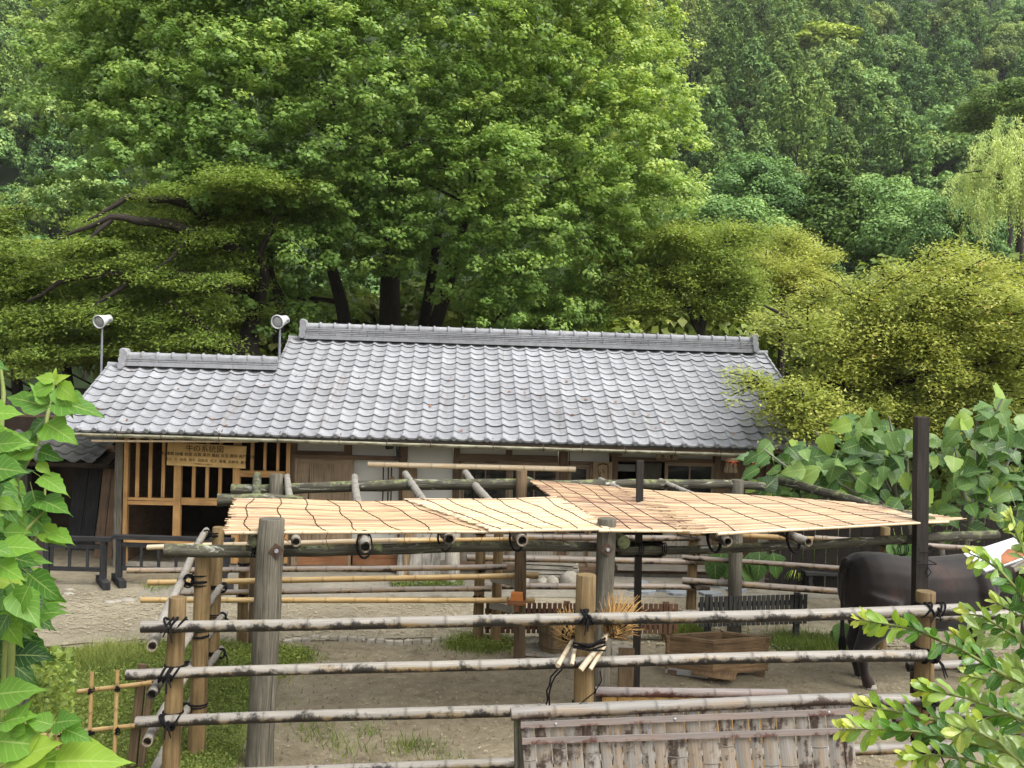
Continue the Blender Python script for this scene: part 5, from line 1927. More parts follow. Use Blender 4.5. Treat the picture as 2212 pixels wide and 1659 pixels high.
# ------------------------------------------------------------------ shed at the left of the house
def shed():
    Y = 15.3
    a, b = at(-60, 1230, Y), at(246, 1230, Y)
    s = thing('side_shed', Vector(((a.x + b.x) / 2, Y, 0)), 'dark open shed with mossy tiles left of the farmhouse', 'shed')
    x0, x1 = a.x, b.x
    mb = MB(); mb.box(Vector(((x0 + x1) / 2, Y + 2.4, 1.1)), ((x1 - x0) / 2, 0.03, 1.1)); mb.build('back_wall', M['dark_in'], s)
    mb = MB(); mb.box(Vector((x0, Y + 1.2, 1.1)), (0.03, 1.2, 1.1)); mb.build('side_wall', M['dark_in'], s)
    mb = MB(); mb.box(Vector((x1 + 0.05, Y + 1.4, 1.1)), (0.03, 1.0, 1.1)); mb.build('side_wall', M['dark_in'], s)
    zl = at(150, 1002, Y).z
    zt = at(150, 955, Y + 0.6).z
    mb = MB(); mb.beam(Vector((x0, Y - 0.1, zl + 0.0)), Vector((x1, Y - 0.1, zl + 0.0)), 0.06, 0.10); mb.build('lintel', M['dark_post'], s)
    mb = MB()
    v = [Vector((x0, Y - 0.3, zl + 0.05)), Vector((x1, Y - 0.3, zl + 0.05)), Vector((x1, Y + 0.75, zl + 0.40)), Vector((x0, Y + 0.75, zl + 0.40))]
    mb.add(v + [q - UPV * 0.06 for q in v], [(0, 1, 2, 3), (7, 6, 5, 4), (0, 4, 5, 1), (1, 5, 6, 2), (2, 6, 7, 3), (3, 7, 4, 0)])
    rf = mb.build('roof', M['dark_in'], s)
    up = (v[3] - v[0]).normalized()
    nr = Vector((1, 0, 0)).cross(up).normalized()
    n = int((x1 - x0) / 0.27)
    for i in range(n):
        for j in range(4):
            p = v[0] + Vector((1, 0, 0)) * (i * 0.27) + up * (j * 0.3 - 0.03) + nr * 0.01
            mb = MB()
            pts = [(0.0, 0.05), (0.03, 0.065), (0.07, 0.05), (0.13, 0.01), (0.2, 0.005), (0.27, 0.05)]
            vs_ = [p + Vector((1, 0, 0)) * q + nr * (h + 0.03) for q, h in pts] + [p + up * 0.33 + Vector((1, 0, 0)) * q + nr * h for q, h in pts] + [p + Vector((1, 0, 0)) * q + nr * (h + 0.008) for q, h in pts]
            fs = [(k, k + 1, k + 7, k + 6) for k in range(5)] + [(k + 12, k + 13, k + 1, k) for k in range(5)]
            mb.add(vs_, fs, None, True)
            mb.build('roof_tile', M['tile_dark'], rf)
    mb = MB(); mb.box(Vector((at(60, 1100, Y).x, Y - 0.1, zl / 2)), (0.07, 0.07, zl / 2)); mb.build('post', M['dark_post'], s)
    # leaning boards
    for k, (px0, px1, m_, yy) in enumerate(((140, 200, 'black_wood', Y + 0.5), (202, 242, 'house_wood', Y - 0.05))):
        p0, p1 = at(px0, 1230, yy), at(px1, 1230, yy)
        n = 2
        for i in range(n):
            q = p0.lerp(p1, (i + 0.5) / n)
            w = (p1 - p0).length / n / 2 - 0.006
            mb = MB()
            mb.beam(Vector((q.x, yy, 0)), Vector((q.x + 0.06, yy + 0.22, 1.55 if k == 0 else 1.85)), w * 2, 0.03, (0, -1, 0))
            tag(mb.build('leaning_board', M[m_]), ('dark board' if k == 0 else 'greyish brown board') + (', left' if i == 0 else ', right') + (' of two leaning inside the dark shed' if k == 0 else ' of two leaning at the corner of the house'), 'board')
    # brown roof edge of the building behind
    mb = MB()
    mb.beam(at(-80, 893, 16.4), at(160, 908, 16.4), 0.08, 0.12)
    mb.build('roof_edge', M['house_wood'], s)
    mb = MB()
    q0, q1 = at(-80, 900, 16.4), at(160, 914, 16.4)
    v = [q0, q1, q1 + Vector((0, 2.6, 0.5)), q0 + Vector((0, 2.6, 0.5))]
    mb.add(v + [q - UPV * 0.05 for q in v], [(0, 1, 2, 3), (7, 6, 5, 4), (0, 4, 5, 1), (1, 5, 6, 2), (2, 6, 7, 3), (3, 7, 4, 0)])
    mb.build('rear_roof', M['dark_post'], s)
    mb = MB(); mb.box(Vector(((x0 + x1) / 2, Y + 0.8, (zl + 0.3 + q0.z) / 2)), ((x1 - x0) / 2, 0.02, (q0.z - zl - 0.3) / 2 + 0.05)); mb.build('gable_wall', M['dark_in'], s)
shed()

# ------------------------------------------------------------------ things along the house wall
def wall_things():
    # log slabs and boards leaning on the white wall
    for px0, px1, yt, yb, m_, lab in ((856, 884, 1150, 1246, 'bark_slab', 'narrow grey bark slab leaning on the house wall, left'), (882, 950, 1152, 1252, 'bark_slab', 'broad grey bark slab leaning on the house wall, right')):
        p0, p1 = gp(px0, yb), gp(px1, yb)
        top = at((px0 + px1) / 2, yt, p0.y + 0.3)
        mb = MB()
        w = (p1 - p0).length / 2
        c0, c1 = (p0 + p1) / 2, Vector(((p0.x + p1.x) / 2, p0.y + 0.3, top.z))
        out = [(-w, 0), (-w * 0.6, -0.05), (0, -0.07), (w * 0.6, -0.05), (w, 0), (0, 0.02)]
        m = 6
        vs_, fs, uvs = [], [], []
        for i in range(m + 1):
            q = c0.lerp(c1, i / m)
            for x, y in out:
                vs_.append(q + Vector((x * rnd.uniform(0.92, 1.05), y + rnd.uniform(-0.008, 0.008), 0)))
        k = len(out)
        for i in range(m):
            for j in range(k):
                j2 = (j + 1) % k
                fs.append((i * k + j, i * k + j2, (i + 1) * k + j2, (i + 1) * k + j))
                uvs.append([(j * 0.08, i * 0.12), (j * 0.08 + 0.08, i * 0.12), (j * 0.08 + 0.08, i * 0.12 + 0.12), (j * 0.08, i * 0.12 + 0.12)])
        fs += [tuple(range(k))[::-1], tuple(range(m * k, m * k + k))]
        uvs += [[(0, 0)] * k] * 2
        mb.add(vs_, fs, uvs)
        tag(mb.build('bark_slab', M[m_]), lab, 'wood slab')
    for px, w, yt, lab in ((884, 0.09, 1012, 'tall plank leaning on the white wall, left of three'), (896, 0.10, 1010, 'tall plank leaning on the white wall, middle of three'), (908, 0.07, 1040, 'tall plank leaning on the white wall, right of three')):
        b = W(px, 1230, -0.42)
        t = W(px - 6, yt, -0.05)
        mb = MB()
        mb.beam(Vector((b.x, b.y, 0.04)), t, w * 1.6, 0.03, (0, -1, 0.2))
        tag(mb.build('leaning_plank', M['sign_wood_brown']), lab, 'plank')
    # round stump with a roots top
    b = gp(976, 1262)
    s = thing('log_stump', b, 'upright rough log standing against the wall post', 'log')
    rough_post(b, Vector((b.x, b.y + 0.1, 1.05)), 0.11, 'trunk', M['bark_slab'], s, 12, wob=0.08)
    # pile of boards and roof stones
    c = gp(1175, 1268)
    k = 0
    for i in range(11):
        z = 0.05 + (i % 6) * 0.07
        y = c.y + 0.25 + 0.16 * (i // 6)
        L = rnd.uniform(0.35, 0.55)
        mb = MB()
        mb.box(Vector((c.x + rnd.uniform(-0.08, 0.1), y, z)), (L, 0.07, 0.026), (Vector((1, rnd.uniform(-0.05, 0.05), 0)).normalized(), Vector((0, 1, 0)), UPV))
        tag(mb.build('stacked_board', M['plank_grey']), ORD[i] + ' grey board, counted from below, of the low stack beside the house wall', 'board', 'boards stacked by the house wall')
    for i, (dx, r) in enumerate(((-0.35, 0.13), (-0.02, 0.09), (0.12, 0.11), (0.4, 0.16))):
        mb = MB()
        q = Vector((c.x + dx, c.y + 0.02, 0))
        mb.lathe(q, [(r * 0.8, 0), (r, r * 0.5), (r * 0.85, r * 1.2), (r * 0.4, r * 1.5), (0.01, r * 1.55)], 10)
        A = mb.v
        mb.v = [(x + rnd.uniform(-0.012, 0.012), y + rnd.uniform(-0.012, 0.012), max(z + rnd.uniform(-0.012, 0.012), 0)) for x, y, z in A]
        tag(mb.build('rock', M['stone']), 'grey rock in front of the stacked boards, ' + ('first', 'second', 'third', 'fourth')[i] + ' from the left', 'rock')
    # white pebbles in a row
    for i, (x, y, r) in enumerate(((237, 1303, 0.055), (275, 1300, 0.075), (255, 1301, 0.05), (148, 1285, 0.05), (150, 1275, 0.045), (330, 1296, 0.06), (380, 1292, 0.05))):
        mb = MB()
        q = gp(x, y)
        mb.lathe(q, [(r, 0.0), (r * 1.05, r * 0.3), (r * 0.7, r * 0.65), (0.01, r * 0.75)], 10)
        mb.v = [(q.x + (a - q.x) * 1.6, b_, c_) for a, b_, c_ in mb.v]
        tag(mb.build('edge_stone', M['stone']), ORD[(2, 4, 3, 0, 1, 5, 6)[i]] + ' pale rounded stone from the left along the paved apron edge', 'stone', 'stones edging the apron')
    # stepping stones
    for i, (x, y, w, h) in enumerate(((1372, 1276, 20, 5), (1398, 1283, 22, 4), (1436, 1277, 26, 6), (1468, 1286, 24, 5), (1500, 1277, 18, 4), (1534, 1287, 26, 4), (1552, 1268, 26, 7), (1590, 1280, 24, 5), (1385, 1264, 16, 4))):
        out = []
        for k in range(9):
            a = 2 * math.pi * k / 9
            q = gp(x + w * math.cos(a) * rnd.uniform(0.75, 1.1), y + h * math.sin(a) * rnd.uniform(0.8, 1.1))
            out.append((q.x, q.y))
        mb = MB()
        mb.prism(out[::-1], Vector((1, 0, 0)), Vector((0, 1, 0)), UPV, (0, 0, 0.030), 0.05)
        tag(mb.build('stepping_stone', M['flag']), ORD[(0, 2, 3, 4, 5, 6, 7, 8, 1)[i]] + ' flat blue grey stepping stone from the left in the gravel', 'stone', 'stepping stones in front of the house')
    # pale stone kerb between pen and path
    xs = [612 + i * 20 for i in range(22)]
    kb = thing('stone_kerb', gp(820, 1384), 'low pale kerb of irregular stones along the edge of the pen', 'kerb')
    for x in xs:
        y = 1388 - 5 * math.sin(x * 0.02) + rnd.uniform(-2, 2)
        if 640 < x < 1000:
            y -= 2
        p, q = gp(x, y), gp(x + 19.5, y + rnd.uniform(-1.5, 1.5))
        mb = MB()
        mb.box((p + q) / 2 + UPV * 0.005, ((q - p).length / 2, 0.05, 0.035), (Vector((1, (q.y - p.y) / max(q.x - p.x, 0.01), 0)).normalized(), Vector((0, 1, 0)), UPV), taper=0.8)
        mb.build('kerb_stone', M['stone'], kb)
    # dark bench and flower pots
    b = gp(1783, 1282)
    s = thing('low_bench', b, 'low dark wooden bench beneath the ornamental grass', 'bench')
    for k in range(3):
        mb = MB(); mb.box(b + Vector((0, 0.1 * k, 0.3)), (0.32, 0.046, 0.02)); mb.build('seat_board', M['picket_black'], s)
    for dx in (-0.24, 0.24):
        mb = MB(); mb.box(b + Vector((dx, 0.1, 0.14)), (0.03, 0.13, 0.135)); mb.build('leg', M['picket_black'], s)
    pots = {}
    for i, (x, y, r, h, lab) in enumerate(((1692, 1262, 0.105, 0.2, 'terracotta pot with a low leafy plant'), (1724, 1270, 0.09, 0.16, 'terracotta pot holding bright yellow green grass'))):
        q = gp(x, y)
        s = thing('flower_pot', q, lab, 'flower pot')
        mb = MB()
        mb.lathe(q, [(r * 0.72, 0), (r * 0.95, h * 0.82), (r * 1.06, h * 0.83), (r * 1.08, h), (r * 0.92, h), (r * 0.88, h * 0.9), (0.01, h * 0.88)], 16)
        mb.build('pot', M['terracotta'], s)
        pots[i] = (s, q + UPV * h)
    def tuft(s, c, n, L, wdt, mat, name='foliage', droop=1.0):
        C, F_ = [], []
        vs_, fs, tn = [], [], []
        for i in range(n):
            a = rnd.uniform(0, 6.283)
            d = Vector((math.cos(a), math.sin(a), 0))
            l = L * rnd.uniform(0.6, 1.1)
            out = rnd.uniform(0.2, 1.0)
            sd_ = Vector((-d.y, d.x, 0)) * wdt
            p = [c, c + d * l * 0.3 * out + UPV * l * 0.5, c + d * l * 0.65 * out + UPV * l * 0.55 * (1.1 - 0.3 * out), c + d * l * 0.95 * out + UPV * l * (0.35 - 0.35 * droop * out)]
            k = len(vs_)
            tcol = rnd.random()
            for j, q in enumerate(p):
                wv = sd_ * (1, 1.2, 1.0, 0.15)[j]
                vs_ += [q - wv, q + wv]
                tn += [tcol, tcol]
            for j in range(3):
                fs.append((k + 2 * j, k + 2 * j + 1, k + 2 * j + 3, k + 2 * j + 2))
        mb = MB()
        mb.add(vs_, fs, None, True, tn)
        return tag(mb.build(name, M[mat], s), kind='stuff')
    s, c = pots[1]
    tuft(s, c, 150, 0.30, 0.007, 'sedge')
    s, c = pots[0]
    tuft(s, c, 90, 0.14, 0.016, 'shrub', droop=0.5)
    q = gp(1775, 1272)
    s = thing('ornamental_grass', Vector((q.x, q.y + 0.2, 0)), 'large arching clump of pale striped grass behind the bench', 'plant')
    tuft(s, Vector((q.x, q.y + 0.35, 0.25)), 420, 0.55, 0.008, 'sedge', 'blades')
    mb = MB(); mb.lathe(Vector((q.x, q.y + 0.35, 0)), [(0.12, 0), (0.16, 0.2), (0.16, 0.25), (0.02, 0.24)], 14); mb.build('pot', M['tile_dark'], s)
    # boards leaning by the pots
    for i, (x0, x1, y0, y1, lab) in enumerate(((1628, 1652, 1150, 1262, 'tall grey board leaning beside the pots, left'), (1662, 1680, 1150, 1264, 'grey board leaning beside the pots, middle'), (1690, 1712, 1160, 1258, 'wide grey board leaning behind the pots'))):
        b = gp((x0 + x1) / 2, y1)
        t = at((x0 + x1) / 2 + 8, y0, b.y + 0.3)
        mb = MB(); mb.beam(b, t, 0.16, 0.025, (0, -1, 0.2)); tag(mb.build('leaning_board', M['grey_door']), lab, 'board')
    # board fence at the right behind the fig
    a, b = at(1660, 1240, 14.6), at(2720, 1240, 12.6)
    s = thing('board_fence', Vector(((a.x + b.x) / 2, (a.y + b.y) / 2, 0)), 'dark upright board fence behind the fig tree on the right', 'fence')
    n = 38
    d = Vector((b.x - a.x, b.y - a.y, 0)).normalized()
    for i in range(n):
        q = a.lerp(b, (i + 0.5) / n)
        mb = MB()
        mb.box(Vector((q.x, q.y, 0.75)), ((b - a).length / n / 2 - 0.004, 0.012, 0.75 + rnd.uniform(-0.02, 0.02)), (d, Vector((-d.y, d.x, 0)), UPV))
        mb.build('board', M['dark_post'], s)
    for z in (0.4, 1.2):
        mb = MB(); mb.beam(Vector((a.x, a.y + 0.04, z)), Vector((b.x, b.y + 0.04, z)), 0.04, 0.08); mb.build('rail', M['dark_post'], s)
wall_things()

# ------------------------------------------------------------------ tilted panel by the cow
def panel():
    c = at(2160, 1198, 8.6)
    s = thing('tilted_panel', Vector((c.x, c.y, 0)), 'tilted white sheet with a brown stain on a grey wooden arm, right edge', 'panel')
    ex = Vector((1, 0.1, 0.32)).normalized()
    ey = Vector((0.1, 0.8, 0.35)).normalized()
    ez = ex.cross(ey).normalized()
    ey = ez.cross(ex)
    mb = MB(); mb.box(c, (0.26, 0.16, 0.006), (ex, ey, ez)); mb.build('sheet', M['white_panel'], s)
    mb = MB()
    mb.prism([(-0.08, -0.15), (0.16, -0.13), (0.2, -0.02), (0.1, 0.03), (0.0, -0.02), (-0.06, -0.1)], ex, ey, ez, c + ez * 0.0085, 0.003)
    mb.build('stain', M['rust'], s)
    mb = MB(); mb.beam(c + ex * -0.02 - ey * 0.2 - ez * 0.03, c + ex * 0.5 + UPV * 0.1 - ey * 0.2 - ez * 0.03, 0.05, 0.05); mb.build('arm', M['plank_grey'], s)
    mb = MB(); mb.beam(Vector((c.x + 0.3, c.y + 0.05, 0)), c + ex * 0.3 - ez * 0.06, 0.07, 0.07); mb.build('post', M['old_wood'], s)
panel()

# ------------------------------------------------------------------ cow
def cow():
    t = NT('cow_hide')
    ob = t.coord('Object')
    n = t.noise(ob, 2.2, 4, 0.6)
    f = t.noise(t.coord('Object', (40, 40, 9)), 1.0, 5, 0.7)
    col = t.ramp(n, [(0.42, srgb(22, 18, 17)), (0.56, srgb(34, 26, 23)), (0.72, srgb(72, 46, 34))])
    col = t.mix(1.0, col, t.ramp(f, [(0.3, (0.7, 0.7, 0.7)), (0.7, (1.2, 1.2, 1.2))]), 'MULTIPLY')
    t.bump(f, 0.25, 0.006)
    t.b.inputs['Sheen Weight'].default_value = 0.15
    hide = t.done(col, 0.62, 0.2)
    foot = gp(1862, 1490)
    YW = math.radians(13)
    ex = Vector((math.cos(YW), math.sin(YW), 0))               # towards the head
    ey = Vector((-math.sin(YW), math.cos(YW), 0))              # away from the camera
    O = foot - ex * 0.08 + ey * 0.20
    O.z = 0
    s = thing('cow', O, 'dark brown cow seen from behind its left flank in the pen', 'cow')
    K = 1.04
    def Lp(x, y, z):
        return O + ex * (x * K) + ey * (y * K) + UPV * (z * K)
    mb = MB()
    def ell(rings, n=18):
        vs_ = []
        for x, zt, zb, w in rings:
            cz, hz = (zt + zb) / 2, (zt - zb) / 2
            for j in range(n):
                a = 2 * math.pi * j / n
                ca, sa = math.cos(a), math.sin(a)
                sx = math.copysign(abs(sa) ** 0.8, sa)
                sz = math.copysign(abs(ca) ** 0.86, ca)
                ww = w * (1.0 - 0.18 * max(ca, 0) ** 2)
                vs_.append(Lp(x, ww * sx, cz + hz * sz))
        fs = []
        m = len(rings)
        for i in range(m - 1):
            for j in range(n):
                k = (j + 1) % n
                fs.append((i * n + j, i * n + k, (i + 1) * n + k, (i + 1) * n + j))
        fs += [tuple(range(n))[::-1], tuple(range((m - 1) * n, m * n))]
        mb.add(vs_, fs)
    ell([(-0.04, 1.24, 0.96, 0.13), (0.0, 1.32, 0.78, 0.21), (0.10, 1.375, 0.66, 0.265), (0.24, 1.385, 0.62, 0.29), (0.40, 1.375, 0.60, 0.29), (0.58, 1.34, 0.575, 0.30), (0.78, 1.32, 0.54, 0.325), (1.0, 1.315, 0.53, 0.33), (1.2, 1.325, 0.54, 0.315), (1.38, 1.345, 0.56, 0.285), (1.54, 1.34, 0.60, 0.25), (1.68, 1.28, 0.70, 0.19), (1.76, 1.2, 0.8, 0.12)])
    def limb(pts, rad, n=12, sq=1.0):
        mb.tube([Lp(*p) for p in pts], [r * K for r in rad], n, squash=sq)
    for y, dx in ((-0.17, 0.03), (0.17, 0.16)):
        limb([(0.26 + dx * 0.3, y * 0.9, 0.95), (0.20 + dx * 0.6, y, 0.74), (0.17 + dx, y * 1.05, 0.60), (0.06 + dx, y, 0.46), (0.02 + dx, y, 0.38), (0.06 + dx, y, 0.28), (0.09 + dx, y, 0.13), (0.12 + dx, y, 0.09)], [0.24, 0.20, 0.145, 0.085, 0.074, 0.056, 0.05, 0.062])
        limb([(0.11 + dx, y, 0.10), (0.135 + dx, y, 0.05), (0.15 + dx, y, 0.0)], [0.055, 0.066, 0.075])
    for y, dx in ((-0.15, 0.0), (0.15, 0.10)):
        limb([(1.50, y * 0.8, 0.95), (1.48, y, 0.72), (1.46 + dx, y, 0.58), (1.45 + dx, y, 0.42), (1.45 + dx, y, 0.36), (1.45 + dx, y, 0.14), (1.47 + dx, y, 0.09)], [0.18, 0.14, 0.09, 0.068, 0.072, 0.05, 0.06])
        limb([(1.46 + dx, y, 0.10), (1.48 + dx, y, 0.05), (1.49 + dx, y, 0.0)], [0.055, 0.066, 0.072])
    limb([(1.5, 0, 1.08), (1.7, -0.02, 1.10), (1.88, -0.06, 1.14), (2.0, -0.10, 1.16)], [0.27, 0.21, 0.165, 0.15], 14, 0.75)
    limb([(1.96, -0.10, 1.20), (2.04, -0.15, 1.18), (2.10, -0.24, 1.08), (2.14, -0.33, 0.97), (2.15, -0.36, 0.93)], [0.12, 0.135, 0.11, 0.085, 0.07], 14)
    limb([(-0.02, 0, 1.30), (-0.06, 0, 1.28), (-0.075, 0, 1.15)], [0.05, 0.045, 0.035], 10)
    # hook and pin bones, shoulder blade
    for y in (-0.2, 0.2):
        limb([(1.40, y * 1.0, 1.20), (1.46, y * 1.15, 1.0), (1.50, y * 1.05, 0.8)], [0.09, 0.12, 0.10], 10)
    me = bpy.data.meshes.new('cow_raw')
    me.from_pydata([tuple(Vector(v) - O) for v in mb.v], [], mb.f)
    ob_ = bpy.data.objects.new('cow_raw', me)
    COL.objects.link(ob_)
    md = ob_.modifiers.new('r', 'REMESH')
    md.mode = 'VOXEL'
    md.voxel_size = 0.018
    m2 = ob_.modifiers.new('s', 'SMOOTH')
    m2.factor = 0.5
    m2.iterations = 9
    dg = bpy.context.evaluated_depsgraph_get()
    bme = bpy.data.meshes.new_from_object(ob_.evaluated_get(dg))
    bpy.data.objects.remove(ob_)
    bme.name = 'body'
    bme.materials.clear()
    bme.materials.append(hide)
    bme.polygons.foreach_set('use_smooth', [True] * len(bme.polygons))
    body = link('body', bme, s)
    # tail with switch
    mb = MB()
    mb.tube([Lp(*p) for p in ((-0.055, -0.02, 1.20), (-0.08, -0.03, 1.0), (-0.075, -0.03, 0.8), (-0.07, -0.03, 0.62), (-0.065, -0.03, 0.52))], [0.035, 0.026, 0.022, 0.022, 0.03], 10)
    mb.build('tail', hide, s)
    mb = MB()
    for k in range(60):
        a, r = rnd.uniform(0, 6.283), rnd.random()
        u = Vector((math.cos(a), math.sin(a), 0)) * 0.035 * r
        mb.tube([Lp(-0.067, -0.03, 0.56) + u * 0.5, Lp(-0.063, -0.03, 0.42) + u * 1.2, Lp(-0.06, -0.03, 0.28 + 0.12 * rnd.random()) + u], [0.008, 0.006, 0.002], 4, (False, False))
    tag(mb.build('tail_switch', M['rope'], s), kind='stuff')
    # ears, horn, eyes, hooves
    for sg in (-1, 1):
        c = Lp(2.0 + 0.02 * sg, -0.13 + 0.13 * sg, 1.24)
        d = (ey * sg * 0.9 + ex * 0.2 + UPV * 0.1).normalized()
        mb = MB(); mb.tube([c, c + d * 0.06, c + d * 0.13, c + d * 0.18], [0.02, 0.042, 0.035, 0.006], 10, squash=0.4); mb.build('ear', hide, s)
        c = Lp(1.99, -0.12 + 0.09 * sg, 1.30)
        mb = MB(); mb.tube([c, c + d * 0.06 + UPV * 0.03, c + d * 0.09 + UPV * 0.10], [0.024, 0.018, 0.005], 8); mb.build('horn', M['plank_grey'], s)
        c = Lp(2.09, -0.22 + 0.085 * sg, 1.13) - ey * 0.03
        mb = MB(); mb.lathe(c, [(0.002, -0.02), (0.015, -0.014), (0.02, 0), (0.015, 0.014), (0.002, 0.02)], 10); mb.build('eye', M['black_plastic'], s)
    for x, y in ((0.18, -0.17), (0.31, 0.17), (1.49, -0.15), (1.59, 0.15)):
        mb = MB()
        mb.lathe(Lp(x, y, 0), [(0.078, 0.0), (0.075, 0.02), (0.066, 0.055)], 12)
        mb.build('hoof', M['stone'], s)
cow()
# ------------------------------------------------------------------ trees: shared pieces
def branch_tube(mb, a, b, r0, r1, sag=0.0, n=7, m=6, wob=0.05):
    a, b = Vector(a), Vector(b)
    L = (b - a).length
    pts, rad = [], []
    w1 = Vector((rnd.uniform(-1, 1), rnd.uniform(-1, 1), rnd.uniform(-1, 1))) * wob * L
    w2 = Vector((rnd.uniform(-1, 1), rnd.uniform(-1, 1), rnd.uniform(-1, 1))) * wob * L * 0.6
    for i in range(m + 1):
        t = i / m
        pts.append(a.lerp(b, t) + w1 * math.sin(math.pi * t) + w2 * math.sin(2 * math.pi * t) + UPV * sag * L * math.sin(math.pi * t))
        rad.append(r0 + (r1 - r0) * t)
    mb.tube(pts, rad, n)
    return pts

def rand_dirs(n):
    return unit(rng.normal(size=(n, 3)))

def crown_obj(name, parent, C, N, size, tint, mat, aspect=0.8, fan=0.6, dirs=None):
    V, Fq = leaves(C - np.array(ORG[parent]), N, size, aspect, fan, dirs)
    me = np_mesh(name, V, Fq, M[mat], np.repeat(tint, 4))
    return link(name, me, parent)

# ------------------------------------------------------------------ great ginkgo behind the house
def ginkgo():
    base = Vector((at(850, 720, 24.5).x, 24.5, 0))
    s = thing('ginkgo_tree', base, 'huge spreading ginkgo tree with fan leaves behind the farmhouse roof', 'tree')
    # crown envelope: half widths by height, read off the outline
    ctr = base + Vector((-0.7, 0, 0))
    boughs, hosts = [], []
    def env(z):
        t = (z - 3.6) / 16.5
        if t < 0 or t > 1:
            return 0
        return 7.7 * (min(1.0, 0.62 + 1.5 * t) if t < 0.26 else max(0.0, 1 - ((t - 0.26) / 0.76) ** 2.4) ** 0.6)
    def fill(n, z0, z1, kk, sep, front=True):
        tries = 0
        got = []
        while len(got) < n and tries < n * 60:
            tries += 1
            z = rnd.uniform(z0, z1)
            R = env(z)
            if R < 0.8:
                continue
            x = rnd.uniform(-1, 1) ** 1.0
            k = kk * rnd.uniform(0.9, 1.04)
            y = -math.sqrt(max(0.0, 1 - x * x))
            if not front or rnd.random() < 0.10:
                y = -y
            nz = mnoise.noise(Vector((x * R * 0.33 + 3.1, z * 0.42, kk * 5)))
            if nz < -0.05:
                k *= 0.84
            p = ctr + Vector((x * R * 1.04 * (0.6 + 0.4 * k), y * R * 0.72 * k, z))
            if p.x < base.x - 2.6 and p.z < 4.6 - (p.x - base.x) * 0.62 and p.y < base.y - 1.0:
                continue                                   # room for the maple in front
            if z < 5.6 and -1.6 < p.x - base.x < 2.2:
                continue                                   # the stems show here
            if p.y < 18.6 and z < 6:
                continue
            if all((p - q).length > sep for q, _ in got[-300:]):
                got.append((p, k))
        boughs.extend(got)
    fill(370, 4.0, 13.6, 1.0, 0.6)
    fill(190, 4.2, 13.6, 0.72, 0.7)
    fill(60, 13.0, 19.0, 1.0, 1.0)
    fill(60, 5.0, 18.0, 1.0, 1.2, False)
    fill(80, 5.0, 13.5, 0.35, 0.8)
    Cs, Ns, Ts = [], [], []
    for p, k in boughs:
        out = Vector((p.x - ctr.x, (p.y - ctr.y) * 1.3, 0))
        out = out.normalized() if out.length > 0.1 else Vector((0, -1, 0))
        L, Wd, H = rnd.uniform(0.8, 1.3), rnd.uniform(0.65, 1.05), rnd.uniform(0.5, 0.8)
        ax = (out + UPV * rnd.uniform(-0.25, 0.45)).normalized()
        sd_ = ax.cross(UPV).normalized()
        up = sd_.cross(ax)
        nt = int(19 * rnd.uniform(0.8, 1.25) * (1.0 if k > 0.75 else 0.6))
        u = rand_dirs(nt)
        u[:, 2] = np.where(u[:, 2] < -0.6, -u[:, 2], u[:, 2])
        rad = rng.uniform(0.72, 1.05, nt)[:, None]
        tc = np.array(p) + rad * (u[:, :1] * np.array(ax) * L + u[:, 1:2] * np.array(sd_) * Wd + u[:, 2:3] * np.array(up) * H)
        nl = 44
        uu = rand_dirs(nt * nl)
        uu[:, 2] = uu[:, 2] * 0.6 + 0.25
        tr = rng.uniform(0.15, 0.28, nt)
        cc = np.repeat(tc, nl, 0) + uu * np.repeat(tr, nl)[:, None] * rng.uniform(0.5, 1.05, (nt * nl, 1))
        nn = uu * 0.7 + np.array((0, -0.45, 0.7)) + np.repeat(u, nl, 0) * 0.35 + rng.normal(size=uu.shape) * 0.35
        Cs.append(cc)
        Ns.append(nn)
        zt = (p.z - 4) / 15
        tb = 0.40 + 0.24 * zt + rnd.uniform(-0.10, 0.12) + 0.16 * max(0.0, min(1.0, (p.x - ctr.x) / 6))  # lighter upward and to the right: sunlight put into the leaf colour
        Ts.append(np.clip(tb + np.repeat(rng.normal(0, 0.08, nt), nl) + rng.normal(0, 0.09, nt * nl) + 0.14 * uu[:, 2], 0, 1))  # tuft tops tinted lighter as well, as if lit from above
    C, N, T = np.concatenate(Cs), np.concatenate(Ns), np.concatenate(Ts)
    size = rng.uniform(0.055, 0.10, len(C))
    print('ginkgo', len(boughs), len(C))
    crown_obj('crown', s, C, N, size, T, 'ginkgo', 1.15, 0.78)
    # trunk: a sheaf of stems and limbs
    mb = MB()
    tops = []
    for i, (dx, dz, r) in enumerate(((-0.75, 7.0, 0.30), (-0.15, 9.0, 0.42), (0.55, 7.5, 0.30), (1.15, 6.4, 0.24), (1.5, 5.8, 0.18), (0.3, 7.0, 0.26))):
        b = base + Vector((dx * 0.25, rnd.uniform(-0.3, 0.3), -0.1))
        t = base + Vector((dx * 3.0 + 0.3, rnd.uniform(-0.8, 0.4), dz))
        mid = b.lerp(t, 0.4) + Vector((-dx * 0.15, 0, 0))
        pts = []
        for k in range(9):
            u = k / 8
            pts.append((b * (1 - u) ** 2 + mid * 2 * u * (1 - u) + t * u ** 2) + Vector((rnd.uniform(-0.06, 0.06), rnd.uniform(-0.06, 0.06), 0)))
        mb.tube(pts, [r * (1 - 0.6 * k / 8) for k in range(9)], 12, jit=0.05)
        tops += [(q, r * (1 - 0.6 * k / 8)) for k, q in enumerate(pts) if k > 2]
    mb.build('trunk', M['bark'], s)
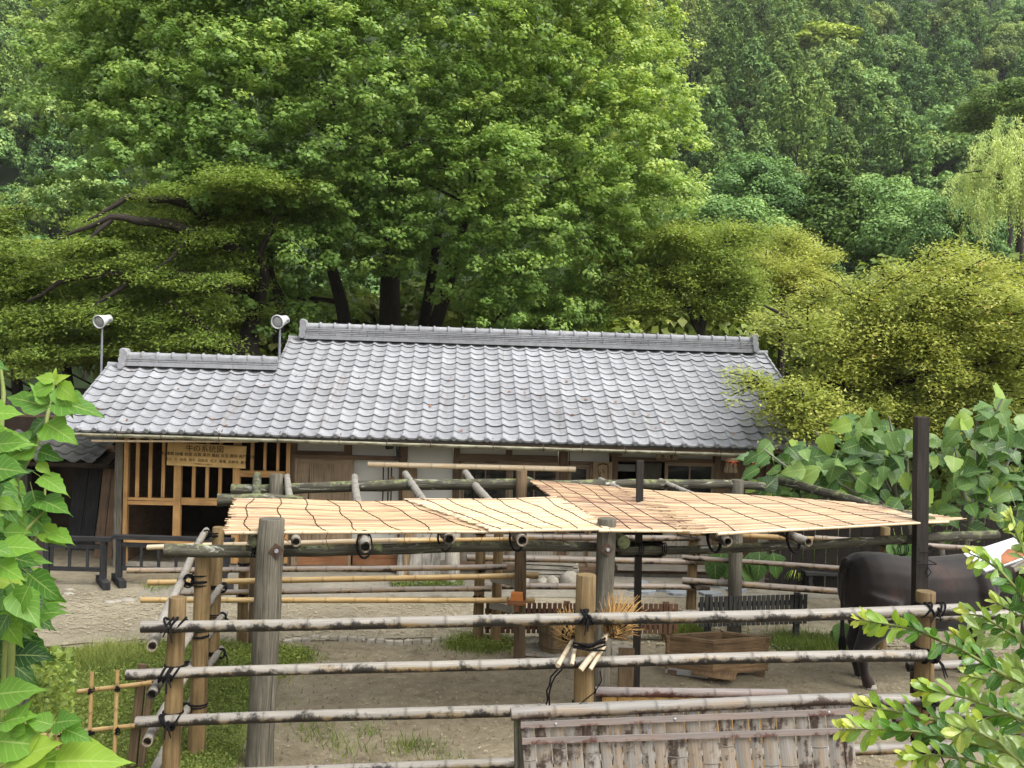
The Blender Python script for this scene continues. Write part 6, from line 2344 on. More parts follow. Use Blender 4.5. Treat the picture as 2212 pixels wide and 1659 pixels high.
    for p, k in boughs:
        if k < 0.8 and rnd.random() < 0.16:
            mb = MB()
            q, r = min(tops, key=lambda o: (o[0] - p).length + abs(o[0].z - p.z + 1.0) * 0.6)
            branch_tube(mb, q, p + Vector((0, 0, -0.1)), min(0.075, r * 0.4), 0.012, -0.05, 6, 6, 0.06)
            mb.build('limb', M['bark'], s)
ginkgo()

# ------------------------------------------------------------------ maples: flat layered sprays
def maple(name, label, base, limbs, sprays, mat, leaf=(0.06, 0.10), dens=1.0, tone=0.5, flat=0.22, seed=1, tip=0.0, rise=(-0.22, 0.05)):
    """limbs: polylines (world points, start radius); sprays: (centre, length, width, outward dir)"""
    s = thing(name, base, label, 'tree')
    mb = MB()
    for pts, r in limbs:
        pts = [Vector(p) for p in pts]
        fine = []
        for i in range(len(pts) - 1):
            for k in range(3):
                fine.append(pts[i].lerp(pts[i + 1], k / 3) + Vector((rnd.uniform(-1, 1), rnd.uniform(-1, 1), rnd.uniform(-1, 1))) * 0.04)
        fine.append(pts[-1])
        mb.tube(fine, [max(0.012, r * (1 - 0.85 * i / (len(fine) - 1))) for i in range(len(fine))], 9)
    mb.build('trunk', M['bark'], s)
    Cs, Ns, Ts, Ds = [], [], [], []
    tw = MB()
    for p, L, Wd, out in sprays:
        out = Vector(out).normalized()
        sd_ = out.cross(UPV).normalized()
        ntw = int(7 * dens) + 3
        for k in range(ntw):
            a = rnd.uniform(-1.25, 1.25)
            d = (out * math.cos(a) + sd_ * math.sin(a) * (Wd / L) + UPV * rnd.uniform(*rise)).normalized()
            l = L * rnd.uniform(0.55, 1.0)
            st = p - out * L * 0.35
            e = st + d * l
            if rnd.random() < 0.6:
                tw.tube([st, st.lerp(e, 0.5) + UPV * 0.05, e], [0.02, 0.012, 0.005], 4, (False, False))
            n = int(190 * dens * l)
            t = rng.uniform(0.15, 1.08, n) ** 0.8
            pos = np.array(st) + t[:, None] * (np.array(d) * l) + np.array((0, 0, 1)) * (0.05 * np.sin(np.pi * np.clip(t, 0, 1)) - 0.10 * t ** 2)[:, None]
            sp = rng.normal(size=(n, 3)) * np.array((1, 1, flat)) * (0.05 + 0.16 * np.sin(np.pi * np.clip(t * 0.8, 0, 1)))[:, None] * min(1.6, L)
            Cs.append(pos + sp)
            Ns.append(np.array((0, -0.18, 1.0)) + rng.normal(size=(n, 3)) * 0.42)
            Ds.append(np.array(d) + rng.normal(size=(n, 3)) * 0.8)
            Ts.append(np.clip(tone + rnd.uniform(-0.12, 0.12) + rng.normal(0, 0.06, n) + 0.10 * t + tip * ((t > 0.95) & (rng.random(n) < 0.5)), 0, 1))
    C, N, T, D = np.concatenate(Cs), np.concatenate(Ns), np.concatenate(Ts), np.concatenate(Ds)
    V, Fq = leaves3(C - np.array(ORG[s]), N, rng.uniform(leaf[0], leaf[1], len(C)), 0.62, D)
    link('crown', np_mesh('crown', V, Fq, M[mat], np.repeat(T, 3)), s)
    print(name, len(C))
    tag(tw.build('twigs', M['bark'], s), kind='stuff')
    return len(C)

def left_maple():
    Y = 20.9
    base = at(540, 700, Y); base.z = 0
    def A(px, py, dy=0.0):
        return at(px, py, Y + dy)
    limbs = [([base, A(540, 760), A(548, 640), A(535, 560), A(500, 520)], 0.30),
             ([A(545, 690), A(575, 600, -0.8), A(560, 540, -1.2), A(600, 460, -1.2)], 0.15),
             ([A(540, 770, -0.1), A(480, 740, -1.2), A(430, 700, -2), A(360, 650, -2.4)], 0.18),
             ([A(520, 768), A(450, 748, -1), A(380, 748, -2), A(330, 742, -2.4)], 0.18),
             ([A(535, 560), A(440, 505, -1.8), A(330, 478, -2.3), A(240, 470, -2.5), A(120, 520, -2.6)], 0.17),
             ([A(500, 520), A(400, 440, -1.4), A(280, 420, -2), A(180, 480, -2.3)], 0.15),
             ([A(548, 640), A(430, 605, -1.8), A(300, 590, -2.3), A(160, 600, -2.5), A(60, 650, -2.6)], 0.17),
             ([A(440, 505, -1.8), A(380, 540, -2.5), A(330, 590, -2.7)], 0.07), ([A(240, 470, -2.5), A(200, 510, -2.7), A(150, 560, -2.8)], 0.06), ([A(300, 590, -2.3), A(230, 640, -2.7), A(170, 700, -2.8)], 0.07),
             ([A(604, 740, 0.5), A(602, 640, 0.5), A(580, 560, 0.3), A(640, 500, 0.3)], 0.16)]
    sp = []
    rows = [(380, 470, 150), (430, 330, 230), (470, 200, 260), (520, 120, 300), (560, 60, 360), (610, 40, 380), (660, 30, 420), (705, 40, 400), (745, 60, 330)]
    r2 = random.Random(5)
    for y, x0, w in rows:
        for k in range(13):
            x = x0 + w * (k + r2.random()) / 13 * 1.35
            if 470 < x < 600 and y > 560 and r2.random() < 0.75:
                continue
            d = r2.uniform(-2.6, 1.6)
            p = A(x, y + r2.uniform(-9, 9) + 16 * math.sin(x * 0.012), d)
            sp.append((p, r2.uniform(0.8, 1.5), r2.uniform(0.7, 1.3), Vector((-0.9 + 0.8 * (x - 40) / 600, -0.65, -0.12))))
    for k in range(50):                                       # far side and left edge
        x, y = r2.uniform(-140, 90), r2.uniform(420, 800)
        p = A(x, y, r2.uniform(-2, 1.0))
        sp.append((p, r2.uniform(0.8, 1.4), r2.uniform(0.7, 1.2), Vector((-0.8, -0.6, -0.2))))
    return maple('maple_tree', 'dark layered maple with black limbs left of the ginkgo', base, limbs, sp, 'maple_dark', (0.05, 0.09), 1.0, 0.55, seed=3)
left_maple()

def right_maples():
    # broad yellow green maple lapping over the right end of the roof
    Y = 15.6
    def A(px, py, dy=0.0):
        return at(px, py, Y + dy)
    base = A(1905, 900, 0.6); base.z = 0
    limbs = [([base, A(1900, 860, 0.4), A(1890, 760, 0.2), A(1860, 690)], 0.17),
             ([A(1895, 800, 0.3), A(1800, 740), A(1720, 700, -0.2), A(1650, 660, -0.3)], 0.11),
             ([A(1890, 770), A(1990, 700), A(2080, 640), A(2140, 600)], 0.11),
             ([A(1900, 850, 0.3), A(1790, 830, -0.6), A(1700, 850, -1.2), A(1640, 862, -1.5)], 0.09),
             ([A(1900, 840), A(2020, 800, -0.3), A(2130, 780, -0.4)], 0.10),
             ([A(1870, 700), A(1840, 640), A(1780, 600)], 0.08)]
    sp = []
    r2 = random.Random(9)
    rows = [(585, 2010, 170), (620, 1930, 300), (660, 1730, 500), (695, 1690, 560), (730, 1715, 540), (765, 1745, 520), (800, 1760, 500), (835, 1740, 520), (850, 1625, 140), (898, 1690, 90), (938, 1710, 110), (870, 1760, 460), (900, 1790, 420), (925, 1740, 440)]
    for y, x0, w in rows:
        n = max(3, int(w / 44))
        for k in range(n):
            x = x0 + w * (k + r2.random()) / n
            d = r2.uniform(-1.4, 0.9)
            if x < 1760 and y > 820:
                d = r2.uniform(-1.9, -1.0)
            p = A(x, y + r2.uniform(-16, 16), d)
            sp.append((p, r2.uniform(0.55, 0.95), r2.uniform(0.5, 0.9), Vector(((x - 1880) / 330, -0.7, -0.10))))
    maple('maple_tree', 'broad yellow green maple overhanging the right end of the roof', base, limbs, sp, 'maple_light', (0.04, 0.072), 1.05, 0.5, seed=4, tip=0.2, flat=0.5, rise=(-0.15, 0.75))
    # slimmer maple behind the ridge
    Y = 24.0
    base = A(1512, 730, 8.4); base = Vector((base.x, 24.0, 0))
    def Bp(px, py, dy=0.0):
        return at(px, py, 24.0 + dy)
    limbs = [([base, Bp(1515, 720), Bp(1480, 660), Bp(1440, 600), Bp(1420, 560)], 0.13), ([Bp(1515, 715), Bp(1525, 640), Bp(1500, 570), Bp(1520, 530)], 0.11), ([Bp(1490, 670), Bp(1400, 640), Bp(1340, 600)], 0.07), ([Bp(1520, 650), Bp(1580, 600), Bp(1620, 570)], 0.07)]
    sp = []
    for k in range(64):
        x, y = r2.uniform(1340, 1640), r2.uniform(510, 690)
        sp.append((Bp(x, y, r2.uniform(-1.6, 1.2)), r2.uniform(0.8, 1.3), r2.uniform(0.7, 1.1), Vector(((x - 1500) / 200, -0.7, -0.05))))
    maple('maple_tree', 'slim olive green maple behind the ridge right of the ginkgo', base, limbs, sp, 'maple_dark', (0.055, 0.095), 0.9, 0.66, seed=6, flat=0.4, rise=(-0.15, 0.5))
    base = Vector((at(1690, 700, 27).x, 27.0, 0))
    def Cp(px, py, dy=0.0):
        return at(px, py, 27.0 + dy)
    limbs = [([base, Cp(1690, 700), Cp(1690, 600), Cp(1660, 540)], 0.14), ([Cp(1690, 640), Cp(1740, 580), Cp(1770, 550)], 0.08)]
    sp = []
    for k in range(46):
        x, y = r2.uniform(1590, 1800), r2.uniform(500, 640)
        if y < 520 + abs(x - 1690) * 0.35 - 10:
            continue
        sp.append((Cp(x, y, r2.uniform(-1.4, 1.2)), r2.uniform(0.8, 1.2), r2.uniform(0.7, 1.1), Vector(((x - 1690) / 150, -0.7, -0.05))))
    maple('maple_tree', 'bright yellow green maple with rounded top at the foot of the hill', base, limbs, sp, 'maple_light', (0.055, 0.095), 0.9, 0.56, seed=7, flat=0.45, rise=(-0.15, 0.6))
right_maples()

# ------------------------------------------------------------------ shrubs and trees that close the view behind the house
def bush_mesh(name, n_lump, R, H, nl, leaf, mat, seed, zflat=0.0):
    r2 = np.random.default_rng(seed)
    u = unit(r2.normal(size=(n_lump, 3)))
    u[:, 2] = np.abs(u[:, 2]) * 1.0 - 0.15
    c = u * np.array((R, R, H)) * r2.uniform(0.62, 1.0, (n_lump, 1)) + np.array((0, 0, H * 0.95))
    d = unit(r2.normal(size=(n_lump * nl, 3)))
    d[:, 2] = d[:, 2] * 0.75 + 0.2
    rad = r2.uniform(0.20, 0.36, n_lump) * R * 0.8
    C = np.repeat(c, nl, 0) + d * np.repeat(rad, nl)[:, None] * r2.uniform(0.75, 1.05, (n_lump * nl, 1))
    N = d + np.array((0, 0, 0.45)) + r2.normal(size=C.shape) * 0.35
    T = np.clip(0.5 + np.repeat(r2.normal(0, 0.14, n_lump), nl) + r2.normal(0, 0.12, n_lump * nl) + 0.22 * d[:, 2], 0, 1)  # upper leaves of each lump tinted lighter, top light put into the colour
    V, Fq = leaves(C, N, r2.uniform(leaf * 0.7, leaf * 1.3, len(C)), 0.85, 0.55)
    return np_mesh(name, V, Fq, M[mat], np.repeat(T, 4))
def trunk_mesh(name, H, r, lean=0.3):
    mb = MB()
    top = Vector((rnd.uniform(-lean, lean), rnd.uniform(-lean, lean), H))
    mb.tube([Vector((0, 0, -0.6)), top * 0.5 + Vector((rnd.uniform(-0.1, 0.1), 0, 0)), top], [r, r * 0.7, r * 0.3], 8)
    for k in range(5):
        st = top * rnd.uniform(0.35, 0.85)
        a = rnd.uniform(0, 6.28)
        mb.tube([st, st + Vector((math.cos(a), math.sin(a), 0.8)) * H * 0.25], [r * 0.35, r * 0.1], 6)
    me = bpy.data.meshes.new(name)
    me.from_pydata(mb.v, [], mb.f)
    me.materials.append(M['bark'])
    return me
BUSH = [bush_mesh('shrub_crown', 26, 1.5, 1.3, 150, 0.13, 'shrub', 40 + i) for i in range(3)]
TRK = [trunk_mesh('tree_trunk', 5.0, 0.16), trunk_mesh('tree_trunk', 6.0, 0.2)]
def plant(name, label, cat, group, crown, trunk, loc, sc_, rz, mat=None, tsc=None):
    s = thing(name, Vector(loc), label, cat, group)
    o = link('crown', crown, s)
    o.scale = sc_ if isinstance(sc_, (tuple, list)) else (sc_, sc_, sc_)
    o.rotation_euler = (0, 0, rz)
    if mat:
        o.material_slots[0].link = 'OBJECT'
        o.material_slots[0].material = M[mat]
    if trunk is not None:
        t = link('trunk', trunk, s)
        k = o.scale
        t.scale = tsc or (k[0], k[1], k[2])
    return s
shrub_spots = [(650, 30.0, 2.2), (720, 31, 2.0), (790, 33, 2.4), (930, 32, 2.3), (1000, 30, 2.1), (1070, 31, 2.4), (1150, 30, 2.3), (1230, 31, 2.5), (1310, 30, 2.4), (1390, 31, 2.6), (1470, 33, 2.4), (1560, 34, 2.8), (1650, 36, 2.6), (1860, 30, 2.4), (1960, 32, 2.6), (2080, 30, 2.4), (2180, 31, 2.6), (480, 30, 2.4), (380, 31, 2.6), (270, 30, 2.5), (160, 31, 2.7), (50, 30, 2.6), (-60, 32, 2.8)]
for i, (px, Y, k) in enumerate(shrub_spots):
    p = at(px, 800, Y)
    plant('garden_shrub', 'bright green shrub in the row behind the farmhouse', 'shrub', 'shrubs behind the farmhouse', BUSH[i % 3], TRK[0], (p.x, p.y, 0), (k, k, k * 1.15), rnd.uniform(0, 6), tsc=(k * 0.6, k * 0.6, k * 0.35))

for i, (px, Y, k) in enumerate(((1720, 17.6, 1.0), (1800, 17.2, 1.15), (1880, 17.6, 1.2), (1960, 17.0, 1.15), (2040, 17.4, 1.25), (2120, 16.8, 1.2), (2200, 17.2, 1.3), (2290, 16.6, 1.2), (2390, 16.8, 1.3), (2500, 16.4, 1.3), (2620, 16.8, 1.4))):  # added dark hedge, standing in for the shaded underside of the maple
    p = at(px, 800, Y)
    plant('filler_shrub', ORD[i] + ' added dark shrub from the left, standing in for shade under the maple', 'shrub', 'added shrubs standing in for maple shade', BUSH[i % 3], TRK[0], (p.x, p.y, 0), (k, k, k * 1.05), rnd.uniform(0, 6), 'cedar', (k * 0.5, k * 0.5, k * 0.3))

# ------------------------------------------------------------------ hillside forest
def cedar_mesh(seed, H=8.6, R=2.9, nt=190, nl=22, leaf=0.40):
    r2 = np.random.default_rng(seed)
    t = r2.uniform(0.0, 1.0, nt) ** 0.8
    a = r2.uniform(0, 2 * np.pi, nt)
    prof = np.where(t < 0.25, 0.75 + t, (1.0 - ((t - 0.25) / 0.75) ** 1.7)) * R
    prof = np.maximum(prof, 0.15) * r2.uniform(0.75, 1.08, nt)
    c = np.stack([np.cos(a) * prof, np.sin(a) * prof, 2.5 + t * H], -1)
    out = np.stack([np.cos(a), np.sin(a), np.full(nt, 0.55)], -1)
    d = unit(r2.normal(size=(nt * nl, 3)))
    rad = r2.uniform(0.38, 0.62, nt)
    C = np.repeat(c, nl, 0) + d * np.repeat(rad, nl)[:, None] * np.array((1, 1, 0.8)) * r2.uniform(0.6, 1.05, (nt * nl, 1))
    N = d * 0.9 + np.array((0, 0, 0.5)) + r2.normal(size=C.shape) * 0.35
    D = np.repeat(out, nl, 0) * 0.7 + r2.normal(size=C.shape) * 0.6 + np.array((0, 0, 0.5))
    T = np.clip(0.42 + np.repeat(r2.normal(0, 0.12, nt), nl) + r2.normal(0, 0.1, nt * nl) + 0.25 * d[:, 2], 0, 1)  # tuft tops get a lighter tint, light from above painted in
    V, Fq = leaves(C, N, r2.uniform(leaf * 0.6, leaf * 1.2, len(C)), 0.55, 0.5, D)
    return np_mesh('cedar_crown', V, Fq, M['cedar'], np.repeat(T, 4))
def broad_mesh(seed, R=3.2, H=2.9, nt=60, nl=110, leaf=0.30):
    r2 = np.random.default_rng(seed)
    me = bush_mesh('broadleaf_crown', nt, R, H, nl, leaf, 'cypress', seed)
    me.transform(Matrix.Translation((0, 0, 2.2)))
    return me
CED = [cedar_mesh(100 + i) for i in range(5)]
BRD = [broad_mesh(200 + i) for i in range(4)]
def forest():
    r2 = random.Random(21)
    n = 0
    pts = []
    Y = 72.0
    row = 0
    while Y < 168:
        step = 4.2 + 0.012 * Y
        lo, hi = -0.62 * Y, 0.64 * Y
        X = lo + r2.uniform(0, step)
        while X < hi:
            u = X / Y
            # behind the ginkgo only a few show through
            if (-0.42 < u < 0.12) and r2.random() < 0.88:
                X += step
                continue
            pts.append((X + r2.uniform(-1.2, 1.2), Y + r2.uniform(-1.4, 1.4)))
            X += step * r2.uniform(0.85, 1.15)
        Y += step * 0.92
    for x, y in pts:
        u = x / y
        k = 0.95 + r2.uniform(-0.15, 0.25)
        z = hill_z(x, y)
        left_patch = u < 0.36
        if y < 77:
            kind = 'b' if r2.random() < 0.8 else 'c'
        elif u < -0.3:
            kind = 'b' if r2.random() < 0.55 else 'c'
        elif left_patch:
            kind = 'c' if r2.random() < 0.92 else 'b'
        else:
            kind = 'b' if r2.random() < 0.72 else 'c'
        if kind == 'c':
            m_ = r2.choice(('cedar', 'cedar', 'cedar_olive', 'cedar_olive', 'cypress'))
            if u > 0.36:
                m_ = 'cypress'
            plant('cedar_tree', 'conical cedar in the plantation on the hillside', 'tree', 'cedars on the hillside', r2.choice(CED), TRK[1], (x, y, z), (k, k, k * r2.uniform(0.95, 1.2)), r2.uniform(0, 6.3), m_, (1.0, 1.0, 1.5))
        else:
            m_ = r2.choice(('cypress', 'cypress', 'cypress', 'cedar', 'teal_tree')) if y > 77 else r2.choice(('teal_tree', 'cypress', 'teal_tree'))
            k *= 1.0
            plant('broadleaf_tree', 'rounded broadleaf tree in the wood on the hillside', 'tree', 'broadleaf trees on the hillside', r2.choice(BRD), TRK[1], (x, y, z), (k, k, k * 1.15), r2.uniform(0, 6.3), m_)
        n += 1
    return n
NFOREST = forest()
def spot_tree(name, label, px, py, Y, mesh, k, mat, drop, cat='tree'):
    """a single tree whose crown top is seen at (px, py)"""
    top = at(px, py, Y)
    z = top.z - drop * (k if not isinstance(k, tuple) else k[2])
    g = max(hill_z(top.x, top.y), 0) if Y > 60 else 0.0
    s = thing(name, Vector((top.x, top.y, g)), label, cat)
    o = link('crown', mesh, s)
    kk = k if isinstance(k, tuple) else (k, k, k)
    o.scale = kk
    o.location = (0, 0, z - g)
    o.material_slots[0].link = 'OBJECT'
    o.material_slots[0].material = M[mat]
    mb = MB()
    mb.tube([Vector((top.x, top.y, g - 0.5)), Vector((top.x + 0.2, top.y, (g + z) / 2 + 1)), Vector((top.x, top.y, z + 4 * kk[2]))], [0.25, 0.2, 0.08], 8)
    mb.build('trunk', M['bark'], s)
FINE = [bush_mesh('broadleaf_crown', 80, 3.2, 2.9, 330, 0.15, 'cypress', 300 + i) for i in range(2)]
for _m in FINE:
    _m.transform(Matrix.Translation((0, 0, 2.2)))
FCED = cedar_mesh(330, 9.5, 2.5, nt=260, nl=60, leaf=0.26)
spot_tree('flowering_tree', 'pale yellow green crown standing out high on the wooded hill', 1785, 55, 128, BRD[0], (1.6, 1.3, 1.1), 'yellow_tree', 7.6)
spot_tree('teal_tree', 'blue green broadleaf crown at the foot of the hill, left of the dark cedar', 1630, 345, 50, FINE[0], (1.0, 0.9, 1.0), 'teal_tree', 7.6)
spot_tree('teal_tree', 'wide blue green crown low on the slope, beside the ginkgo edge', 1560, 430, 46, FINE[1], (1.1, 0.9, 0.9), 'teal_tree', 7.6)
spot_tree('teal_tree', 'blue green broadleaf crown at the foot of the hill, right of the dark cedar', 1880, 385, 50, FINE[1], (1.1, 0.9, 1.1), 'teal_tree', 7.6)
spot_tree('teal_tree', 'low blue green crown right of the wide one, above the yellow maple', 1990, 430, 46, FINE[0], (1.1, 0.9, 1.0), 'teal_tree', 7.6)
spot_tree('cedar_tree', 'tall olive cedar rising between the blue green crowns', 1800, 345, 48, FCED, (1.1, 1.1, 0.95), 'cedar_olive', 12.0)
spot_tree('rounded_tree', 'soft green rounded tree left of the willow', 2060, 440, 42, FINE[0], (0.75, 0.75, 1.0), 'cypress', 7.6)
spot_tree('cedar_tree', 'brownish layered conifer above the willow at the right edge', 2190, 180, 62, FINE[1], (1.1, 1.0, 0.9), 'cedar_olive', 7.6)

def willow():
    Y = 34.0
    top = at(2205, 280, Y)
    s = thing('willow_tree', Vector((top.x, top.y, 0)), 'pale weeping willow at the right edge above the maple', 'tree')
    mb = MB()
    mb.tube([Vector((top.x, top.y, -0.1)), Vector((top.x + 0.2, top.y, 5)), Vector((top.x, top.y, top.z - 0.5))], [0.28, 0.2, 0.06], 9)
    Cs, Ns, Ds, Ts = [], [], [], []
    r2 = np.random.default_rng(77)
    cl = [(-1.5, 0.2, -1.6), (-0.9, -0.6, -0.7), (-0.3, 0.5, -0.1), (-0.5, -0.9, -1.9), (0.6, 0, -0.2), (1.2, -0.4, -1.0), (-1.3, -0.4, -2.6), (0.4, -0.9, -2.2)]
    for k in range(230):
        st = np.array(top) + np.array(cl[k % 8]) + r2.normal(size=3) * np.array((0.42, 0.35, 0.3))
        L = r2.uniform(0.4, 1.6) ** 1.0
        dx = r2.uniform(-0.35, 0.35)
        n = int(110 * L)
        t = r2.uniform(0, 1, n)
        C = st + np.stack([dx * np.sqrt(t) * 1.2, 0.1 * t, -t * L + 0.18 * np.sin(t * 3)], -1) + r2.normal(size=(n, 3)) * 0.07
        Cs.append(C)
        Ns.append(r2.normal(size=(n, 3)) + np.array((0, -0.8, 0.4)))
        Ds.append(np.array((dx * 0.5, 0, -1.0)) + r2.normal(size=(n, 3)) * 0.3)
        Ts.append(np.clip(0.5 + r2.normal(0, 0.2) + r2.normal(0, 0.15, n), 0, 1))
        if k % 5 == 0:
            branch_tube(mb, Vector((top.x, top.y, top.z - 2.0)), Vector(st), 0.05, 0.012, 0.1, 5, 4)
    mb.build('trunk', M['bark'], s)
    C = np.concatenate(Cs)
    crown_obj('crown', s, C, np.concatenate(Ns), r2.uniform(0.08, 0.14, len(C)), np.concatenate(Ts), 'willow', 0.28, 0.45, np.concatenate(Ds))
willow()
# ------------------------------------------------------------------ large single leaves
def leaf_mesh(name, wf, mat, tint, n=9, fold=0.18, droop=0.25, ser=0.0, pet=0.28, seed=0, asym=0.08):
    """unit-long blade along +Y, upper face +Z; wf(t) half width"""
    r2 = random.Random(seed)
    v, f, uv = [], [], []
    for i in range(n + 1):
        t = i / n
        z = -droop * t * t
        wl, wr = wf(t) * (1 + r2.uniform(-asym, asym)), wf(t) * (1 + r2.uniform(-asym, asym))
        if ser and 0 < i < n:
            k = ser if i % 2 else -ser
            wl, wr = wl * (1 + k), wr * (1 + k)
        wav = 0.03 * math.sin(9 * t + seed)
        v += [(-wl, t + (0.016 if i % 2 and ser else 0), z + wl * fold + wav), (0, t, z), (wr, t + (0.016 if i % 2 and ser else 0), z + wr * fold - wav)]
        uv += [(-1, t), (0, t), (1, t)]
    for i in range(n):
        k = 3 * i
        f += [(k, k + 1, k + 4, k + 3), (k + 1, k + 2, k + 5, k + 4)]
    m = len(v)
    v += [(-0.011, 0, 0), (0.011, 0, 0), (0.008, -pet, 0.05), (-0.008, -pet, 0.05)]
    uv += [(0, 0)] * 4
    f.append((m, m + 1, m + 2, m + 3)[::-1])
    me = bpy.data.meshes.new(name)
    me.from_pydata(v, [], f)
    me.polygons.foreach_set('use_smooth', [True] * len(f))
    ul = me.uv_layers.new(name='UVMap')
    ul.data.foreach_set('uv', [c for p in me.polygons for li in p.vertices for c in uv[li]])
    me.attributes.new('tint', 'FLOAT', 'POINT').data.foreach_set('value', [tint] * len(v))
    me.materials.append(M[mat])
    return me
def interp(tab):
    xs, ys = [a for a, _ in tab], [b for _, b in tab]
    return lambda t: float(np.interp(t, xs, ys))
W_mul = interp([(0, 0.08), (0.08, 0.25), (0.25, 0.32), (0.45, 0.27), (0.62, 0.17), (0.76, 0.085), (0.9, 0.025), (1, 0.0)])
W_lob = interp([(0, 0.08), (0.1, 0.28), (0.28, 0.38), (0.4, 0.33), (0.5, 0.2), (0.62, 0.22), (0.78, 0.12), (0.93, 0.03), (1, 0.0)])
W_fig = interp([(0, 0.06), (0.1, 0.26), (0.2, 0.4), (0.3, 0.42), (0.4, 0.33), (0.5, 0.25), (0.6, 0.28), (0.7, 0.25), (0.8, 0.18), (0.9, 0.1), (1, 0.02)])
W_fig2 = interp([(0, 0.08), (0.1, 0.34), (0.3, 0.44), (0.55, 0.36), (0.75, 0.25), (0.9, 0.11), (1, 0.0)])
W_obo = interp([(0, 0.03), (0.15, 0.09), (0.4, 0.175), (0.62, 0.21), (0.8, 0.185), (0.93, 0.09), (1, 0.0)])
def leaf_set(name, wfs, mat, tints, ser=0.0, **k):
    out = []
    for ti, t in enumerate(tints):
        out.append([leaf_mesh(name, w, mat, t, ser=ser, seed=17 * ti + wi, **k) for wi, w in enumerate(wfs)])
    return out
def leaf_matrix(pos, d, nrm, size, wide=1.0):
    d = Vector(d).normalized()
    nrm = Vector(nrm)
    z = (nrm - d * nrm.dot(d))
    z = z.normalized() if z.length > 1e-3 else d.orthogonal().normalized()
    x = d.cross(z)
    R = Matrix((x * size * wide, d * size, z * size)).transposed().to_4x4()
    return Matrix.Translation(Vector(pos)) @ R

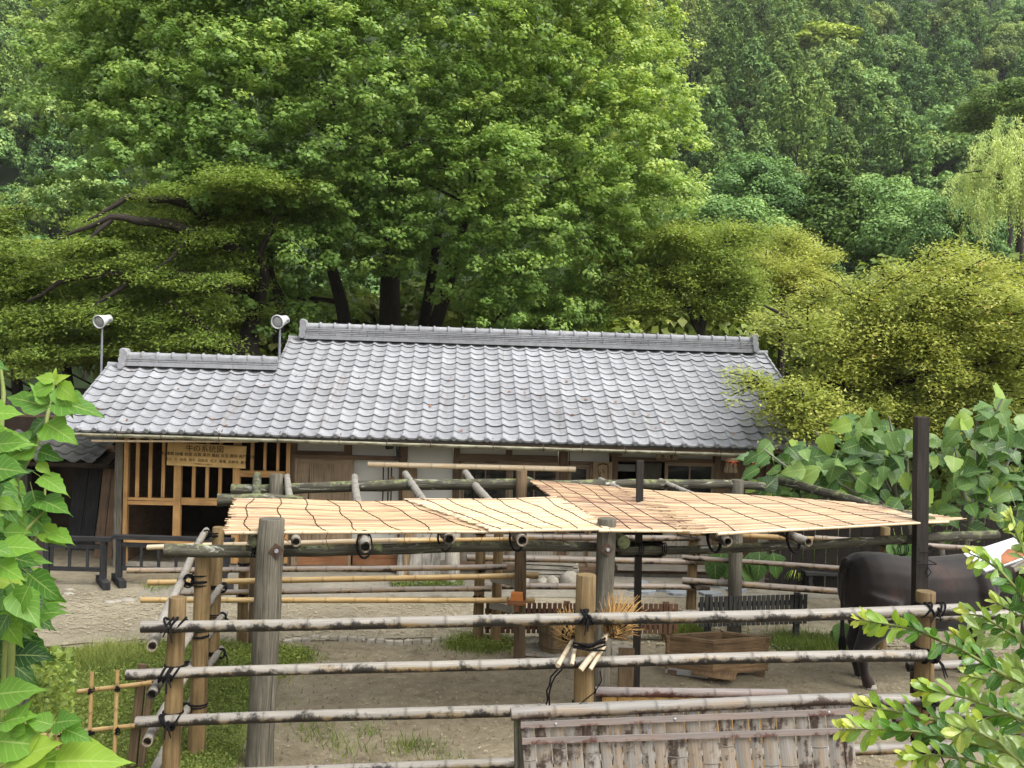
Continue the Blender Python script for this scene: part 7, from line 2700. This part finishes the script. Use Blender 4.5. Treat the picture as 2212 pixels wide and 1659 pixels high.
# ------------------------------------------------------------------ mulberry at the left edge
def mulberry():
    MUL = leaf_set('leaf', (W_mul, W_mul, W_lob), 'mulberry', (0.12, 0.38, 0.62, 0.85), ser=0.035, n=10, droop=0.22)
    Y = 3.3
    base = Vector((at(-40, 1500, Y).x, Y, 0))
    s = thing('mulberry_bush', base, 'mulberry bush with large bright serrated leaves at the left edge', 'bush')
    r2 = random.Random(31)
    stems = [([(20, 1500), (34, 1037), (73, 969), (98, 919), (109, 869), (119, 812)], 3.25, 0.011),
             ([(-30, 1500), (-25, 1150), (0, 960), (8, 850), (0, 780)], 3.0, 0.012),
             ([(10, 1500), (30, 1300), (70, 1180), (95, 1100), (100, 1010)], 3.35, 0.009),
             ([(-30, 1400), (20, 1220), (60, 1140), (110, 1090)], 3.1, 0.008),
             ([(-40, 1750), (60, 1640), (110, 1590), (118, 1560)], 3.0, 0.008),
             ([(40, 1600), (48, 1480), (52, 1380), (70, 1300)], 3.7, 0.03)]
    P = []
    for pts, y, r in stems:
        w = [at(a, b, y + 0.05 * i) for i, (a, b) in enumerate(pts)]
        w[0] = Vector((w[0].x, w[0].y, 0.0))
        mb = MB()
        mb.tube(w, [r * (1.3 - 0.9 * i / (len(w) - 1)) for i in range(len(w))], 8)
        mb.build('stem', M['stem_green'] if r < 0.02 else M['bark_grey'], s)
    def put(px, py, y, ang, size, tone, face=None, wide=1.0, shape=None):
        """ang: direction of the tip in the view, degrees, 0 = right, 90 = up"""
        p = at(px, py, y)
        a = math.radians(ang)
        d = CR * math.cos(a) + CU * math.sin(a) - FWD * r2.uniform(-0.1, 0.5)
        nrm = Vector(face) if face else Vector((r2.uniform(-0.5, 0.5), -0.75, r2.uniform(0.35, 1.0)))
        me = MUL[tone][shape if shape is not None else r2.choice((0, 1, 0, 1, 2))]
        copy_to(me, 'leaf', s, leaf_matrix(p, d, nrm, size, wide))
    # the tall shoot, leaf by leaf: petiole point, tip direction
    for px, py, ang, size, tone, sh in ((120, 824, 100, 0.055, 3, 0), (118, 826, 30, 0.07, 3, 0), (119, 822, 165, 0.085, 3, 0), (116, 832, 200, 0.11, 3, 0), (125, 836, -60, 0.13, 2, 0), (128, 832, -35, 0.12, 3, 0), (112, 872, 18, 0.05, 2, 0), (116, 868, -8, 0.19, 2, 2), (104, 880, 160, 0.17, 2, 2), (102, 872, 120, 0.1, 2, 0), (98, 905, 225, 0.13, 1, 2), (99, 914, -22, 0.165, 2, 2), (80, 955, 165, 0.12, 2, 0), (76, 968, 200, 0.12, 2, 2), (84, 975, -15, 0.10, 1, 2), (82, 1000, -40, 0.07, 3, 0),
                                        (88, 1030, -22, 0.14, 2, 0), (84, 1080, -8, 0.17, 2, 0), (60, 1000, 215, 0.13, 2, 0), (70, 1060, -70, 0.12, 1, 0), (60, 1110, -35, 0.14, 1, 0), (90, 1140, -30, 0.12, 3, 0), (110, 1150, -12, 0.12, 2, 0)):
        put(px, py, 3.25, ang, size * 0.95, tone, shape=sh)
    # mass of leaves along the edge
    n = 0
    while n < 190:
        px = r2.uniform(-70, 70)
        py = r2.uniform(770, 1330)
        lim = -55 + 75 * min(1.0, max(0.0, (py - 800) / 300)) if py < 1240 else 70
        if px > lim:
            continue
        y = r2.uniform(2.7, 3.6)
        tone = r2.choices((0, 1, 2, 3), (0.05, 0.3, 0.45, 0.2))[0] if py < 1150 else r2.choices((0, 1, 2, 3), (0.25, 0.4, 0.28, 0.07))[0]  # darker tones drawn lower down, the shade there put into the colour
        put(px, py, y, r2.choice((r2.uniform(-60, 25), r2.uniform(-120, -30), r2.uniform(-20, 10))), r2.uniform(0.08, 0.15), tone, wide=r2.uniform(0.85, 1.15))
        n += 1
    for k in range(34):                                      # lower leaves in dark tones, their shade put into the colour
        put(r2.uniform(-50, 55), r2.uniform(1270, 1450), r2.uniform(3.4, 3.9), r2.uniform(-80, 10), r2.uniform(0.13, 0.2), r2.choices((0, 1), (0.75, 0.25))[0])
    for px, py, ang, size in ((118, 1562, 20, 0.11), (112, 1566, 160, 0.10), (140, 1575, -10, 0.10), (120, 1645, 5, 0.24), (100, 1640, 200, 0.2), (40, 1630, 60, 0.16), (10, 1650, 30, 0.22), (60, 1660, -10, 0.22), (5, 1560, 20, 0.12), (-10, 1600, 0, 0.2), (20, 1585, 60, 0.12), (-10, 1500, 10, 0.16), (15, 1330, 10, 0.2)):
        put(px, py, 2.9, ang, size * 1.0, 2 if py < 1600 else 3)
    # small twiggy leaves round the stem foot
    C = np.array([tuple(at(r2.uniform(20, 160), r2.uniform(1400, 1580), r2.uniform(3.6, 4.4))) for _ in range(1500)])
    N = rng.normal(size=C.shape) * 0.6 + np.array((0, -0.4, 0.8))
    V, Fq = leaves(C - np.array(base), N, rng.uniform(0.02, 0.045, len(C)), 0.6, 0.5)
    me = np_mesh('small_leaves', V, Fq, M['shrub'], np.repeat(rng.uniform(0, 0.7, len(C)), 4))
    tag(link('small_leaves', me, s), kind='stuff')
mulberry()

# ------------------------------------------------------------------ crape myrtle at the lower right
def myrtle():
    OB = leaf_set('leaf', (W_obo, W_obo), 'myrtle', (0.2, 0.46, 0.72, 0.97), ser=0.0, n=7, droop=0.12, pet=0.06, fold=0.3)
    base = Vector((at(2330, 1650, 3.1).x, 3.1, 0))
    s = thing('myrtle_shrub', base, 'glossy shrub with pale yellow green shoot tips at the lower right', 'shrub')
    r2 = random.Random(41)
    br = [([(2290, 1500), (2180, 1465), (2080, 1405), (1975, 1360), (1900, 1345), (1850, 1338)], 2.95),
          ([(2290, 1600), (2180, 1545), (2090, 1508), (2030, 1496), (1984, 1492)], 2.8),
          ([(2290, 1660), (2180, 1625), (2080, 1600), (1980, 1580), (1890, 1575), (1812, 1577)], 2.7),
          ([(2280, 1400), (2220, 1300), (2160, 1232), (2125, 1208), (2094, 1196)], 3.1),
          ([(2280, 1640), (2150, 1590), (2040, 1560), (1950, 1540), (1890, 1530), (1852, 1526)], 2.9),
          ([(2290, 1700), (2180, 1668), (2090, 1640), (2010, 1630), (1950, 1640)], 2.6),
          ([(2290, 1560), (2220, 1500), (2150, 1440), (2100, 1400), (2060, 1370)], 3.2),
          ([(2290, 1460), (2230, 1400), (2170, 1360), (2120, 1330), (2080, 1325)], 3.1),
          ([(2290, 1640), (2230, 1570), (2180, 1540), (2150, 1545), (2110, 1560)], 2.5),
          ([(2290, 1720), (2220, 1660), (2150, 1600), (2090, 1570), (2065, 1590)], 2.5),
          ([(2290, 1350), (2250, 1260), (2215, 1200), (2195, 1150), (2180, 1110)], 3.3),
          ([(2300, 1300), (2240, 1330), (2200, 1330), (2150, 1300)], 3.3),
          ([(2300, 1740), (2200, 1700), (2110, 1680), (2000, 1690)], 2.6),
          ([(2300, 1520), (2240, 1480), (2190, 1440), (2140, 1470), (2090, 1460)], 3.0)]
    cnt = 0
    Cv, tn = [], []
    rest = []
    for pts, y in br:
        w = [at(a, b, y + 0.03 * i) for i, (a, b) in enumerate(pts)]
        fine = []
        for i in range(len(w) - 1):
            for k in range(4):
                fine.append(w[i].lerp(w[i + 1], k / 4))
        fine.append(w[-1])
        mb = MB()
        mb.tube(fine, [0.006 * (1.25 - i / len(fine)) for i in range(len(fine))], 6)
        mb.build('branch', M['stem_green'], s)
        L = 0.0
        acc = [0.0]
        for i in range(1, len(fine)):
            L += (fine[i] - fine[i - 1]).length
            acc.append(L)
        x = 0.05
        side_ = 1
        while x < L:
            i = max(j for j in range(len(acc)) if acc[j] <= x)
            i = min(i, len(fine) - 2)
            p = fine[i].lerp(fine[i + 1], (x - acc[i]) / max(acc[i + 1] - acc[i], 1e-6))
            d = (fine[i + 1] - fine[i]).normalized()
            t = x / L
            tone = 3 if t > 0.9 else (2 if t > 0.74 else r2.choices((0, 1, 2), (0.4, 0.5, 0.1))[0])
            size = (0.062 if t < 0.88 else 0.062 - 0.03 * (t - 0.88) / 0.12) * r2.uniform(0.85, 1.2)
            for sgn in (1, -1):
                q = (CU * sgn * r2.uniform(0.25, 1.0) + d * r2.uniform(0.25, 1.2) - FWD * r2.uniform(-0.8, 0.8)).normalized()
                nn = Vector((r2.uniform(-0.8, 0.8), -0.7, r2.uniform(0.0, 1.1)))
                rest.append((1 if x / L < 0.25 else 0, leaf_matrix(p + q * 0.004, q, nn, size, r2.uniform(0.9, 1.15)), OB[tone][r2.randrange(2)]))
            x += 0.024 if t < 0.85 else 0.013
    rest.sort(key=lambda o: o[0])
    for k, (_, m_, me) in enumerate(rest[:300]):
        copy_to(me, 'leaf', s, m_)
    V, F_, T = [], [], []
    for _, m_, me in rest[300:]:
        k = len(V)
        tt = me.attributes['tint'].data[0].value
        V += [tuple(m_ @ q.co - base) for q in me.vertices]
        F_ += [[k + i for i in p.vertices] for p in me.polygons]
        T += [tt] * len(me.vertices)
    # shaded inner leaves
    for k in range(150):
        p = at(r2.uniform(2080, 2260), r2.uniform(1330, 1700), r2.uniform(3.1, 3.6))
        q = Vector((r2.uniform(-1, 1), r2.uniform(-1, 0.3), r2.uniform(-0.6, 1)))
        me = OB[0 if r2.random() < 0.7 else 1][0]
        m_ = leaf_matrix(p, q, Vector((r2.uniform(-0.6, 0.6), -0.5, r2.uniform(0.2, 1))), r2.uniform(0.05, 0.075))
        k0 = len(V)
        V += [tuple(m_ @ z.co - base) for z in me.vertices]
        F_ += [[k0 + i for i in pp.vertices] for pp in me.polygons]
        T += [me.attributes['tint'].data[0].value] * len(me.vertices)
    me = bpy.data.meshes.new('inner_leaves')
    me.from_pydata(V, [], F_)
    me.attributes.new('tint', 'FLOAT', 'POINT').data.foreach_set('value', T)
    me.materials.append(M['myrtle'])
    tag(link('inner_leaves', me, s), kind='stuff')
    mb = MB()
    for k in range(5):
        a = base + Vector((r2.uniform(-0.15, 0.15), r2.uniform(-0.2, 0.2), 0))
        mb2 = MB()
        mb2.tube([a, a + Vector((r2.uniform(-0.1, 0.05), 0, 1.0)), a + Vector((r2.uniform(-0.3, 0.0), r2.uniform(-0.2, 0.2), 1.9))], [0.018, 0.014, 0.006], 7)
        mb2.build('stem', M['bark_grey'], s)
myrtle()

# ------------------------------------------------------------------ fig tree on the right
def fig():
    FG = leaf_set('leaf', (W_fig, W_fig2, W_fig2), 'fig', (0.2, 0.5, 0.78, 0.98), ser=0.04, n=10, droop=0.3, pet=0.35)
    Y = 12.3
    base = Vector((at(2040, 1240, Y).x, Y, 0))
    s = thing('fig_tree', base, 'fig tree with big lobed leaves beyond the reed mats on the right', 'tree')
    r2 = random.Random(51)
    ends = [(1650, 970), (1700, 1000), (1760, 930), (1830, 915), (1920, 900), (1880, 980), (1960, 960), (2060, 960), (2110, 900), (2170, 850), (2200, 960), (2120, 1040), (1990, 1060), (1800, 1040)]
    hub = [at(2030, 1150, Y), at(1960, 1120, Y + 0.1), at(2100, 1110, Y - 0.1)]
    for i, h in enumerate(hub):
        mb = MB()
        mb.tube([base + Vector((0.1 * i - 0.1, 0, -0.05)), (base + h) / 2 + Vector((0.05, 0, 0)), h], [0.05, 0.045, 0.035], 9)
        mb.build('stem', M['bark_grey'], s)
    for x, y in ends:
        e = at(x, y, Y + r2.uniform(-0.7, 0.5))
        h = min(hub, key=lambda q: (q - e).length)
        mb = MB()
        branch_tube(mb, h, e, 0.03, 0.010, -0.06, 7, 6, 0.05)
        mb.build('branch', M['bark_grey'], s)
    hullc = [(1685, 1008, 62, 62, 34), (1790, 990, 70, 80, 44), (1880, 960, 80, 72, 44), (1850, 1050, 120, 50, 36), (1960, 1010, 60, 80, 28), (2030, 1040, 60, 80, 24), (2110, 990, 60, 110, 44), (2180, 930, 50, 100, 36), (2170, 1070, 60, 70, 22), (2060, 1120, 110, 50, 22)]
    for cx, cy_, rx, ry, n in hullc:
        for k in range(n):
            a, r = r2.uniform(0, 6.283), math.sqrt(r2.random())
            px, py = cx + rx * r * math.cos(a), cy_ + ry * r * math.sin(a)
            p = at(px, py, Y + r2.uniform(-0.8, 0.5))
            ou = Vector((math.cos(a) * r + r2.uniform(-0.9, 0.9), r2.uniform(-0.9, 0.3), -0.3 + r2.uniform(-0.7, 0.7)))
            nn = Vector((r2.uniform(-0.8, 0.8), -0.6, r2.uniform(0.1, 1.1)))
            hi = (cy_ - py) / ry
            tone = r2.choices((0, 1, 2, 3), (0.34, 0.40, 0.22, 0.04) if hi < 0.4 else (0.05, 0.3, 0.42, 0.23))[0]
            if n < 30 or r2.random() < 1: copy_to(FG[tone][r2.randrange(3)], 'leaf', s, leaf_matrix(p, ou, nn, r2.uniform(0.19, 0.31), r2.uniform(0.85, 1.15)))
    for px, py in ((1545, 1200), (1560, 1185), (1590, 1195), (1620, 1195), (1640, 1190), (1610, 1215), (1670, 1195), (1810, 1350), (1820, 1345), (1950, 1160), (1935, 1165)):
        p = at(px, py, 12.0 if px < 1780 else 10.9)
        copy_to(FG[1][r2.randrange(3)], 'leaf', s, leaf_matrix(p, Vector((r2.uniform(-0.5, 0.5), -0.3, -1)), Vector((r2.uniform(-0.3, 0.3), -1, 0.4)), r2.uniform(0.3, 0.4)))
fig()

# ------------------------------------------------------------------ grass, weeds and pebbles
def in_poly(x, y, poly):
    c = False
    n = len(poly)
    j = n - 1
    for i in range(n):
        if (poly[i][1] > y) != (poly[j][1] > y) and x < (poly[j][0] - poly[i][0]) * (y - poly[i][1]) / (poly[j][1] - poly[i][1]) + poly[i][0]:
            c = not c
        j = i
    return c
def sample(poly, n):
    xs, ys = [p[0] for p in poly], [p[1] for p in poly]
    out = []
    while len(out) < n:
        x, y = rnd.uniform(min(xs), max(xs)), rnd.uniform(min(ys), max(ys))
        if in_poly(x, y, poly):
            out.append((x, y))
    return np.array(out)
def grass(name, poly, n, h, mat='grass', wid=0.0045, weeds=0, tone=0.5, clumps=0):
    P = sample(poly, n)
    if clumps:
        cc = sample(poly, clumps)
        P = cc[rng.integers(0, clumps, n)] + rng.normal(size=(n, 2)) * 0.07
    a = rng.uniform(0, 2 * np.pi, n)
    H = h * rng.uniform(0.35, 1.15, n)
    P = P + rng.normal(size=P.shape) * 0.06 * (1 + (rng.random((n, 1)) < 0.15) * 3)
    patchy = 0.5 + 0.5 * np.sin(P[:, 0] * 3.1 + 1.3 * np.sin(P[:, 1] * 2.3)) * np.sin(P[:, 1] * 2.7 + P[:, 0])
    H *= 0.55 + 0.75 * patchy
    lean = rng.normal(size=(n, 2)) * 0.45
    V = np.zeros((n, 3, 3))
    w = wid * rng.uniform(0.6, 1.4, n)
    V[:, 0, 0], V[:, 0, 1] = P[:, 0] - np.cos(a) * w, P[:, 1] - np.sin(a) * w
    V[:, 1, 0], V[:, 1, 1] = P[:, 0] + np.cos(a) * w, P[:, 1] + np.sin(a) * w
    V[:, 2, 0], V[:, 2, 1], V[:, 2, 2] = P[:, 0] + lean[:, 0] * H, P[:, 1] + lean[:, 1] * H, H
    T = np.clip(tone + 0.35 * (patchy - 0.5) + rng.normal(0, 0.17, n), 0, 1)
    V = V.reshape(-1, 3)
    F_ = np.arange(n * 3).reshape(n, 3)
    o = link(name, np_mesh(name, V, F_, M[mat], np.repeat(T, 3)))
    tag(o, kind='stuff')
    if weeds:
        P = sample(poly, weeds)
        C = np.stack([P[:, 0], P[:, 1], rng.uniform(0.02, 0.02 + h * 0.75, weeds)], -1)
        N = rng.normal(size=(weeds, 3)) * 0.45 + np.array((0, 0, 1))
        V, Fq = leaves(C, N, rng.uniform(0.015, 0.04, weeds), 0.7, 0.55)
        o = link('weeds', np_mesh('weeds', V, Fq, M['grass'], np.repeat(np.clip(tone - 0.05 + rng.normal(0, 0.2, weeds), 0, 1), 4)))
        tag(o, kind='stuff')
GP = gxy((60, 1424), (300, 1396), (420, 1388), (600, 1400), (640, 1425), (590, 1475), (530, 1560), (510, 1659), (440, 1780), (-120, 1800), (-100, 1560))
grass('grass', GP, 46000, 0.07, weeds=24000)
grass('grass', gxy((60, 1428), (230, 1402), (300, 1440), (120, 1480)), 3500, 0.16, wid=0.005, clumps=160, tone=0.62)
grass('grass', gxy((950, 1400), (1010, 1378), (1100, 1380), (1100, 1402), (1040, 1410)), 2600, 0.10, weeds=700, clumps=60)
grass('grass', gxy((600, 1400), (660, 1408), (680, 1425), (640, 1440), (600, 1435)), 1600, 0.11, weeds=600, clumps=40)
grass('grass', gxy((1640, 1392), (1700, 1372), (1850, 1376), (1850, 1408), (1700, 1412)), 4200, 0.15, tone=0.25)
grass('grass', gxy((1440, 1374), (1520, 1370), (1520, 1380), (1440, 1382)), 1500, 0.2, tone=0.4)
grass('grass', gxy((840, 1262), (1000, 1258), (1000, 1270), (850, 1275)), 900, 0.09, weeds=1500, tone=0.35)
grass('grass', gxy((640, 1560), (900, 1600), (1110, 1590), (1110, 1690), (700, 1690)), 900, 0.12, clumps=14, tone=0.42)
grass('grass', gxy((300, 1268), (380, 1258), (420, 1262), (330, 1285)), 500, 0.08, weeds=200)
def pebbles(name, poly, n, r0, r1):
    P = sample(poly, n)
    octv = np.array([(1, 0, 0), (0, 1, 0), (-1, 0, 0), (0, -1, 0), (0, 0, 0.7), (0.7, 0.7, 0.35), (-0.7, 0.7, 0.35), (-0.7, -0.7, 0.35), (0.7, -0.7, 0.35)])
    fc = np.array([(0, 5, 4), (5, 1, 4), (1, 6, 4), (6, 2, 4), (2, 7, 4), (7, 3, 4), (3, 8, 4), (8, 0, 4)])
    r = rng.uniform(r0, r1, n)
    st = rng.uniform(0.7, 1.4, (n, 1, 3))
    V = octv[None] * r[:, None, None] * st
    V[:, :, 0] += P[:, :1]
    V[:, :, 1] += P[:, 1:]
    V[:, :, 2] += 0.022
    F_ = (np.arange(n)[:, None, None] * 9 + fc[None]).reshape(-1, 3)
    o = link(name, np_mesh(name, V.reshape(-1, 3), F_, M['pebble'], smooth=True))
    tag(o, kind='stuff')
pebbles('gravel', [(-7, 10.8), (6.5, 11.3), (6.5, 13.4), (-7, 12.9)], 5200, 0.006, 0.02)
pebbles('gravel', [(-2, 5.5), (3.4, 5.8), (4.5, 10.8), (-2, 10.8)], 2200, 0.004, 0.012)

def litter(name, poly, n, mat, l0, l1):
    P = sample(poly, n)
    a = rng.uniform(0, 2 * np.pi, n)
    L = rng.uniform(l0, l1, n)
    w = rng.uniform(0.0015, 0.005, n)
    d = np.stack([np.cos(a), np.sin(a)], -1)
    q = np.stack([-np.sin(a), np.cos(a)], -1)
    V = np.zeros((n, 4, 3))
    V[:, 0, :2] = P - d * L[:, None] - q * w[:, None]
    V[:, 1, :2] = P + d * L[:, None] - q * w[:, None]
    V[:, 2, :2] = P + d * L[:, None] + q * w[:, None]
    V[:, 3, :2] = P - d * L[:, None] + q * w[:, None]
    V[:, :, 2] = 0.02 + rng.uniform(0, 0.008, (n, 1))
    V[:, 1:3, 2] += rng.uniform(0, 0.012, (n, 1))
    o = link(name, np_mesh(name, V.reshape(-1, 3), np.arange(n * 4).reshape(n, 4), M[mat]))
    tag(o, kind='stuff')
litter('straw_litter', [(-1.9, 5.6), (3.4, 5.8), (4.6, 10.8), (-1.9, 10.8)], 1500, 'straw', 0.01, 0.05)
litter('leaf_litter', [(-1.9, 5.6), (3.4, 5.8), (4.6, 11.5), (-1.9, 11.5)], 1800, 'bark', 0.004, 0.02)

def roof_leaves():
    V, F_ = [], []
    for k in range(46):
        c, r = rnd.uniform(1, NCOL - 2), rnd.uniform(0.3, 9.5)
        q = EL + HX * (int(c) * TW + TW * rnd.uniform(0.35, 0.7)) + SV * (r * CL) + SN * 0.034
        a = rnd.uniform(0, 6.28)
        l, w = rnd.uniform(0.015, 0.05), rnd.uniform(0.008, 0.025)
        u, v = HX * math.cos(a) + SV * math.sin(a), SV * math.cos(a) - HX * math.sin(a)
        V += [q - u * l, q + v * w + SN * 0.006, q + u * l, q - v * w + SN * 0.004]
    V = np.array([tuple(x) for x in V])
    o = link('fallen_leaves', np_mesh('fallen_leaves', V, np.arange(len(V)).reshape(-1, 4), M['red_board']))
    tag(o, kind='stuff')
roof_leaves()
# ------------------------------------------------------------------ humid air between here and the hill
def haze():
    t = bpy.data.materials.new('haze_air')
    t.use_nodes = True
    nt = t.node_tree
    for n in list(nt.nodes):
        if n.type != 'OUTPUT_MATERIAL':
            nt.nodes.remove(n)
    v = nt.nodes.new('ShaderNodeVolumePrincipled')
    v.inputs['Color'].default_value = (0.97, 0.99, 1.0, 1)
    v.inputs['Density'].default_value = 0.0002
    v.inputs['Anisotropy'].default_value = 0.2
    nt.links.new(v.outputs[0], [n for n in nt.nodes if n.type == 'OUTPUT_MATERIAL'][0].inputs['Volume'])
    mb = MB()
    mb.box((0, 160, 49), (275, 212, 51))
    o = mb.build('haze', t)
    tag(o, kind='stuff')
haze()
